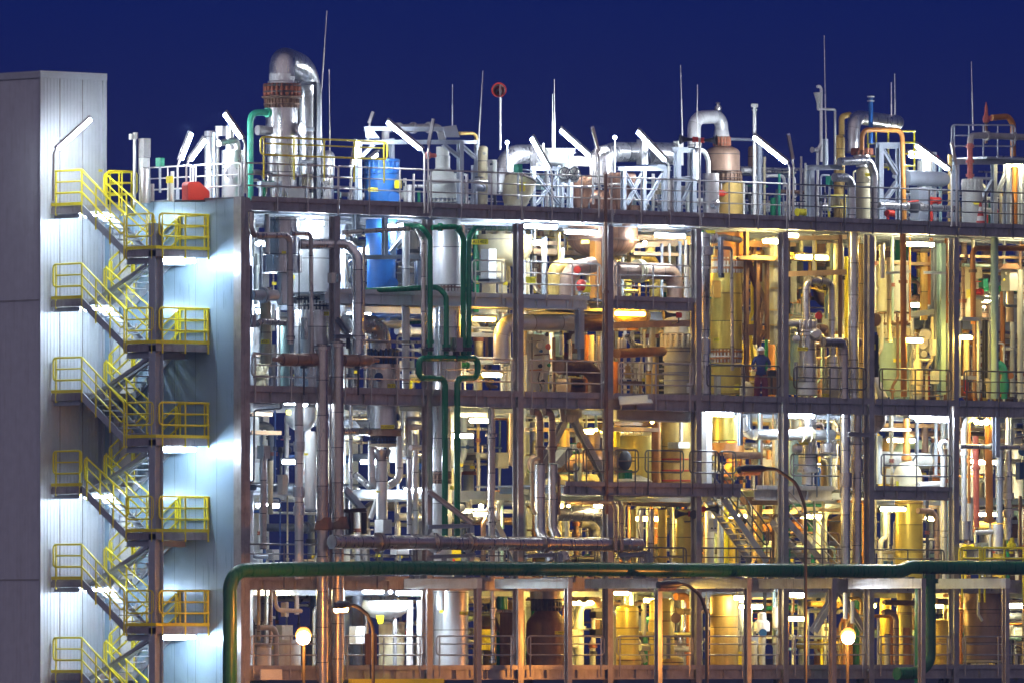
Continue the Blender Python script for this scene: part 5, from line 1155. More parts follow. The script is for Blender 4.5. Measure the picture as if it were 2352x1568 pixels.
t = T('dark_machine', 'dark machine with screen behind the worker', 'machine'); pbox(t, 'body', 1752, 1785, 850, 905, 1.8, .5, 'rustb'); pbox(t, 'screen', 1764, 1782, 848, 866, 1.4, .06, 'dark'); pbox(t, 'stand', 1770, 1775, 866, 905, 1.45, .05, 'dark')
# ---- worker on the middle deck
def person(x, yfeet, v):
    t = T('person', 'worker in blue and maroon coverall with pale helmet, standing at the middle deck rail', 'person')
    f = W(x, yfeet, v); R, F, Z = RT, -FW, V((0, 0, 1))
    g = lambda r, fw, z: f + R * r + F * fw + Z * z
    J = {'pel': (0, 0, .95, .15), 'wai': (0, .01, 1.1, .135), 'che': (0, .03, 1.32, .165), 'nec': (0, .03, 1.5, .065), 'hed': (0, .05, 1.6, .085), 'top': (0, .05, 1.72, .09),
         'hl': (-.1, 0, .88, .1), 'kl': (-.13, .05, .5, .07), 'al': (-.14, -.02, .1, .05), 'tl': (-.15, .14, .05, .045), 'hr': (.1, 0, .88, .1), 'kr': (.12, .02, .5, .07), 'ar': (.13, -.06, .1, .05), 'tr': (.14, .1, .05, .045),
         'sl': (-.2, .02, 1.4, .075), 'el': (-.29, .08, 1.14, .055), 'wl': (-.2, .3, 1.02, .04), 'sr': (.2, .02, 1.4, .075), 'er': (.3, .04, 1.14, .055), 'wr': (.24, .28, 1.05, .04)}
    E = 'pel-wai wai-che che-nec nec-hed hed-top pel-hl hl-kl kl-al al-tl pel-hr hr-kr kr-ar ar-tr che-sl sl-el el-wl che-sr sr-er er-wr'.split()
    K = list(J); me = bpy.data.meshes.new('tmp'); me.from_pydata([tuple(g(*J[k][:3])) for k in K], [[K.index(q) for q in e.split('-')] for e in E], [])
    o = bpy.data.objects.new('tmp', me); COL.objects.link(o)
    o.modifiers.new('s', 'SKIN'); o.modifiers.new('b', 'SUBSURF').levels = 2
    for i, k in enumerate(K): me.skin_vertices[0].data[i].radius = (J[k][3],) * 2; me.skin_vertices[0].data[i].use_root = (k == 'pel')
    bpy.context.view_layer.update(); ev = o.evaluated_get(bpy.context.evaluated_depsgraph_get()); m2 = ev.to_mesh()
    mb = MB().add([q.co.copy() for q in m2.vertices], [list(p.vertices) for p in m2.polygons]); ev.to_mesh_clear(); bpy.data.objects.remove(o)
    t.add('body', mb, 'cloth')
    t.add('face', rev(g(0, .06, 1.52), Z, [(0, .05), (.04, .08), (.1, .09), (.15, .088), (.17, .06)], 16), 'skin')
    t.add('nose', rev(g(0, .15, 1.59), F, [(-.03, .02), (.02, .008)], 8), 'skin')
    t.add('helmet', rev(g(0, .05, 1.65), Z, [(0, .15), (.012, .15), (.015, .118), (.06, .11), (.1, .085), (.13, .04)], 18), 'white')
    for sx_, w in ((-1, 'wl'), (1, 'wr')):
        p = g(*J[w][:3]); mb = rev(p, F, [(-.03, .035), (.03, .045), (.08, .04)], 10)
        for k in range(4): tube([p + F * .06 + R * (.016 * (k - 1.5)), p + F * (.11 + .012 * (k in (1, 2))) + R * (.02 * (k - 1.5)), p + F * .115 + R * (.02 * (k - 1.5)) - Z * .05], .009, .02, n=6, mb=mb)
        tube([p + F * .02 - R * sx_ * .03, p + F * .07 - R * sx_ * .06 - Z * .02], .011, n=6, mb=mb)
        t.add('hand', mb, 'skin')
    for sx_ in (-1, 1): t.add('trouser_leg', tube([g(sx_ * .1, 0, .86), g(sx_ * .125, .04, .5), g(sx_ * .135, -.03, .1)], .105, .1, n=14), 'maroon')
person(1748, dk(1748, .75, 14.05), .75)
# ---- seventh bay
t = T('process_vessel', 'slim polished pump column with flanged crown and yellow tag, seventh bay', 'column')
v = 1.0
studs(t, 1853, v, 22, 735, 757, 12, 'steel', 'steel', 8); lathe(t, 'flange', 1853, v, [(21, 756), (22.5, 757), (22.5, 762), (20, 763), (22.5, 764), (22.5, 771), (18, 772)], 'steel'); lathe(t, 'shell', 1855, v, [(20, 772), (20, 835), (21, 836), (21, 877)], 'alu'); lathe(t, 'sleeve', 1854, v, [(24, 877), (24, 908)], 'aluw')
tagp(t, 1844, 801, 24, 8, v - .33, 'H-1214'); t.add('ball_nozzle', rev(W(1874, 768, .6), -FW, [(-.1, .14), (0, .2), (.08, .19), (.09, .15), (.12, .12)], 18), 'steel'); t.add('ball_nozzle', rev(W(1829, 778, .8), -FW, [(-.05, .1), (0, .13), (.08, .12), (.1, .05)], 16), 'alu'); t.add('side_pipe', tube([W(1790, 742, 1.2), W(1834, 742, 1.1)], .12), 'aluw'); pbox(t, 'gauge_box', 1824, 1834, 830, 870, .5, .2, 'grey')
pipe('silver arch pipe leaving the crown of the slim pump column', [(1851, 740), (1851, 645), (1910, 646), (1911, 800)], 16, 'alu', 1.0, bend=1.3, fl=(.32, .42)); t = T('stepped_pipe', 'thick sleeve pipe under the silver arch pipe', 'pipe'); lathe(t, 'run', 1912, 1.1, [(8.5, 795), (8.5, 815), (12, 818), (14, 840), (18, 842), (18, 905)], 'alu')
pipe('brown elbow pipe pointing at the eighth column', [(1880, 755, 1.4), (1900, 756, 1.3), (1903, 770, 1.2)], 20, 'brown', 1.3, bend=.8)
t = T('tag_board', 'yellow tag plate on the low housing at the eighth bay edge', 'tag'); pbox(t, 'housing', 1888, 1926, 895, 912, .8, .5, 'cream'); tagp(t, 1898, 907, 22, 7, .78, 'S1226')
t = T('gate_valve', 'red handled valve beside the silver arch pipe', 'valve'); t.add('body', rev(W(1883, 742, 2.2), (0, 0, 1), [(0, .08), (.3, .1), (.4, .05)], 12), 'rustb'); t.add('handle', rev(W(1880, 726, 2.1), -FW, [(0, .1), (.1, .12)], 12), 'red')
t = T('process_vessel', 'pale teal lit tank low behind the slim pump column', 'vessel'); lathe(t, 'shell', 1815, 3.2, [(22, 770), (22, 905)], 'tealp')
t = T('process_vessel', 'white tank with row of bottle studs behind the seventh column', 'vessel'); lathe(t, 'shell', 1812, 4.0, [(18, 600), (18, 695)], 'pale'); studs(t, 1816, 4.0, 22, 698, 722, 12, 'white', 'tealp', 6, over=0)
# tall pipes of the eighth bay
pipe('tall polished pipe from deck to deck, left of the eighth column', [(1960, 530), (1960, 915)], 24, 'alu', .5); pipe('brown post pipe behind the tall polished pipe', [(1930, 535), (1930, 905)], 10, 'rustb', 2.2); pipe('ochre pipe right of the tall polished pipe', [(1978, 560), (1978, 915)], 11, 'ochre', 1.6)
pipe('brownish elbow pipe turning down left of the tall polished pipe', [(1890, 785, -.1), (1932, 785, -.1), (1937, 800, -.1), (1938, 915, -.1)], 22, 'alub', -.1, bend=1.0); pipe('horizontal brown stub through the tall pipes', [(1940, 786), (1975, 786)], 20, 'brown', 1.2)
pipe('yellow pipe far behind the tall polished pipe', [(1945, 590), (1945, 905)], 12, 'tag', 3.5); 
for lab, x, y0, y1, cols in (('tall collared pipe below the middle deck, left of its twin', 1942, 937, 1330, (1085, 1117)), ('tall collared pipe below the middle deck, right of its twin', 1968, 937, 1330, (1053, 1083))):
    t = T('collared_pipe', lab, 'pipe'); lathe(t, 'run', x, .1, [(10.5, y0), (10.5, y1)], 'alub' if x > 1950 else 'alu'); lathe(t, 'collar', x, .1, [(10.7, cols[0]), (14.5, cols[0]), (14.5, cols[1]), (10.7, cols[1])], 'alub')
t = T('pipe_bracket', 'brown bracket tying the two tall collared pipes', 'bracket'); pbar(t, 'tie', (1948, 996), (2000, 998), 10, 'mauve', -.1); pbar(t, 'arm', (1950, 1018), (1985, 1018), 7, 'mauve', .2)
# ---- ninth bay
t = T('process_vessel', 'wide pale tank with two rows of bottle studs, ninth bay', 'vessel')
v = 3.6
lathe(t, 'shell', 2053, v, [(40, 600), (40, 712), (41, 716)], 'pale'); studs(t, 2053, v, 38, 718, 746, 22, 'white', 'rustb', 6, over=0); studs(t, 2053, v, 38, 750, 778, 22, 'cream', 'pale', 6, over=0); lathe(t, 'skirt', 2053, v, [(36, 778), (36, 910)], 'tealp'); tagp(t, 2068, 827, 32, 8, v - .6)
t.add('end_disc', rev(W(2012, 735, 2.2), (-1, -.3, 0), [(0, .22), (.06, .22)], 18), 'rustb')
pipe('cream pipe standing before the wide pale tank', [(2042, 590), (2042, 785)], 11, 'cream', 1.6, fl=(.98,)); pipe('long rusty brown pipe before the wide pale tank', [(2074, 535), (2076, 910)], 14.5, 'orange', .8, fl=(.3, .55)); pipe('silver white pipe piece above the wide pale tank', [(2026, 560), (2026, 640)], 13, 'aluw', 1.8)
pipe('ochre upright pipe between tank and dark post', [(2122, 580), (2122, 735)], 18, 'ochre', 3.2); t = T('steel_post', 'grey teal post with boxes, ninth bay', 'post'); pbar(t, 'post', (2147, 560), (2147, 905), 13, 'galvd', 2.2); pbar(t, 'post', (2162, 560), (2162, 905), 15, 'tealp', 2.0); pbox(t, 'instrument', 2135, 2150, 780, 815, 1.6, .25, 'pale'); pbox(t, 'instrument', 2137, 2157, 850, 880, 1.6, .25, 'pale')
pbar(t, 'arm', (2092, 722), (2146, 716), 12, 'galv', 2.2); pbar(t, 'arm', (2035, 628), (2090, 624), 6, 'galv', 1.4); pbar(t, 'arm', (2122, 626), (2172, 628), 6, 'galv', 1.6)
t = T('process_vessel', 'bottle shaped bright cream vessel low in the ninth bay', 'vessel'); lathe(t, 'shell', 2107, 1.6, [(4, 790), (4, 825), (9, 832), (9, 845), (13, 850), (13, 882), (10, 884), (10, 905)], 'cream')
t = T('control_valve', 'grey round valve cluster beside the lit tube, ninth bay', 'valve'); 
for x, y, r in ((2125, 770, .22), (2120, 790, .2), (2130, 800, .16), (2122, 812, .14)): t.add('bonnet', rev(W(x, y, 1.9), -FW, [(-.1, r * .7), (0, r), (.1, r * .8)], 14), 'grey')
t.add('bypass', tube([W(2100, 800, 1.8), W(2100, 826, 1.8), W(2135, 826, 1.8)], .06, .1), 'steel')
pipe('ochre panel pipe behind the grey teal post', [(2137, 590), (2137, 700)], 16, 'orange', 4.6)
pipe('white slanted duct at the foot of the eighth column', [(2006, 860, 1.2), (2030, 915, .6)], 20, 'white', 1.0)
t = T('control_cabinet', 'dark control panel with yellow sign on the eighth column', 'panel'); pbox(t, 'board', 2003, 2018, 770, 865, .5, .3, 'dark'); pbox(t, 'sign', 2004, 2011, 790, 803, .46, .035, 'tag')
t = T('round_tank_end', 'brown elbow pipe end below the middle deck at the eighth column', 'pipe'); t.add('elbow', tube([W(2015, 940, .8), W(2020, 968, .8), W(1995, 985, 1.2)], .26, .3), 'brown'); t.add('band', rev(W(2018, 955, .8), (0, 0, 1), [(0, .275), (.04, .275)], 20), 'rustb')
# ---- tenth bay
t = T('cream_column', 'tall cream square column on a flared foot, tenth bay', 'column'); pbox(t, 'shaft', 2213, 2256, 612, 735, 4.4, .7, 'cream'); t.add('foot', prism([W(x, y, 4.38) for x, y in ((2204, 742), (2266, 742), (2256, 735.5), (2213, 735.5))], (0, .74, 0)), 'cream', smooth=False); pbox(t, 'base_beam', 2196, 2330, 744, 757, 4.2, .9, 'cream'); pbox(t, 'yellow_box', 2220, 2236, 665, 685, 4.1, .25, 'tag'); pbox(t, 'green_box', 2248, 2270, 640, 660, 4.1, .25, 'teal')
pipe('rusty brown elbow drop pipe in the tenth bay', [(2420, 571), (2234, 571), (2236, 745)], 13, 'orange', 1.2, bend=1.4, fl=(.72,), flm='rustb'); pipe('pale teal riser in the tenth bay', [(2284, 540), (2284, 640), (2285, 915)], 18, 'tealp', .8, fl=(.3,))
t = T('control_cabinet', 'grey cabinet with sloped roof and warning triangle, tenth bay', 'cabinet'); pbox(t, 'body', 2300, 2338, 620, 668, 2.0, .7, 'pale'); t.add('roof', prism([W(x, y, 1.9) for x, y in ((2296, 618), (2344, 618), (2336, 606), (2308, 606))], (0, .9, 0)), 'rustb', smooth=False); t.add('warning_triangle', prism([W(x, y, 1.99) for x, y in ((2303, 645), (2309, 645), (2306, 639))], (0, -.01, 0)), 'tag', smooth=False); pbox(t, 'name_plate', 2304, 2312, 626, 632, 1.985, .012, 'grey')
t = T('white_frame', 'white box frame round brown pipes behind the tenth bay rail', 'support frame'); 
for x in (2203, 2248): pbox(t, 'post', x - 4, x + 4, 737, 912, .8, .2, 'pale')
pbox(t, 'head_beam', 2199, 2252, 728, 736.5, .8, .25, 'pale'); pbox(t, 'middle_beam', 2207.5, 2243.5, 862, 870, .8, .2, 'pale'); pbar(t, 'post', (2262, 735), (2262, 912), 9, 'dark', 1.4); pbar(t, 'post', (2273, 740), (2273, 912), 8, 'pale', 1.8)
t = T('fire_extinguisher', 'red fire extinguisher hanging on the white box frame', 'fire extinguisher'); lathe(t, 'bottle', 2219, .9, [(2, 868), (2, 871)] + [(a + 2 if a < 3 else a, b) for a, b in dome(5, 871, 878)] + [(5, 902)], 'red'); t.add('hose', tube([W(2221, 869, .8), W(2227, 876, .75), W(2226, 898, .75)], .015), 'dark')
pipe('dark brown pipe inside the white box frame', [(2238, 740), (2238, 912)], 9, 'rustb', 1.4); pipe('warm white lit pipe inside the white box frame', [(2220, 765), (2220, 866)], 14, 'cream', 1.6)
t = T('pump', 'green pump with elbow behind the pale teal riser', 'pump'); lathe(t, 'casing', 2307, 1.6, [(7, 850), (7, 868), (10, 872), (11, 885), (10, 898), (7, 902), (7, 915)], 'teal'); t.add('suction_elbow', tube([W(2280, 838, 1.8), W(2300, 836, 1.7), W(2306, 855, 1.6)], .14, .2), 'teal'); t.add('handwheel', rev(W(2322, 862, 1.4), -FW, [(0, .1), (.04, .1)], 12), 'orange')
pipe('cream elbow pipe rising at the foot of the white box frame', [(2262, 875, 1.2), (2272, 876, 1.1), (2273, 915, 1.1)], 15, 'cream', 1.2, bend=1); pipe('orange riser far back in the tenth bay', [(2303, 670), (2303, 910)], 12, 'orange', 3.6); pipe('grey blue riser far back in the tenth bay', [(2326, 740), (2326, 910)], 13, 'galv', 3.0); pipe('white riser at the far end of the tenth bay', [(2343, 620), (2343, 915)], 14, 'pale', 2.6)
# ================================================================ BELOW THE MIDDLE DECK, right of the fourth column
for q, (p, d, lab) in enumerate(((((1222, 945), (1236, 945), (1240, 965), (1240, 1062)), 16, 'nearer the fourth column'), (((1250, 945), (1264, 945), (1268, 965), (1268, 1062)), 16, 'farther from the fourth column'))):
    pipe(f'cream hooked pipe coming out under the middle deck, {lab}', p, d, 'brown', .2, bend=1.2, fl=(.75,), grp='cream hooked pipes')
pipe('silver lagged pipe bending forward to the long header, first of the pair', [(1240, 1065, .1), (1240, 1215, .1), (1268, 1290, -.7)], 24, 'alu', .1, bend=.5); pipe('brownish lagged pipe bending forward to the long header, second of the pair', [(1270, 1065, .2), (1270, 1210, .2), (1302, 1290, -.6)], 23, 'alub', .2, bend=.5)
pipe('thin cream bypass pipe left of the lagged pipe pair', [(1240, 1052), (1222, 1054), (1222, 1165), (1230, 1180)], 8, 'cream', 0, bend=1.5); pipe('thin brown bypass pipe right of the lagged pipe pair', [(1272, 1085), (1284, 1090), (1284, 1180)], 8, 'brown', .1, bend=1.5)
t = T('gusset_plate', 'grey gusset plate at the head of the two diagonal braces', 'bracket'); t.add('plate', prism([W(x, y, .9) for x, y in ((1284, 930), (1340, 930), (1336, 958), (1316, 970), (1290, 968))], (0, .05, 0)), 'mauve', smooth=False); t.add('cleat', box(W(1300, 940, .82), W(1325, 952, .88)), 'grey', smooth=False)
pipe('brown horizontal pipe behind the diagonal brace', [(1225, 1065, 2.2), (1340, 1062, 2.2), (1386, 1050, 2.4)], 42, 'brown', 2.2); t = T('grey_box', 'tilted grey box on the brown horizontal pipe', 'box'); t.add('body', prism([W(x, y, 1.4) for x, y in ((1276, 1060), (1300, 1032), (1314, 1046), (1290, 1072))], (0, .4, 0)), 'pale', smooth=False); t.add('lid', prism([W(x, y, 1.39) for x, y in ((1300, 1031), (1305, 1026), (1318, 1040), (1314, 1045))], (0, .42, 0)), 'grey', smooth=False)
pipe('fat brown elbow hanging at the right of the diagonal brace', [(1362, 990), (1362, 1035), (1340, 1055)], 34, 'brown', 3.0, bend=1); pipe('amber stub vessel pipe behind the hooked pipes', [(1297, 985), (1297, 1025)], 24, 'ochre', 3.2)
for q, (x, d) in enumerate(((1412, 16), (1426, 16))):
    pipe(f'thin brown loop pipe over the long header end, {["nearer the diagonal brace", "nearer the round header end"][q]}', [(1300 + 100 * q, 1153, .8), (x - 3, 1153, -.6), (x + 2, 1170, -1.3), (x + 2, 1265, -1.9)], 9, 'brown', -.9, bend=2, grp='thin loop pipes at the header end')
pipe('big brown elbow behind the thin loop pipes', [(1270, 1178), (1370, 1180), (1395, 1200), (1395, 1290)], 34, 'alub', 1.2, bend=1)
t = T('wrapped_equipment', 'cream foil wrapped bulky equipment behind the brown platform rails', 'equipment')
mb = MB(); 
for k in range(9):
    x = 1285 + k * 22
    if 1375 < x < 1405: continue
    rev(W(x, dk(x, 2.2, 11.25), 2.2), (0, 0, 1), [(0, .5), (.18, .48 + .06 * (k % 3)), (.32 + .05 * (k % 2), .3), (.4, .08)], 7, mb)
t.add('wrapping', mb, 'cream', smooth=False); pbox(t, 'post', 1317, 1336, 1062, 1112, 1.6, .3, 'galv')
t = T('electric_motor', 'dark round motor end on a green block behind the rail loop', 'motor'); t.add('end_disc', rev(W(1436, 1056, 1.2), (RT * .75 - FW * .65), [(-.5, .3), (-.1, .33), (0, .33), (.05, .2)], 22), 'dark'); pbox(t, 'block', 1418, 1452, 1078, 1098, 1.3, .7, 'green'); pbox(t, 'body', 1408, 1422, 1045, 1072, 1.2, .4, 'brown')
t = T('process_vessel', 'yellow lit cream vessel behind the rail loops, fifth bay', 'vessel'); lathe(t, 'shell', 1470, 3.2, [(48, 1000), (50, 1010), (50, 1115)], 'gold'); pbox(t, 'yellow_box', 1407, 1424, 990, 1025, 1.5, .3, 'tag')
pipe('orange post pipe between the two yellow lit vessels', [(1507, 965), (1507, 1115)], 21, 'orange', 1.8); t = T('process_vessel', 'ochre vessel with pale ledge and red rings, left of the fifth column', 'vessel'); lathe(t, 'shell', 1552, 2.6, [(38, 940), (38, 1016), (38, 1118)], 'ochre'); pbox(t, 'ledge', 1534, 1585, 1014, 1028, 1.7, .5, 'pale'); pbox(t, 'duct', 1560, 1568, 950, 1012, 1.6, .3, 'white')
for y in (1052, 1078, 1101): lathe(t, 'red_ring', 1552, 2.6, [(38.4, y), (39.4, y + 1), (39.4, y + 3), (38.4, y + 4)], 'red')
t = T('grey_beam', 'wide grey beam spanning the fifth bay under the middle deck', 'beam'); pbox(t, 'web', 1407, 1588, 935, 962, .4, .2, 'grey'); pbox(t, 'flange', 1407, 1588, 962.5, 966, .35, .3, 'pale')
horn('black horn speaker with red driver under the brown platform', 1580, 1179, .3); horn('second black horn speaker right of the fifth column', 1622, 1168, .5, -1)
t = T('spool_valve', 'dark spool wheel by the fifth column', 'valve'); t.add('wheel', rev(W(1594, 1180, .0), -FW, [(0, .14), (.03, .14)], 16), 'dark'); t.add('stem', tube([W(1594, 1180, .0), W(1594, 1180, .0) + FW * .4], .03), 'steel')
t = T('control_box', 'white control box with two knobs right of the fifth column', 'box'); pbox(t, 'body', 1629, 1648, 1189, 1220, 1.0, .2, 'white')
for x in (1634, 1642): t.add('knob', rev(W(x, 1212, .98), (0, -1, 0), [(0, .03), (.04, .03)], 10), 'dark')
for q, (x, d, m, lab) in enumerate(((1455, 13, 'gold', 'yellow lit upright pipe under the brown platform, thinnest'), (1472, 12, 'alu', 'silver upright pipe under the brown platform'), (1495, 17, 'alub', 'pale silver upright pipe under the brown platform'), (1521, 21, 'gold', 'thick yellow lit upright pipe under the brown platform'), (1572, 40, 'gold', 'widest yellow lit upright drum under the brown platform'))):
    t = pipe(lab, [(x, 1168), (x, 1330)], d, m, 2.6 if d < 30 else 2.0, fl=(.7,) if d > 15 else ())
for q, (x, d, m, lab) in enumerate(((1630, 22, 'aluw', 'white silver pipe right of the fifth column'), (1668, 10, 'tag', 'yellow pipe left of the steep stairs'), (1690, 13, 'gold', 'golden pipe under the steep stairs'), (1655, 16, 'galv', 'blue grey pipe left of the yellow one'), (1602, 9, 'steel', 'steel pipe hugging the fifth column'), (1720, 11, 'cream', 'cream pipe behind the steep stairs'), (1745, 14, 'ochre', 'ochre pipe behind the steep stairs'))):
    pipe(lab, [(x, 1150), (x, 1330)], d, m, 2.4)
pipe('silver pipe with ochre end crossing the sixth and seventh bays', [(1734, 997), (1912, 998)], 25, 'aluw', 1.2, fl=(.6, .7), flm='cream'); pipe('white elbow at the left end of the crossing silver pipe', [(1705, 955), (1708, 975), (1722, 998), (1740, 998)], 22, 'aluw', 1.4)
t = T('steel_post', 'pair of pale blue hanging posts beside the crossing pipe', 'post'); pbar(t, 'post', (1700, 948), (1700, 1022), 9, 'galv', .5); pbar(t, 'post', (1723, 950), (1723, 985), 8, 'galv', .6)
t = T('brown_frame', 'dark brown portal behind the street lamp head', 'steel frame'); pbox(t, 'beam', 1664, 1748, 1036, 1052, 2.4, .4, 'rustb'); pbox(t, 'post', 1740, 1752, 950, 1330, 2.6, .4, 'rustb'); pbox(t, 'post', 1775, 1785, 1000, 1330, 3.0, .4, 'cream'); pbox(t, 'low_beam', 1700, 1790, 1140, 1158, 2.2, .3, 'rustb')
ss = T('steep_stairs', 'steep dark steel stairs with rails going down from the brown platform', 'stairs')
a0, a1 = W(1662, 1146, .6), W(1762, 1290, .6)
for q, dv in enumerate((0, .8)):
    ss.add('stringer', bar(a0 + V((0, dv, 0)), a1 + V((0, dv, 0)), .05, .22), 'pale' if q == 0 else 'mauve', smooth=False)
for k in range(1, 11):
    p = a0 + (a1 - a0) * (k / 11); ss.add('tread', box(p + V((-.12, .03, -.02)), p + V((.12, .77, .02))), 'mauve', smooth=False)
for dv in (.02, .78):
    o = V((0, dv, 0)); railing([a0 + o, a1 + o], None, 'raild', t=ss, step=1.0, drop=0)
s2 = T('steep_stairs', 'second steep stairs seen behind the street lamp pole, seventh bay', 'stairs')
a0, a1 = W(1808, 1195, 1.0), W(1925, 1330, 1.0)
for dv in (0, .8): s2.add('stringer', bar(a0 + V((0, dv, 0)), a1 + V((0, dv, 0)), .05, .22), 'mauve', smooth=False)
for k in range(1, 11):
    p = a0 + (a1 - a0) * (k / 11); s2.add('tread', box(p + V((-.12, .03, -.02)), p + V((.12, .77, .02))), 'mauve', smooth=False)
railing([a0, a1], None, 'rail', t=s2, step=1.0, drop=0)
t = T('process_vessel', 'pale turquoise tank behind the seventh column below the middle deck', 'vessel'); lathe(t, 'shell', 1826, 3.4, [(20, 1005), (20, 1128)], 'tealp')
t = T('process_vessel', 'silver stepped column with disc nozzle below the middle deck, seventh bay', 'column'); lathe(t, 'shell', 1856, 1.8, [(20, 930), (20, 1020), (22, 1022), (22, 1075), (25, 1077), (25, 1083), (14, 1086), (14, 1110), (18, 1112)], 'alu'); t.add('disc_nozzle', rev(W(1831, 1030, 1.5), -FW, [(0, .15), (.1, .18), (.14, .1)], 16), 'alub'); tagp(t, 1846, 1017, 20, 7, 1.4)
t = T('process_vessel', 'cream bent pipe cluster right of the silver stepped column', 'pipe'); t.add('elbow', tube([W(1880, 1055, 2.2), W(1893, 1058, 2.2), W(1895, 1120, 2.2)], .12, .2), 'ochre'); t.add('branch', tube([W(1905, 1050, 2.4), W(1905, 1120, 2.4)], .09), 'pale')
t = T('process_vessel', 'short silver sleeve hanging at the eighth column', 'vessel'); lathe(t, 'shell', 1903, 1.0, [(20, 1018), (20, 1038), (8, 1040)], 'alu'); pbox(t, 'strap', 1899, 1906, 935, 1017, .8, .2, 'galv')
# ---- ninth bay, bell vessel
t = T('process_vessel', 'bell shaped cream vessel with long neck behind the looped rail, golden below', 'vessel')
v = 2.2
lathe(t, 'neck', 2082, v, [(7.5, 960), (7.5, 1020), (9.5, 1046), (12, 1047), (12, 1056), (9, 1057)], 'orange'); lathe(t, 'bell', 2085, v, [(9, 1057), (20, 1064), (29, 1076), (33, 1088), (33.5, 1096), (32.5, 1100), (33.5, 1104), (33, 1130)], 'cream'); lathe(t, 'body', 2088, v, [(32, 1140), (32, 1330)], 'gold'); lathe(t, 'belt', 2088, v, [(32.4, 1150), (33, 1151), (33, 1156), (32.4, 1157)], 'ochre')
t.add('side_pipe', tube([W(2110, 1115, 1.5), W(2160, 1113, 1.4)], .13), 'white'); tagp(t, 2061, 1110, 6, 12, 1.5)
pipe('thick white riser with hooked top right of the bell vessel', [(2176, 1030), (2176, 1018), (2166, 1012), (2158, 1022), (2166, 1050), (2168, 1330)], 12, 'white', 1.0, bend=1); pipe('silver sleeve riser below the looped rail platform', [(2170, 1148), (2170, 1330)], 12, 'aluw', .4, fl=(.4,))
pipe('cream drop pipe with knuckle left of the golden body', [(2032, 1160), (2034, 1235), (2022, 1240), (2022, 1330)], 12, 'cream', 1.2); pipe('brown curved pipe right of the golden body', [(2108, 1172), (2140, 1172), (2152, 1190), (2152, 1330)], 13, 'brown', 1.4, bend=1.6)
for q, (x, y0, y1, d, m, v_, lab) in enumerate(((2047, 940, 1050, 11, 'cream', 3.4, 'cream riser left of the orange neck'), (2106, 950, 1050, 9, 'galv', 3.0, 'blue riser right of the orange neck'), (2125, 980, 1050, 15, 'rustb', 3.6, 'brown riser in the ninth bay'), (2150, 950, 1090, 8, 'galv', 2.6, 'slim blue riser in the ninth bay'), (2166, 940, 1010, 10, 'pale', 3.0, 'pale riser by the ninth column'), (2020, 1000, 1110, 14, 'pale', 3.2, 'pale drum riser behind the looped rail'))):
    pipe(lab, [(x, y0), (x, y1)], d, m, v_)
t = T('process_vessel', 'white horizontal drum behind the bell vessel neck', 'vessel'); a, b = W(2012, 1052, 3.6), W(2140, 1058, 3.0); t.add('shell', rev(a, b - a, [(0, .1), (.1, .26), ((b - a).length - .1, .26), ((b - a).length, .1)], 20), 'pale'); t.add('saddle', box(W(2050, 1075, 3.3), W(2056, 1110, 3.6)), 'galv', smooth=False)
# ---- tenth bay, risers
pipe('white flanged riser in the tenth bay', [(2234, 960, 1.4), (2218, 965), (2214, 990), (2214, 1205)], 13, 'white', 1.0, bend=1.4, fl=(.45,)); pipe('thin orange riser right of the white flanged one', [(2226, 950), (2226, 1155)], 7, 'orange', 1.3); pipe('white sleeve under the thin orange riser', [(2228, 1155), (2228, 1240)], 14, 'white', 1.3)
pipe('brick red riser with flange in the tenth bay', [(2241, 1000), (2243, 1210)], 14, 'pink', 1.8, fl=(.35,)); pipe('thick ochre riser in the tenth bay', [(2270, 945), (2273, 1200)], 18, 'orange', 1.2, fl=(.98,)); pipe('pale blue riser with silver lower half, tenth bay', [(2296, 1030), (2296, 1200)], 15, 'galv', .8, fl=(.4,), flm='alu')
t = T('collared_pipe', 'silver riser with double collars near the far end', 'pipe'); lathe(t, 'run', 2316, .9, [(7, 950), (7, 1080), (9, 1082), (9, 1240)], 'alu'); lathe(t, 'collar', 2316, .9, [(9.1, 1130), (13, 1131), (13, 1145), (9.1, 1146)], 'alu'); lathe(t, 'collar', 2316, .9, [(9.1, 1170), (13, 1171), (13, 1186), (9.1, 1187)], 'alu')
pipe('level silver pipe crossing before the tenth bay risers', [(2204, 1024), (2420, 1028)], 11, 'alu', .3, fl=(.34,)); t = T('steel_post', 'blue grey hanging post in front of the ochre riser', 'post'); pbar(t, 'post', (2288, 945), (2288, 1050), 13, 'galv', .0); pbar(t, 'post', (2322, 955), (2322, 1022), 9, 'galv', .6)
t = T('process_vessel', 'polished upright cylinder fed by a white level pipe, tenth bay', 'vessel'); lathe(t, 'shell', 2292, .6, [(11, 1203), (12, 1205), (12, 1262), (10, 1264)], 'aluw'); t.add('feed_pipe', tube([W(2240, 1222, .9), W(2282, 1220, .7)], .08), 'white'); lathe(t, 'base', 2216, .9, [(14, 1196), (14, 1240)], 'alu')
t = T('valve_head', 'yellow valve head near the far end of the pipe deck', 'valve'); lathe(t, 'cap', 2323, .8, [(4, 1233), (7, 1236), (7, 1245), (11, 1248), (11, 1254), (5, 1256), (5, 1270)], 'tag'); t.add('pipe', tube([W(2300, 1285, 1.0), W(2420, 1287, 1.0)], .1), 'grey')
t = T('blue_machine', 'dark blue manifold hanging at the far end', 'machine'); pbox(t, 'body', 2333, 2352, 1060, 1100, 1.6, .4, 'navy'); t.add('bonnet', rev(W(2348, 1036, 1.5), -FW, [(0, .12), (.1, .14)], 14), 'blue')
railing([W(2210, dk(2210, -.3, 8.25), -.3), W(2250, dk(2250, -.3, 8.25), -.3)], 'bright yellow small rail loop over the green header near the far end', 'yel', None, step=.6, drop=.7, r=.036)
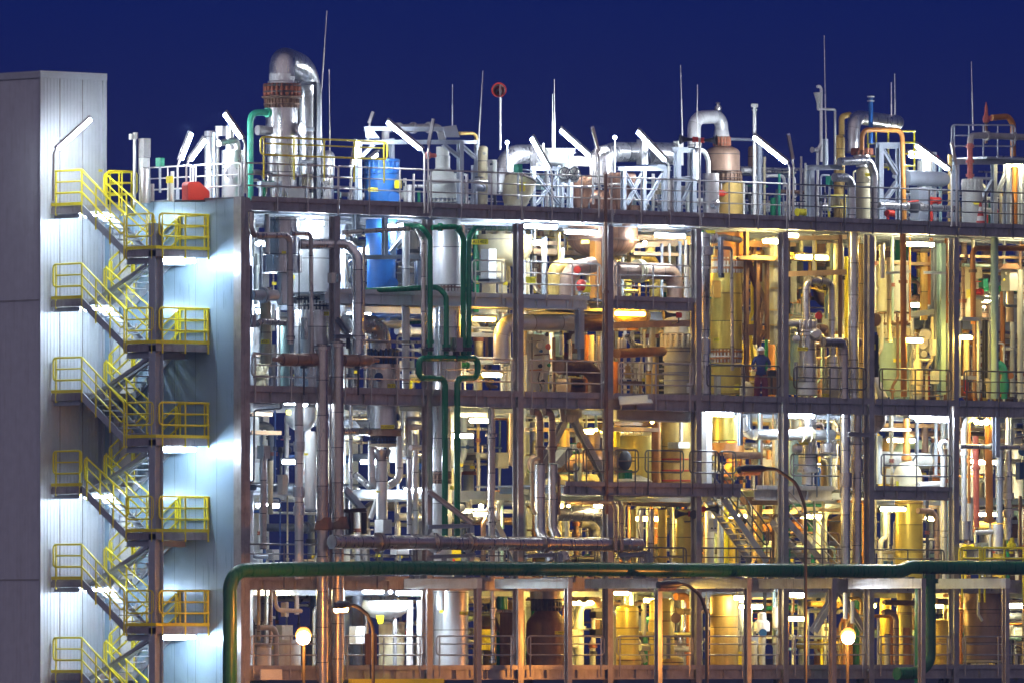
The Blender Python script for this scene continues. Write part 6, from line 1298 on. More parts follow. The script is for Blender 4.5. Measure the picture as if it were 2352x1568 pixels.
railing([W(2262, dk(2262, -.3, 8.25), -.3), W(2440, dk(2440, -.3, 8.25), -.3)], 'bright yellow long rail loop over the green header at the far end', 'yel', None, step=1.0, drop=.7, r=.036)
# ================================================================ BOTTOM STOREY
def yb(x, v): return dk(x, v, 5.4)
t = T('process_vessel', 'tall silver tank with sleeve joint behind the pale cross arm, third bay', 'vessel'); lathe(t, 'shell', 1036, 1.6, [(40, 1350), (40, yb(1036, 1.6))], 'aluw'); tagp(t, 1063, 1407, 24, 7, 1.0, 'E-150'); lathe(t, 'side_sleeve', 1012, .9, [(9, 1345), (9, 1400)], 'white'); tagp(t, 1014, 1403, 8, 6, .75)
t = T('process_vessel', 'big dark brown shouldered vessel in the shade, fourth bay', 'vessel'); v = 1.6; lathe(t, 'cap', 1255, v, [(38, 1352), (38, 1374)], 'mauve'); studs(t, 1255, v, 36, 1374, 1402, 22, 'dark', 'dark', 6); lathe(t, 'shell', 1255, v, [(26, 1402), (32, 1410), (44, 1424), (46, 1432), (46, yb(1255, v))], 'rustb'); tagp(t, 1285, 1452, 24, 7, v - .7, 'E-1402')
t = T('hopper', 'pale hanging hopper under the lit tubes, second bay', 'hopper'); lathe(t, 'bin', 885, 2.0, [(52, 1378), (54, 1392)] + bowl(54, 1392, 1422)[1:], 'pale'); t.add('stripe_sign', prism([W(x, y, 1.2) for x, y in ((864, 1412), (882, 1412), (880, 1430), (870, 1432))], (0, .03, 0)), 'tag', smooth=False)
for q, (x, d) in enumerate(((941, 16), (964, 15), (907, 10))): pipe(f'white upright pipe below the lit tubes, {["thick one", "second thick one nearer the third column", "slim one under the hopper"][q]}', [(x, 1378), (x, yb(x, 1.6))], d, 'white' if q < 2 else 'grey', 1.6, grp='white pipes under the hopper')
t = T('process_vessel', 'pale boxy tank under the hopper', 'vessel'); lathe(t, 'shell', 900, 2.6, [(30, 1430), (30, yb(900, 2.6))], 'cream'); lathe(t, 'lid', 900, 2.6, [(20, 1424), (31, 1428), (31, 1431)], 'steel')
t = T('control_cabinet', 'white double cabinet left of the hanging hopper', 'cabinet'); pbox(t, 'body', 802, 838, 1437, 1478, 2.0, .5, 'white'); pbox(t, 'door', 804, 819, 1440, 1476, 1.97, .028, 'pale'); pbox(t, 'door', 821, 836, 1440, 1476, 1.97, .028, 'pale')
t = T('control_cabinet', 'white hanging panel left of the silver risers at the bottom', 'cabinet'); pbox(t, 'body', 645, 663, 1382, 1415, 1.4, .2, 'white'); pbox(t, 'lid', 647, 661, 1384, 1413, 1.37, .028, 'pale')
pbox(T('light_panel', 'small white lit panel hanging by the orange lamp', 'panel'), 'light_panel', 676, 687, 1366, 1410, 1.6, .08, 'white')
t = T('process_vessel', 'low grey drum at the foot of the first bay', 'vessel'); lathe(t, 'shell', 658, 2.0, [(30, 1468), (33, 1474), (33, yb(658, 2.0))], 'pale'); tagp(t, 628, 1486, 7, 8, 1.5)
t = T('process_vessel', 'pale drum with flat lid at the foot of the first bay', 'vessel'); lathe(t, 'shell', 605, 1.8, [(18, 1486), (18, yb(605, 1.8))], 'white'); lathe(t, 'lid', 605, 1.8, [(19, 1480), (19, 1485)], 'grey')
pipe('white bent pipe with red band at the foot of the first bay', [(630, 1355), (634, 1390), (640, 1400), (692, 1402)], 10, 'white', 1.2); pipe('grey pipe elbow under the white bent one', [(594, 1440), (628, 1440), (634, 1455), (634, yb(634, 1.4))], 13, 'grey', 1.4, bend=1.2)
pipe('slim white pipe in the first bay foot', [(610, 1345), (610, 1480)], 7, 'pale', 2.4); pipe('brown pipe in the first bay foot', [(622, 1345), (622, 1530)], 9, 'brown', 3.0); pipe('warm cream pipe in the first bay foot', [(594, 1345), (594, 1470)], 8, 'cream', 2.0)
pbox(T('wall_plate', 'pale flat plate low beside the green header leg', 'panel'), 'wall_plate', 597, 648, 1536, 1560, -.6, .05, 'white')
t = T('sign_board', 'dark red sign board behind the small street lamp pole', 'sign'); pbox(t, 'board', 838, 866, 1454, 1525, -.9, .05, 'rustb'); t.add('post', tube([W(852, 1525, -.86), W(852, 1800, -.86)], .04), 'dark')
t = T('yellow_barrier', 'yellow steel barrier beam low before the second and third bays', 'barrier'); pbox(t, 'beam', 800, 1020, 1558, 1580, -1.4, .15, 'tag'); t.add('leg', tube([W(820, 1570, -1.3), W(820, 1800, -1.3)], .06), 'tag'); t.add('leg', tube([W(1000, 1570, -1.3), W(1000, 1800, -1.3)], .06), 'tag')
pipe('slim silver down pipe with reducer at the foot of the third bay', [(1132, 1345), (1132, 1522)], 11, 'alu', .8, fl=(.3, .97)); pipe('level silver pipe behind the slim down pipe', [(1100, 1402), (1196, 1402)], 7, 'alu', 1.0)
t = T('dark_machine', 'black boxed machine in the shade at the foot of the third bay', 'machine'); pbox(t, 'body', 1148, 1205, 1400, 1530, 2.0, .6, 'rustb'); pbox(t, 'panel', 1155, 1198, 1410, 1470, 1.97, .028, 'dark')
for q, (x, y) in enumerate(((1370, 1410), (1370, 1451))):
    t = T('control_box', f'dark control box with row of lamps, {["upper", "lower"][q]} of two in the golden bay', 'box', 'dark control boxes'); pbox(t, 'body', x - 16, x + 16, y - 7, y + 8, 1.2, .3, 'dark'); pbox(t, 'lamp_row', x - 13, x + 13, y + 9, y + 12, 1.22, .2, 'white'); t.add('conduit', tube([W(x + 10, y + 12, 1.4), W(x + 10, y + 40, 1.4)], .03), 'dark')
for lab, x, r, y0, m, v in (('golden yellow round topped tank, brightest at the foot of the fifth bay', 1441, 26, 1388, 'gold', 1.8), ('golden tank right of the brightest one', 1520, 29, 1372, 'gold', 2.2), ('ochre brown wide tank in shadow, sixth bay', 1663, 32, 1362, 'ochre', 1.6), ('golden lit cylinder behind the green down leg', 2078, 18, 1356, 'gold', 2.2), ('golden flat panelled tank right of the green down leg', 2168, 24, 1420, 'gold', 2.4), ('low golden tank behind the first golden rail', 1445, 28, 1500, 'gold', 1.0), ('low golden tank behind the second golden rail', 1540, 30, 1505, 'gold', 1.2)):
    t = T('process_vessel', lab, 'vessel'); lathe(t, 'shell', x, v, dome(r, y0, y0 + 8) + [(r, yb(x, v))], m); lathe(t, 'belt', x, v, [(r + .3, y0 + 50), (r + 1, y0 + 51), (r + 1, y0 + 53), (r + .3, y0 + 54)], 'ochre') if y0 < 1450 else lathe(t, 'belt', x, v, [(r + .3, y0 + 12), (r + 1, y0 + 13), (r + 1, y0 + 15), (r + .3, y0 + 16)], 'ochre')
t = T('process_vessel', 'large brownish silver tank with riveted seams near the far end', 'vessel'); v = 1.2; lathe(t, 'shell', 2258, v, [(45, 1350), (45, 1512), (46, 1514)], 'brown'); lathe(t, 'seam_ring', 2258, v, [(45.3, 1406), (45.6, 1407), (45.3, 1408)], 'rustb'); lathe(t, 'rim', 2258, v, [(46, 1514), (48, 1516), (48, 1522)], 'cream'); t.add('side_pipe', tube([W(2247, 1360, .4), W(2247, 1410, .4), W(2256, 1424, .4)], .05, .1), 'white')  # brown shell colour stands in for warm light on silver cladding
for x in (2225, 2290): t.add('leg', tube([W(x, 1522, 1.2), W(x, yb(x, 1.2), 1.2)], .07), 'dark')
t = T('person_helmet_hook', 'small round mirror on a bracket in the golden bay', 'mirror'); t.add('glass_disc', rev(W(1552, 1418, 1.2), -FW, [(0, .16), (.03, .17), (.05, .1)], 16), 'brown'); t.add('bracket', tube([W(1552, 1428, 1.2), W(1552, 1448, 1.2)], .02), 'dark')
t.name = 'round_mirror'
t = T('level_gauge', 'grey pointed level gauge between the golden tanks', 'gauge'); lathe(t, 'glass', 1479, 1.2, [(5, 1385), (6, 1390), (6, 1450), (2, 1462)], 'pale'); t.add('arm', tube([W(1470, 1400, 1.2), W(1490, 1400, 1.2)], .03), 'dark')
pipe('golden level pipe behind the golden bay rail', [(1455, 1455), (1595, 1457)], 12, 'gold', 2.0); pipe('pale level beam pipe low in the golden bay', [(1470, 1486), (1600, 1490)], 14, 'pale', 2.4); pipe('level ochre pipe high in the golden bay', [(1500, 1402), (1595, 1404)], 15, 'ochre', 2.8, fl=(.5,))
t = T('electric_cabinet', 'grey electric cabinet at the right of the golden bay', 'cabinet'); pbox(t, 'body', 1520, 1540, 1462, 1512, .8, .3, 'grey'); pbox(t, 'door', 1522, 1538, 1465, 1509, .77, .028, 'galvd')
t = T('pump', 'white vertical pump with blue lid under the lit tubes, seventh bay', 'pump'); lathe(t, 'motor', 1750, 1.4, [(6, 1405), (10, 1408), (10, 1422), (14, 1424), (18, 1430), (18, 1448), (12, 1450)], 'white'); t.add('blue_lid', rev(W(1752, 1452, .9), -FW, [(0, .13), (.06, .13)], 16), 'blue'); lathe(t, 'foot', 1750, 1.4, [(8, 1450), (8, yb(1750, 1.4))], 'cream')
t = T('pump', 'white boxy vessel pump left of the seventh column', 'pump'); lathe(t, 'motor', 1790, 1.6, [(14, 1392), (16, 1395), (16, 1440), (10, 1445)], 'white'); lathe(t, 'foot', 1792, 1.6, [(16, 1462), (16, yb(1792, 1.6))], 'pale')
t = T('process_vessel', 'squat grey beam tank low in the sixth bay', 'vessel'); pbox(t, 'beam', 1640, 1760, 1460, 1482, 2.2, .6, 'grey'); lathe(t, 'shell', 1712, 1.8, [(16, 1495), (16, yb(1712, 1.8))], 'tag'); lathe(t, 'head', 1730, 1.4, [(8, 1470), (10, 1480), (10, yb(1730, 1.4))], 'cream')
pipe('white silver riser in the glare of the second orange lamp', [(1942, 1345), (1942, 1420)], 11, 'aluw', .6); pipe('second white riser near the second orange lamp', [(1958, 1380), (1958, 1430)], 10, 'white', 1.0)
pipe('brown bent pipe left of the golden cylinder', [(2028, 1405), (2050, 1404), (2058, 1420), (2058, yb(2058, 1.2))], 14, 'brown', 1.2, bend=1.3); pipe('pale round headed pipe left of the golden cylinder', [(2038, 1455), (2038, yb(2038, 1.5))], 15, 'cream', 1.5); pipe('brown blotched pipe against the golden cylinder', [(2082, 1440), (2084, yb(2084, 1.0))], 18, 'orange', 1.0)
pipe('small brown duct elbow between green leg and far column', [(2150, 1380), (2186, 1382), (2188, 1400)], 14, 'brown', 1.8); pipe('brown level pipe behind the green leg', [(2030, 1382), (2110, 1384)], 12, 'rustb', 1.8)
t = T('handwheel_valve', 'dark handwheel with pale stem at the far end bottom', 'valve'); c = W(2338, 1494, .8); mb = tube([c + (RT * math.cos(i * math.pi / 8) + V((0, 0, 1)) * math.sin(i * math.pi / 8)) * .14 for i in range(16)], .018, .02, n=6, closed=True); tube([c - RT * .14, c + RT * .14], .012, n=6, mb=mb); t.add('wheel', mb, 'dark'); t.add('stem', tube([c + V((0, .1, -.15)), c + V((0, .1, -1.0))], .07), 'pale')
for q, (x, y) in enumerate(((2240, 1528), (2275, 1532))): pipe(f'white level pipe under the big brownish silver tank, {["upper", "lower"][q]}', [(x - 40, y), (x + 50, y + 2)], 9, 'white' if q == 0 else 'dark', 1.6, grp='pipes under the far tank')
# street lamps
def slamp(label, xh0, xh1, yh, xp, v, m, lit, drop=95):
    t = T('street_lamp', label, 'street lamp', None)
    hm = (xh0 + xh1) / 2
    P = [W(xp, 1900, v), W(xp, yh + drop * .9, v), W(xp - (xp - xh1) * .22, yh + drop * .32, v), W(xh1 + (xp - xh1) * .28, yh - 2, v), W(xh1 - 3, yh - 4, v)]
    t.add('pole', tube(P, .055, .7), 'dark')
    a, b = W(xh1 + 4, yh - 3, v), W(xh0, yh, v); L = (b - a).length
    mb = rev(a, b - a, [(0, .06), (L * .2, .13), (L * .7, .15), (L * .95, .12), (L, .03)], 16)
    t.add('head', mb, 'dark'); d = V((0, 0, -.1))
    t.add('lens', rev(a + (b - a) * .2 + d, b - a, [(0, .04), (L * .06, .1), (L * .7, .1), (L * .76, .03)], 14), 'sodium' if lit else 'glass')
slamp('tall dark street lamp with unlit copper tinted lens before the brown platform', 1694, 1756, 1078, 1850, -6.5, 'dark', False)
slamp('smaller unlit street lamp below the green header, left of the tall one', 1509, 1560, 1343, 1623, -5.5, 'dark', False, 70)
slamp('thin lit street lamp seen from the side, glowing orange', 768, 800, 1391, 857, -6.5, 'dark', True, 55)
for lab, x in (('glaring orange street lamp facing the road in front of the first bay', 697), ('glaring orange street lamp facing the road in front of the ninth bay', 1948)):
    t = T('street_lamp', lab, 'street lamp', None); v = -7.5; c = W(x, 1464, v)
    t.add('pole', tube([V((c.x, c.y, 0)) + FW * .5, c + FW * .5 + V((0, 0, .0)), c + FW * .2 + V((0, 0, .12)), c + V((0, 0, .16))], .05, .2), 'dark')
    t.add('head', rev(c + FW * .1 + V((0, 0, .1)), -FW, [(-.05, .08), (.05, .22), (.12, .24), (.14, .2)], 22), 'dark')
    t.add('lens', rev(c - FW * .05, -FW, [(0, .1), (.03, .17), (.1, .2), (.17, .16), (.22, .05)], 22), 'sodium')
# ================================================================ TUBE LAMPS UNDER THE DECKS, with fill tubes added deeper inside
for a in (
    ('lit tube against the wide silver tower under the top deck', 703, 742, 512, 1.6, 'coolb'), ('lit tube over the blue vessel, shorter of the two', 888, 910, 521, 1.8, 'cool'), ('lit tube over the blue vessel, longer of the two', 914, 952, 519, 1.8, 'cool'),
    ('lit tube under the top deck just right of the fourth column', 1206, 1278, 520, 1.0, 'coolb'), ('lit tube in front of the bowl vessel barrel', 1300, 1368, 533, 1.6, 'coolb'), ('lit tube right of the bowl vessel under the top deck', 1506, 1572, 541, 1.4, 'coolb'), ('small lit tube left of the bowl vessel', 1226, 1246, 559, 2.6, 'neut'),
    ('lit tube right of the seventh column under the top deck', 1803, 1832, 541, .8, 'neut'), ('warm lit tube left of the seventh column', 1754, 1786, 555, 1.4, 'warm'), ('lit tube in the ninth bay under the top deck', 2084, 2144, 561, 1.2, 'neut'), ('lit tube at the far end under the top deck', 2340, 2390, 571, 1.4, 'neut'),
    ('amber tube beside the green pipes in the third bay', 1088, 1136, 733, 1.6, 'amber'), ('amber tube before the horizontal drum in the fifth bay', 1414, 1480, 720, 1.0, 'amber'),
    ('lit tube under the middle deck in the first bay', 655, 690, 924, .7, 'coolb'), ('lit tube under the middle deck in the sixth bay', 1622, 1682, 950, .6, 'coolb'), ('lit tube under the middle deck in the seventh bay', 1812, 1868, 954, .6, 'coolb'), ('strong lit tube under the middle deck in the ninth bay, upper of two', 2092, 2140, 955, .6, 'coolb'), ('strong lit tube under the middle deck in the ninth bay, lower of two', 2105, 2180, 963, .9, 'coolb'),
    ('warm tube in the valve cluster of the ninth bay', 2084, 2118, 781, .7, 'warm'), ('warm short tube inside the white box frame', 2210, 2231, 775, .7, 'warm'), ('warm tube behind the diagonal brace', 1334, 1362, 990, 1.4, 'warm'), ('lit tube under the brown loop pipe', 1366, 1386, 1160, .8, 'neut'), ('lit tube under the looped rail platform, ninth bay', 2024, 2078, 1168, .5, 'neut'),
    ('lit tube at the foot of the second bay, left of two', 835, 880, 1357, .8, 'coolb'), ('lit tube at the foot of the second bay, right of two', 912, 970, 1361, .8, 'coolb'), ('warm tube over the golden tanks', 1412, 1442, 1361, .6, 'warm'), ('lit tube at the foot of the sixth bay', 1688, 1716, 1372, .6, 'neut'), ('warm tube far back at the foot of the seventh bay', 1800, 1850, 1420, 4.0, 'warm'), ('warm tube behind the big brown tank near the far end', 2200, 2250, 1345, 3.0, 'warm'), ('warm tube far back behind the dark shouldered vessel', 1320, 1370, 1350, 3.0, 'warm'), ('lit tube at the foot of the seventh bay', 1816, 1850, 1366, .4, 'cool'),
    ('lit tube inside the first bay above the middle deck, far back', 590, 640, 560, 3.6, 'coolb'), ('lit tube behind the collared vessel in the first bay', 590, 630, 715, 3.6, 'coolb'), ('lit tube behind the thick silver bent pipe', 790, 830, 575, 3.4, 'coolb'), ('lit tube behind the second capped header', 800, 840, 905, 3.4, 'cool'), ('lit tube behind the white upright drum, first bay', 650, 690, 1060, 3.2, 'coolb'), ('lit tube behind the cone vessel, second bay', 830, 870, 1060, 3.2, 'coolb'), ('lit tube behind the white stub pipes, second bay', 930, 970, 1125, 3.4, 'coolb'), ('neutral tube behind the green legs', 1040, 1085, 1000, 4.0, 'neut'), ('neutral tube behind the brownish riser, third bay', 1110, 1150, 860, 4.0, 'neut'), ('lit tube in the second bay above the middle deck, far back', 800, 850, 720, 5.0, 'coolb'), ('lit tube in the second bay below the middle deck, far back', 800, 850, 935, 4.5, 'cool'), ('lit tube in the third bay below the middle deck, far back', 1080, 1120, 965, 5.0, 'neut'),  # fill tubes added deep inside to brighten the bays, rows below too
    ('warm tube far back in the fourth bay above the middle deck', 1215, 1265, 735, 4.6, 'neut'), ('warm tube far back in the fifth bay below the middle deck', 1430, 1480, 985, 4.6, 'warm'), ('warm tube far back in the fifth bay under the top deck', 1450, 1500, 600, 6.0, 'warm'), ('warm tube far back in the sixth bay above the middle deck', 1640, 1690, 720, 6.0, 'warm'),
    ('warm tube far back in the seventh bay under the top deck', 1830, 1900, 590, 5.5, 'warm'), ('warm tube far back in the seventh bay above the middle deck', 1830, 1880, 770, 5.5, 'neut'), ('warm tube far back in the eighth bay above the middle deck', 1960, 2010, 740, 5.5, 'warm'), ('lit tube far back in the ninth bay above the middle deck', 2060, 2110, 700, 6.0, 'neut'), ('lit tube far back in the tenth bay above the middle deck', 2240, 2290, 690, 6.4, 'neut'),
    ('warm tube far back in the sixth bay below the middle deck', 1640, 1690, 1000, 5.0, 'warm'), ('lit tube far back in the seventh bay below the middle deck', 1840, 1900, 1060, 5.0, 'neut'), ('lit tube far back in the ninth bay below the middle deck', 2040, 2100, 1010, 5.2, 'neut'), ('lit tube far back in the tenth bay below the middle deck', 2230, 2290, 1060, 5.2, 'neut'),
    ('warm tube far back under the brown platform', 1460, 1520, 1190, 4.0, 'warm'), ('warm tube far back behind the steep stairs', 1650, 1710, 1190, 5.0, 'warm'), ('lit tube far back behind the second steep stairs', 1840, 1890, 1185, 5.0, 'warm'), ('warm tube far back behind the golden body', 2100, 2150, 1190, 5.0, 'warm'), ('lit tube far back at the far end over the pipe deck', 2240, 2300, 1180, 5.0, 'neut'),
    ('lit tube far back at the foot of the first bay', 610, 660, 1360, 4.0, 'neut'), ('warm tube far back at the foot of the fourth bay', 1330, 1380, 1380, 5.0, 'warm'), ('warm tube far back at the foot of the fifth bay', 1480, 1540, 1378, 4.5, 'warm'), ('lit tube far back at the foot of the sixth bay', 1700, 1750, 1392, 5.0, 'neut'), ('warm tube far back at the foot of the eighth bay', 1960, 2010, 1390, 5.0, 'warm'), ('warm tube far back at the foot of the ninth bay', 2130, 2180, 1390, 4.5, 'warm'), ('lit tube far back at the far end bottom', 2310, 2350, 1390, 4.5, 'neut'),
    ('lit tube low in the first bay above the pipe deck, far back', 590, 640, 1160, 4.5, 'cool'), ('lit tube low in the third bay above the pipe deck, far back', 1090, 1140, 1180, 5.0, 'neut'),
): lamp(*a)
for a in (('bulkhead lamp right of the first bay tube lamp', 700, 926, .6, 'coolb', .13), ('bulkhead lamp over the orange lit cable tray', 1498, 968, .8, 'warm', .08), ('bulkhead lamp with star flare in the third bay', 1105, 1162, .8, 'neut', .11), ('bulkhead lamp below the hooked pipes, brighter one', 1290, 1161, .4, 'warm', .09), ('bulkhead lamp below the hooked pipes, smaller one', 1306, 1161, .6, 'warm', .07),
    ('bulkhead lamp under the steep stairs, brighter one', 1692, 1184, 1.6, 'neut', .13), ('bulkhead lamp under the steep stairs, smaller one', 1711, 1184, 2.0, 'warm', .09), ('bulkhead lamp by the eighth column under the top deck', 2001, 575, .4, 'warm', .08), ('amber bulkhead lamp in the tenth bay, first of the row', 2243, 968, 1.0, 'warm', .12), ('amber bulkhead lamp in the tenth bay, second of the row', 2254, 970, 1.2, 'warm', .1),
    ('white bulkhead lamp in the tenth bay, third of the row', 2266, 968, 1.0, 'neut', .14), ('white bulkhead lamp in the tenth bay, last of the row', 2284, 970, 1.0, 'neut', .12), ('tiny bulkhead lamp under the bowl vessel right rim', 1481, 559, 2.0, 'neut', .1), ('bulkhead lamp far right under the top deck', 2318, 571, 1.4, 'neut', .09), ('bulkhead lamp beside the diagonal brace', 1369, 986, 1.2, 'warm', .07), ('bulkhead lamp at the foot of the second bay between the tubes', 897, 1358, .9, 'coolb', .09)): spot(*a)
# ================================================================ DENSE PIPEWORK FARTHER BACK, bay by bay and storey by storey
rg = random.Random(21)
COLX = [553, 770, 985, 1190, 1393, 1600, 1797, 1996, 2190, 2380, 2560]
STO = [('under top deck', 17.05, 19.45), ('over middle deck', 14.1, 16.75), ('below middle deck', 11.25, 13.6), ('over pipe deck', 8.25, 10.9), ('at the foot', 5.45, 7.75)]
CN = {'galvd': 'slate', 'alu': 'silver', 'aluw': 'bright silver', 'alub': 'brownish silver', 'grey': 'grey', 'galv': 'blue grey', 'pale': 'pale grey', 'white': 'white', 'cream': 'cream', 'ochre': 'ochre', 'gold': 'golden', 'tan': 'tan', 'tealp': 'pale teal', 'steel': 'shiny steel', 'brown': 'brown', 'orange': 'rust orange', 'rustb': 'dark rust brown', 'green': 'green', 'blue': 'blue', 'navy': 'dark blue', 'dark': 'black', 'tag': 'yellow', 'red': 'red', 'pink': 'faded red', 'teal': 'turquoise', 'mauve': 'dull grey'}
LEFT = ['alu', 'grey', 'galv', 'pale', 'white', 'steel', 'alub', 'aluw', 'cream', 'mauve', 'navy', 'dark', 'galvd']
RIGHT = ['cream', 'pale', 'ochre', 'gold', 'alu', 'white', 'tan', 'tealp', 'steel', 'aluw', 'orange', 'brown', 'galv', 'grey', 'green', 'rustb', 'dark', 'rustb', 'galvd', 'mauve', 'orange']  # extra dark tones stand in for shaded crevices between the pipes
USED = set()
def thick(d): return 'hair thin' if d < 4.5 else 'thin' if d < 7 else 'slim' if d < 10 else 'medium' if d < 14 else 'stout' if d < 19 else 'fat'
WHERE = ['close to its left column', 'left of its middle', 'in its middle', 'right of its middle', 'close to its right column']
def lab(adj, what, i, s, x):
    q = min(4, int(5 * (x - COLX[i]) / (COLX[i + 1] - COLX[i])))
    l = f'{adj} {what} far back, {ORD[i]} bay {STO[s][0]}, {["left end", "left half", "middle", "right half", "right end"][q]}'
    if l in USED: return None
    USED.add(l); return l
def pick(i): return rg.choice(LEFT if i < 2 else RIGHT if i > 3 else LEFT + RIGHT)
for i in range(10):
    for s, (nm, z0, z1) in enumerate(STO):
        x0, x1 = COLX[i] + 8, min(COLX[i + 1] - 8, 2352)
        nr = 9 if i < 2 else 13
        for k in range(nr):
            x = x0 + (x1 - x0) * (k + rg.random()) / nr; v = rg.uniform(4.4, 11.5) if i < 5 or k % 3 else rg.uniform(2.0, 4.0); m = pick(i)
            d = rg.choice([4, 5, 6, 7, 8, 9, 11, 12, 15, 18] if rg.random() < .8 else [22, 26, 30])
            if v < 4: d = min(d, 8)
            l = lab(f'{thick(d)} {CN[m]}', 'upright pipe', i, s, x)
            if not l: continue
            p = W(x, HOR, v); zt, zb = z1 + .25, z0 - .2; r = d / S(x, v) / 2
            e = rg.random(); t = T('conduit' if d < 7 else 'lagged_pipe' if d > 14 else 'riser_pipe' if e >= .6 else 'bent_pipe', l, 'pipe', 'upright pipes far back')
            P = [V((p.x, v, zb)), V((p.x, v, zt))]
            if e < .3: zt -= rg.uniform(.2, 1.1); P = [V((p.x, v, zb)), V((p.x, v, zt)), V((p.x + rg.choice([-1, 1]) * rg.uniform(.5, 1.5), v, zt)), ]
            elif e < .45: zb += rg.uniform(.5, 1.2); P = [V((p.x + rg.uniform(.4, 1.0), v, zb)), V((p.x, v, zb)), V((p.x, v, zt))]
            elif e < .6: zm = rg.uniform(z0 + .6, z1 - .6); P = [V((p.x, v, zb)), V((p.x, v, zm - .2)), V((p.x + .25, v, zm + .1)), V((p.x + .25, v, zt))]
            t.add('run', tube(P, r, r * 3), m)
            for q in range(rg.choice([0, 1, 1, 2])):
                zf = rg.uniform(z0 + .3, z1 - .5); a = min(P[0].z, P[-1].z)
                xx = P[0].x if e >= .45 or e < .3 else P[1].x
                if e < .6 and e >= .45: zf = min(zf, zm - .4)
                if e < .3 and zf > zt - .3: continue
                if .3 <= e < .45 and zf < zb + .3: continue
                t.add('flange', rev(V((xx, v, zf)), (0, 0, 1), [(0, r * 1.4 + .02), (.05, r * 1.4 + .02), (.051, r * 1.2), (.07, r * 1.2), (.071, r * 1.4 + .02), (.12, r * 1.4 + .02)], 14), rg.choice([m, 'dark', 'rust', m]))
            if rg.random() < .14: t.add('tag_plate', box(V((P[0].x - .1, v - r - .02, z0 + .7)), V((P[0].x + .1, v - r - .008, z0 + .8))), 'tag', smooth=False)
        for k in range(4 if i < 2 else 6):
            x = rg.uniform(x0, x1 - 40); v = rg.uniform(4.6, 11); m = pick(i); d = rg.choice([4, 5, 6, 8, 10, 13, 18])
            l = lab(f'{thick(d)} {CN[m]}', 'level pipe', i, s, x)
            if not l: continue
            a = W(x, HOR, v); z = z1 - rg.random() ** 1.5 * (z1 - z0 - .5); r = d / S(x, v) / 2; L = rg.uniform(1.2, 3.6)
            t = T('level_pipe', l, 'pipe', 'level pipes far back')
            P = [V((a.x, v, z)), V((a.x + L, v, z))]
            if rg.random() < .5: P.append(V((a.x + L, v, z - rg.uniform(.4, 1.4))))
            if rg.random() < .35: P.insert(0, V((a.x, v + rg.uniform(.5, 1.5), z)))
            t.add('run', tube(P, r, r * 3), m); f = rg.uniform(.2, .8)
            t.add('flange', rev(V((a.x + L * f, v, z)), (1, 0, 0), [(0, r * 1.4 + .02), (.05, r * 1.4 + .02), (.051, r * 1.2), (.07, r * 1.2), (.071, r * 1.4 + .02), (.12, r * 1.4 + .02)], 14), rg.choice([m, 'dark', m]))
        for k in range(1 if i < 2 else 2):
            x = rg.uniform(x0 + 10, x1 - 25); v = rg.uniform(3.6, 8); m = rg.choice(['pale', 'grey', 'white', 'cream', 'tealp', 'galvd', 'tag', 'galv'] if k else ['white', 'pale', 'grey'])
            l = lab({'galvd': 'dark slate'}.get(m, CN.get(m)), 'equipment box', i, s, x)
            if l:
                a = W(x, HOR, v); z = z0 + rg.uniform(.5, 1.2); w_ = rg.uniform(.25, .6); h = rg.uniform(.3, .7)
                t = T('equipment_box', l, 'box', 'equipment boxes far back')
                t.add('body', box((a.x, v, z), (a.x + w_, v + .3, z + h)), m, smooth=False); t.add('door', box((a.x + .03, v - .025, z + .04), (a.x + w_ - .03, v - .002, z + h - .04)), m, smooth=False)
                t.add('post', tube([(a.x + w_ / 2, v + .15, z - .003), (a.x + w_ / 2, v + .15, z0 - .25)], .04), 'galv')
            x = rg.uniform(x0 + 10, x1 - 20); v = rg.uniform(3.6, 8); m = rg.choice(['red', 'blue', 'green', 'steel', 'grey', 'tag', 'orange', 'pale', 'dark'])
            l = lab(CN[m], 'hand valve', i, s, x)
            if l:
                a = W(x, HOR, v); z = z0 + rg.uniform(.4, 1.3); t = T('hand_valve', l, 'valve', 'hand valves far back')
                t.add('body', rev((a.x - .2, v, z), (1, 0, 0), [(0, .11), (.05, .11), (.06, .06), (.14, .1), (.26, .1), (.34, .06), (.35, .11), (.4, .11)], 14), m)
                t.add('stem', tube([(a.x, v, z), (a.x, v, z + .34)], .03), 'steel'); t.add('handwheel', rev((a.x, v, z + .33), (0, 0, 1), [(0, .13), (.03, .13)], 14), rg.choice(['dark', 'red', m]))
                t.add('stub', tube([(a.x - .16, v, z - .08), (a.x - .16, v, z0 - .25)], .05), m)
        if i > 1 and (i + s) % 2 == 0 or i > 5:
            x = rg.uniform(x0 + 20, x1 - 30); v = rg.uniform(5.5, 10); m = rg.choice(['pale', 'cream', 'gold', 'alu', 'ochre', 'tealp', 'aluw', 'brown']); R = rg.uniform(.28, .62)
            l = lab(('wide ' if R > .45 else 'narrow ') + CN[m], 'upright tank', i, s, x)
            if l:
                a = W(x, HOR, v); t = T('upright_tank', l, 'vessel', 'upright tanks far back'); h = (z1 - z0) * rg.uniform(.55, .95)
                t.add('shell', rev((a.x, v, z0 - .2), (0, 0, 1), [(0, R), (h, R), (h + R * .25, R * .8), (h + R * .4, R * .4), (h + R * .42, .05)], 26), m)
                t.add('belt', rev((a.x, v, z0 + h * .55), (0, 0, 1), [(0, R * 1.02), (.05, R * 1.05), (.12, R * 1.05), (.17, R * 1.02)], 26), rg.choice(['rust', 'dark', 'steel']))
                t.add('nozzle', rev(V((a.x, v, z0 + h * .3)) - FW * R, -FW, [(-.05, .1), (.1, .1), (.1, .16), (.16, .16)], 14), m)
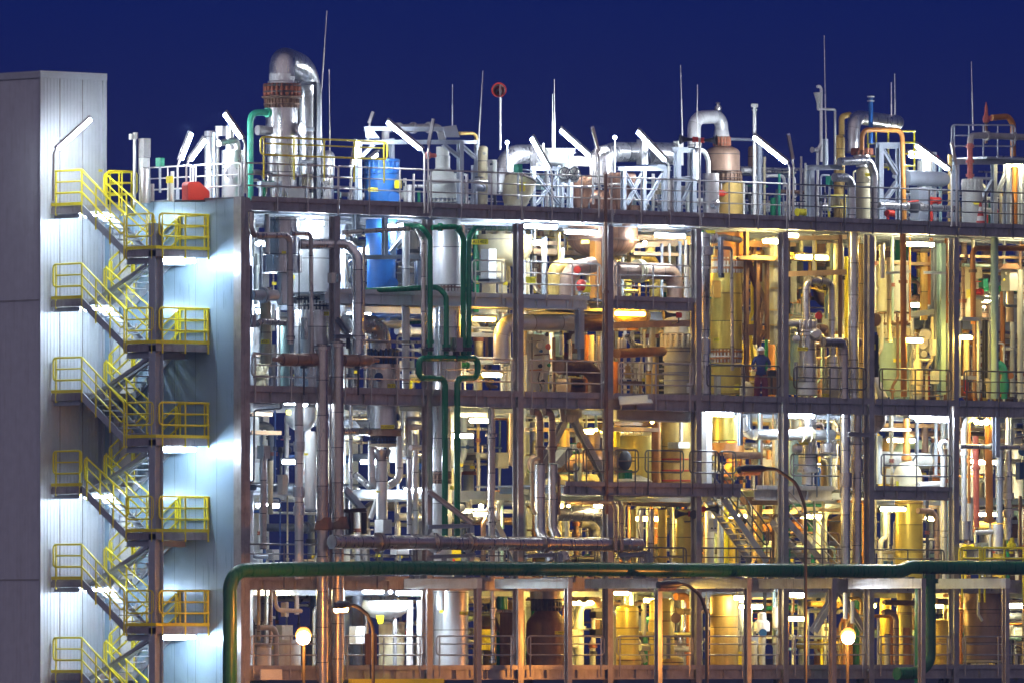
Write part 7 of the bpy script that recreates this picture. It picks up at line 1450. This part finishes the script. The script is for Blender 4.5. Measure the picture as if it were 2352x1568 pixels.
        # guard rail on the far side of each floor and a cable ladder
        if i > 1 and s in (0, 1, 3):
            a = W(COLX[i] + 20, HOR, 11.6).x; z = z0 - (.0 if s else -.15)
            l = lab('pale', 'guard rail panel', i, s, COLX[i] + 100)
            railing([(a, 11.6 if s != 1 else 5.4, z), (a + 3.2, 11.6 if s != 1 else 5.4, z)], l, 'rail', 'guard rails far back', step=1.6, drop=.1)
        if i > 1:
            tray_x = rg.uniform(x0, x1 - 90); v = rg.uniform(4.5, 9); m = rg.choice(['tan', 'pale', 'cream', 'galv'])
            l = lab(CN[m], 'cable tray', i, s, tray_x + 40)
            if l:
                a = W(tray_x, HOR, v); z = z1 - rg.uniform(0, .7); L = rg.uniform(2, 3.6); t = T('cable_tray', l, 'cable tray', 'cable trays far back')
                t.add('side_rail', box((a.x, v, z), (a.x + L, v + .03, z + .13)), m, smooth=False); t.add('side_rail', box((a.x, v + .45, z), (a.x + L, v + .48, z + .13)), m, smooth=False)
                t.add('tray_bed', box((a.x + .002, v + .031, z + .005), (a.x + L - .002, v + .449, z + .02)), m, smooth=False); t.add('cables', tube([(a.x, v + .2, z + .06), (a.x + L, v + .2, z + .06)], .05), 'dark')
# ================================================================ SMALL PLANT ON THE TOP DECK
TZ = 19.95
def tlab(adj, what, i, x):
    q = min(4, int(5 * (x - COLX[i]) / (COLX[i + 1] - COLX[i])))
    l = f'{adj} {what} on the top deck, {ORD[i]} bay, {["left end", "left half", "middle", "right half", "right end"][q]}'
    if l in USED: return None
    USED.add(l); return l
TOPC = ['galv', 'pale', 'white', 'steel', 'alu', 'galvl', 'grey', 'galvd', 'tealp', 'alub']
HMAX = [1.2, 1.0, 1.6, 1.5, 1.7, 1.9, 2.0, 2.2, 2.6, 2.6]
for i in range(10):
    x0, x1 = COLX[i] + 6, min(COLX[i + 1] - 6, 2352)
    for k in range(9 if i > 1 else 5):
        x = x0 + (x1 - x0) * (k + rg.random()) / (9 if i > 1 else 5); v = rg.uniform(2.5, 9); m = rg.choice(TOPC + (['ochre', 'cream', 'orange', 'green'] if i > 4 else []))
        d = rg.choice([3, 4, 4, 5, 6, 7, 9, 12]); l = tlab(f'{thick(d)} {CN.get(m, "pale blue")}', 'standing pipe', i, x)
        if not l: continue
        p = W(x, HOR, v); r = d / S(x, v) / 2; h = rg.uniform(.5, HMAX[i]); t = T('standing_pipe', l, 'pipe', 'standing pipes on the top deck')
        P = [V((p.x, v, TZ - .1)), V((p.x, v, TZ + h))]
        if rg.random() < .5: P.append(V((p.x + rg.choice([-1, 1]) * rg.uniform(.3, 1.2), v, TZ + h)))
        t.add('run', tube(P, r, r * 3), m)
        t.add('flange', rev(V((p.x, v, TZ + h * rg.uniform(.3, .8))), (0, 0, 1), [(0, r * 1.4 + .02), (.05, r * 1.4 + .02), (.051, r * 1.2), (.07, r * 1.2), (.071, r * 1.4 + .02), (.12, r * 1.4 + .02)], 14), rg.choice([m, 'dark', m]))
    for k in range(4 if i > 1 else 2):
        x = rg.uniform(x0, x1 - 40); v = rg.uniform(2.5, 9); m = rg.choice(TOPC); d = rg.choice([3, 4, 5, 7, 10]); l = tlab(f'{thick(d)} {CN.get(m, "pale blue")}', 'stooled pipe', i, x)
        if l:
            p = W(x, HOR, v); r = d / S(x, v) / 2; L = rg.uniform(1, 3); z = TZ + rg.uniform(.3, HMAX[i]); t = T('stooled_pipe', l, 'pipe', 'level pipes on the top deck')
            t.add('run', tube([(p.x, v, z), (p.x + L, v, z)], r), m)
            for q in (.15, .85): t.add('stool', tube([(p.x + L * q, v, z - r * .8), (p.x + L * q, v, TZ - .05)], .03), 'galv')
        x = rg.uniform(x0, x1 - 20); v = rg.uniform(1.2, 6); m = rg.choice(['galv', 'pale', 'white', 'steel', 'blue', 'tag', 'red', 'green', 'dark']); l = tlab(CN[m], 'valve with black handwheel', i, x)
        if l:
            a = W(x, HOR, v); z = TZ + rg.uniform(.35, min(1.1, HMAX[i] * .6)); t = T('deck_valve', l, 'valve', 'valves on the top deck')
            t.add('body', rev((a.x - .2, v, z), (1, 0, 0), [(0, .12), (.05, .12), (.06, .07), (.14, .11), (.26, .11), (.34, .07), (.35, .12), (.4, .12)], 14), m)
            t.add('stem', tube([(a.x, v, z), (a.x, v, z + .34)], .03), 'steel'); t.add('handwheel', rev((a.x, v, z + .33), (0, 0, 1), [(0, .14), (.03, .14)], 14), 'dark'); t.add('stub', tube([(a.x - .16, v, z - .08), (a.x - .16, v, TZ - .05)], .05), m)
    for k in range(2):
        x = rg.uniform(x0 + 10, x1 - 30); v = rg.uniform(3, 8); m = rg.choice(['pale', 'grey', 'galv', 'white', 'tealp', 'cream']); l = tlab(CN[m], 'small box on a post', i, x)
        if l and i != 1:
            a = W(x, HOR, v); z = TZ + rg.uniform(.6, 1.1); w_ = rg.uniform(.2, .45); h = rg.uniform(.3, .55); t = T('post_box', l, 'box', 'small boxes on the top deck')
            t.add('body', box((a.x, v, z), (a.x + w_, v + .25, z + h)), m, smooth=False); t.add('door', box((a.x + .03, v - .025, z + .04), (a.x + w_ - .03, v - .002, z + h - .04)), m, smooth=False); t.add('post', tube([(a.x + w_ / 2, v + .1, z - .003), (a.x + w_ / 2, v + .1, TZ - .05)], .04), 'galv')
    if i > 1:
        a = W(x0, HOR, 9.6).x
        railing([(a, 9.6, TZ), (a + 3.6, 9.6, TZ)], f'far side guard rail of the top deck seen through the {ORD[i]} bay', 'rail', 'far side top deck railings', step=1.3, drop=.1)
HZ = .0005
# ================================================================ world, camera, output
hz = T('haze', None, None, kind='stuff')  # thin volume added so lamps get halos in place of lens glow
hm = bpy.data.materials.new('added_halo_haze'); hm.use_nodes = True; hn = hm.node_tree
hn.nodes.remove(hn.nodes['Principled BSDF']); pv = nd(hn, 'ShaderNodeVolumePrincipled', Density=HZ, Anisotropy=.35); pv.inputs['Color'].default_value = (.30, .50, 1, 1)
lk(hn, pv.outputs[0], hn.nodes['Material Output'].inputs['Volume'])
hz.add('haze', box((-290, -330, -1), (110, 90, 40)), hm, smooth=False)
finish()
w = bpy.data.worlds.new('World'); sc.world = w; w.use_nodes = True
nt = w.node_tree; bg = nt.nodes['Background']
# blue hour sky: deep blue ahead, unseen dusk glow added behind to light the front
tc = nd(nt, 'ShaderNodeTexCoord'); sx = nd(nt, 'ShaderNodeSeparateXYZ'); lk(nt, tc.outputs['Generated'], sx.inputs[0])
rp = nd(nt, 'ShaderNodeValToRGB'); lk(nt, sx.outputs['Z'], rp.inputs['Fac'])
SK = .285
def el(pos, c):
    e = rp.color_ramp.elements.new(pos); e.color = (c[0] * SK, c[1] * SK, c[2] * SK, 1)
rp.color_ramp.elements[0].color = (.012 * SK, .013 * SK, .055 * SK, 1); rp.color_ramp.elements[1].color = (.004 * SK, .010 * SK, .075 * SK, 1)
el(.02, (.0105, .0135, .062)); el(.042, (.0105, .0130, .082)); el(.062, (.0028, .0095, .100)); el(.3, (.008, .016, .10))
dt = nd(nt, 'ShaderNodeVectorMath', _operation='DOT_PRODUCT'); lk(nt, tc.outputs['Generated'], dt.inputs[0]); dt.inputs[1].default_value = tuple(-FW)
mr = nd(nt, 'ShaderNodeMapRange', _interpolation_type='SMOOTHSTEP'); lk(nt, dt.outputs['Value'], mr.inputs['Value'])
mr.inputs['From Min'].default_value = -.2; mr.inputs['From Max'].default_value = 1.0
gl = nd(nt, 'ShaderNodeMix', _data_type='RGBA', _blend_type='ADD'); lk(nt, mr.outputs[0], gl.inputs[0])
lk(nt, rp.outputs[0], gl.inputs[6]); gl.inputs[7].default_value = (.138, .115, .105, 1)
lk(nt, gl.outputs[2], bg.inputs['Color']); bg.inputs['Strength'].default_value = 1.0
cam = bpy.data.cameras.new('camera'); co = bpy.data.objects.new('camera', cam); COL.objects.link(co)
co.location = CAM; co.rotation_euler = (math.radians(90), 0, -TH)
cam.sensor_width = 36; cam.lens = 36 * FPX / 2352; cam.shift_y = (HOR - 784) / 2352
cam.clip_start = 1; cam.clip_end = 9000
sc.camera = co
sc.view_settings.view_transform = 'Standard'; sc.view_settings.look = 'None'
sc.view_settings.exposure = 1.92; sc.view_settings.gamma = 1
sc.render.engine = 'CYCLES'
sc.cycles.use_denoising = True
sc.cycles.max_bounces = 6; sc.cycles.diffuse_bounces = 3; sc.cycles.glossy_bounces = 3; sc.cycles.transmission_bounces = 2
sc.cycles.caustics_reflective = False; sc.cycles.sample_clamp_indirect = 4
sc.cycles.use_light_tree = True
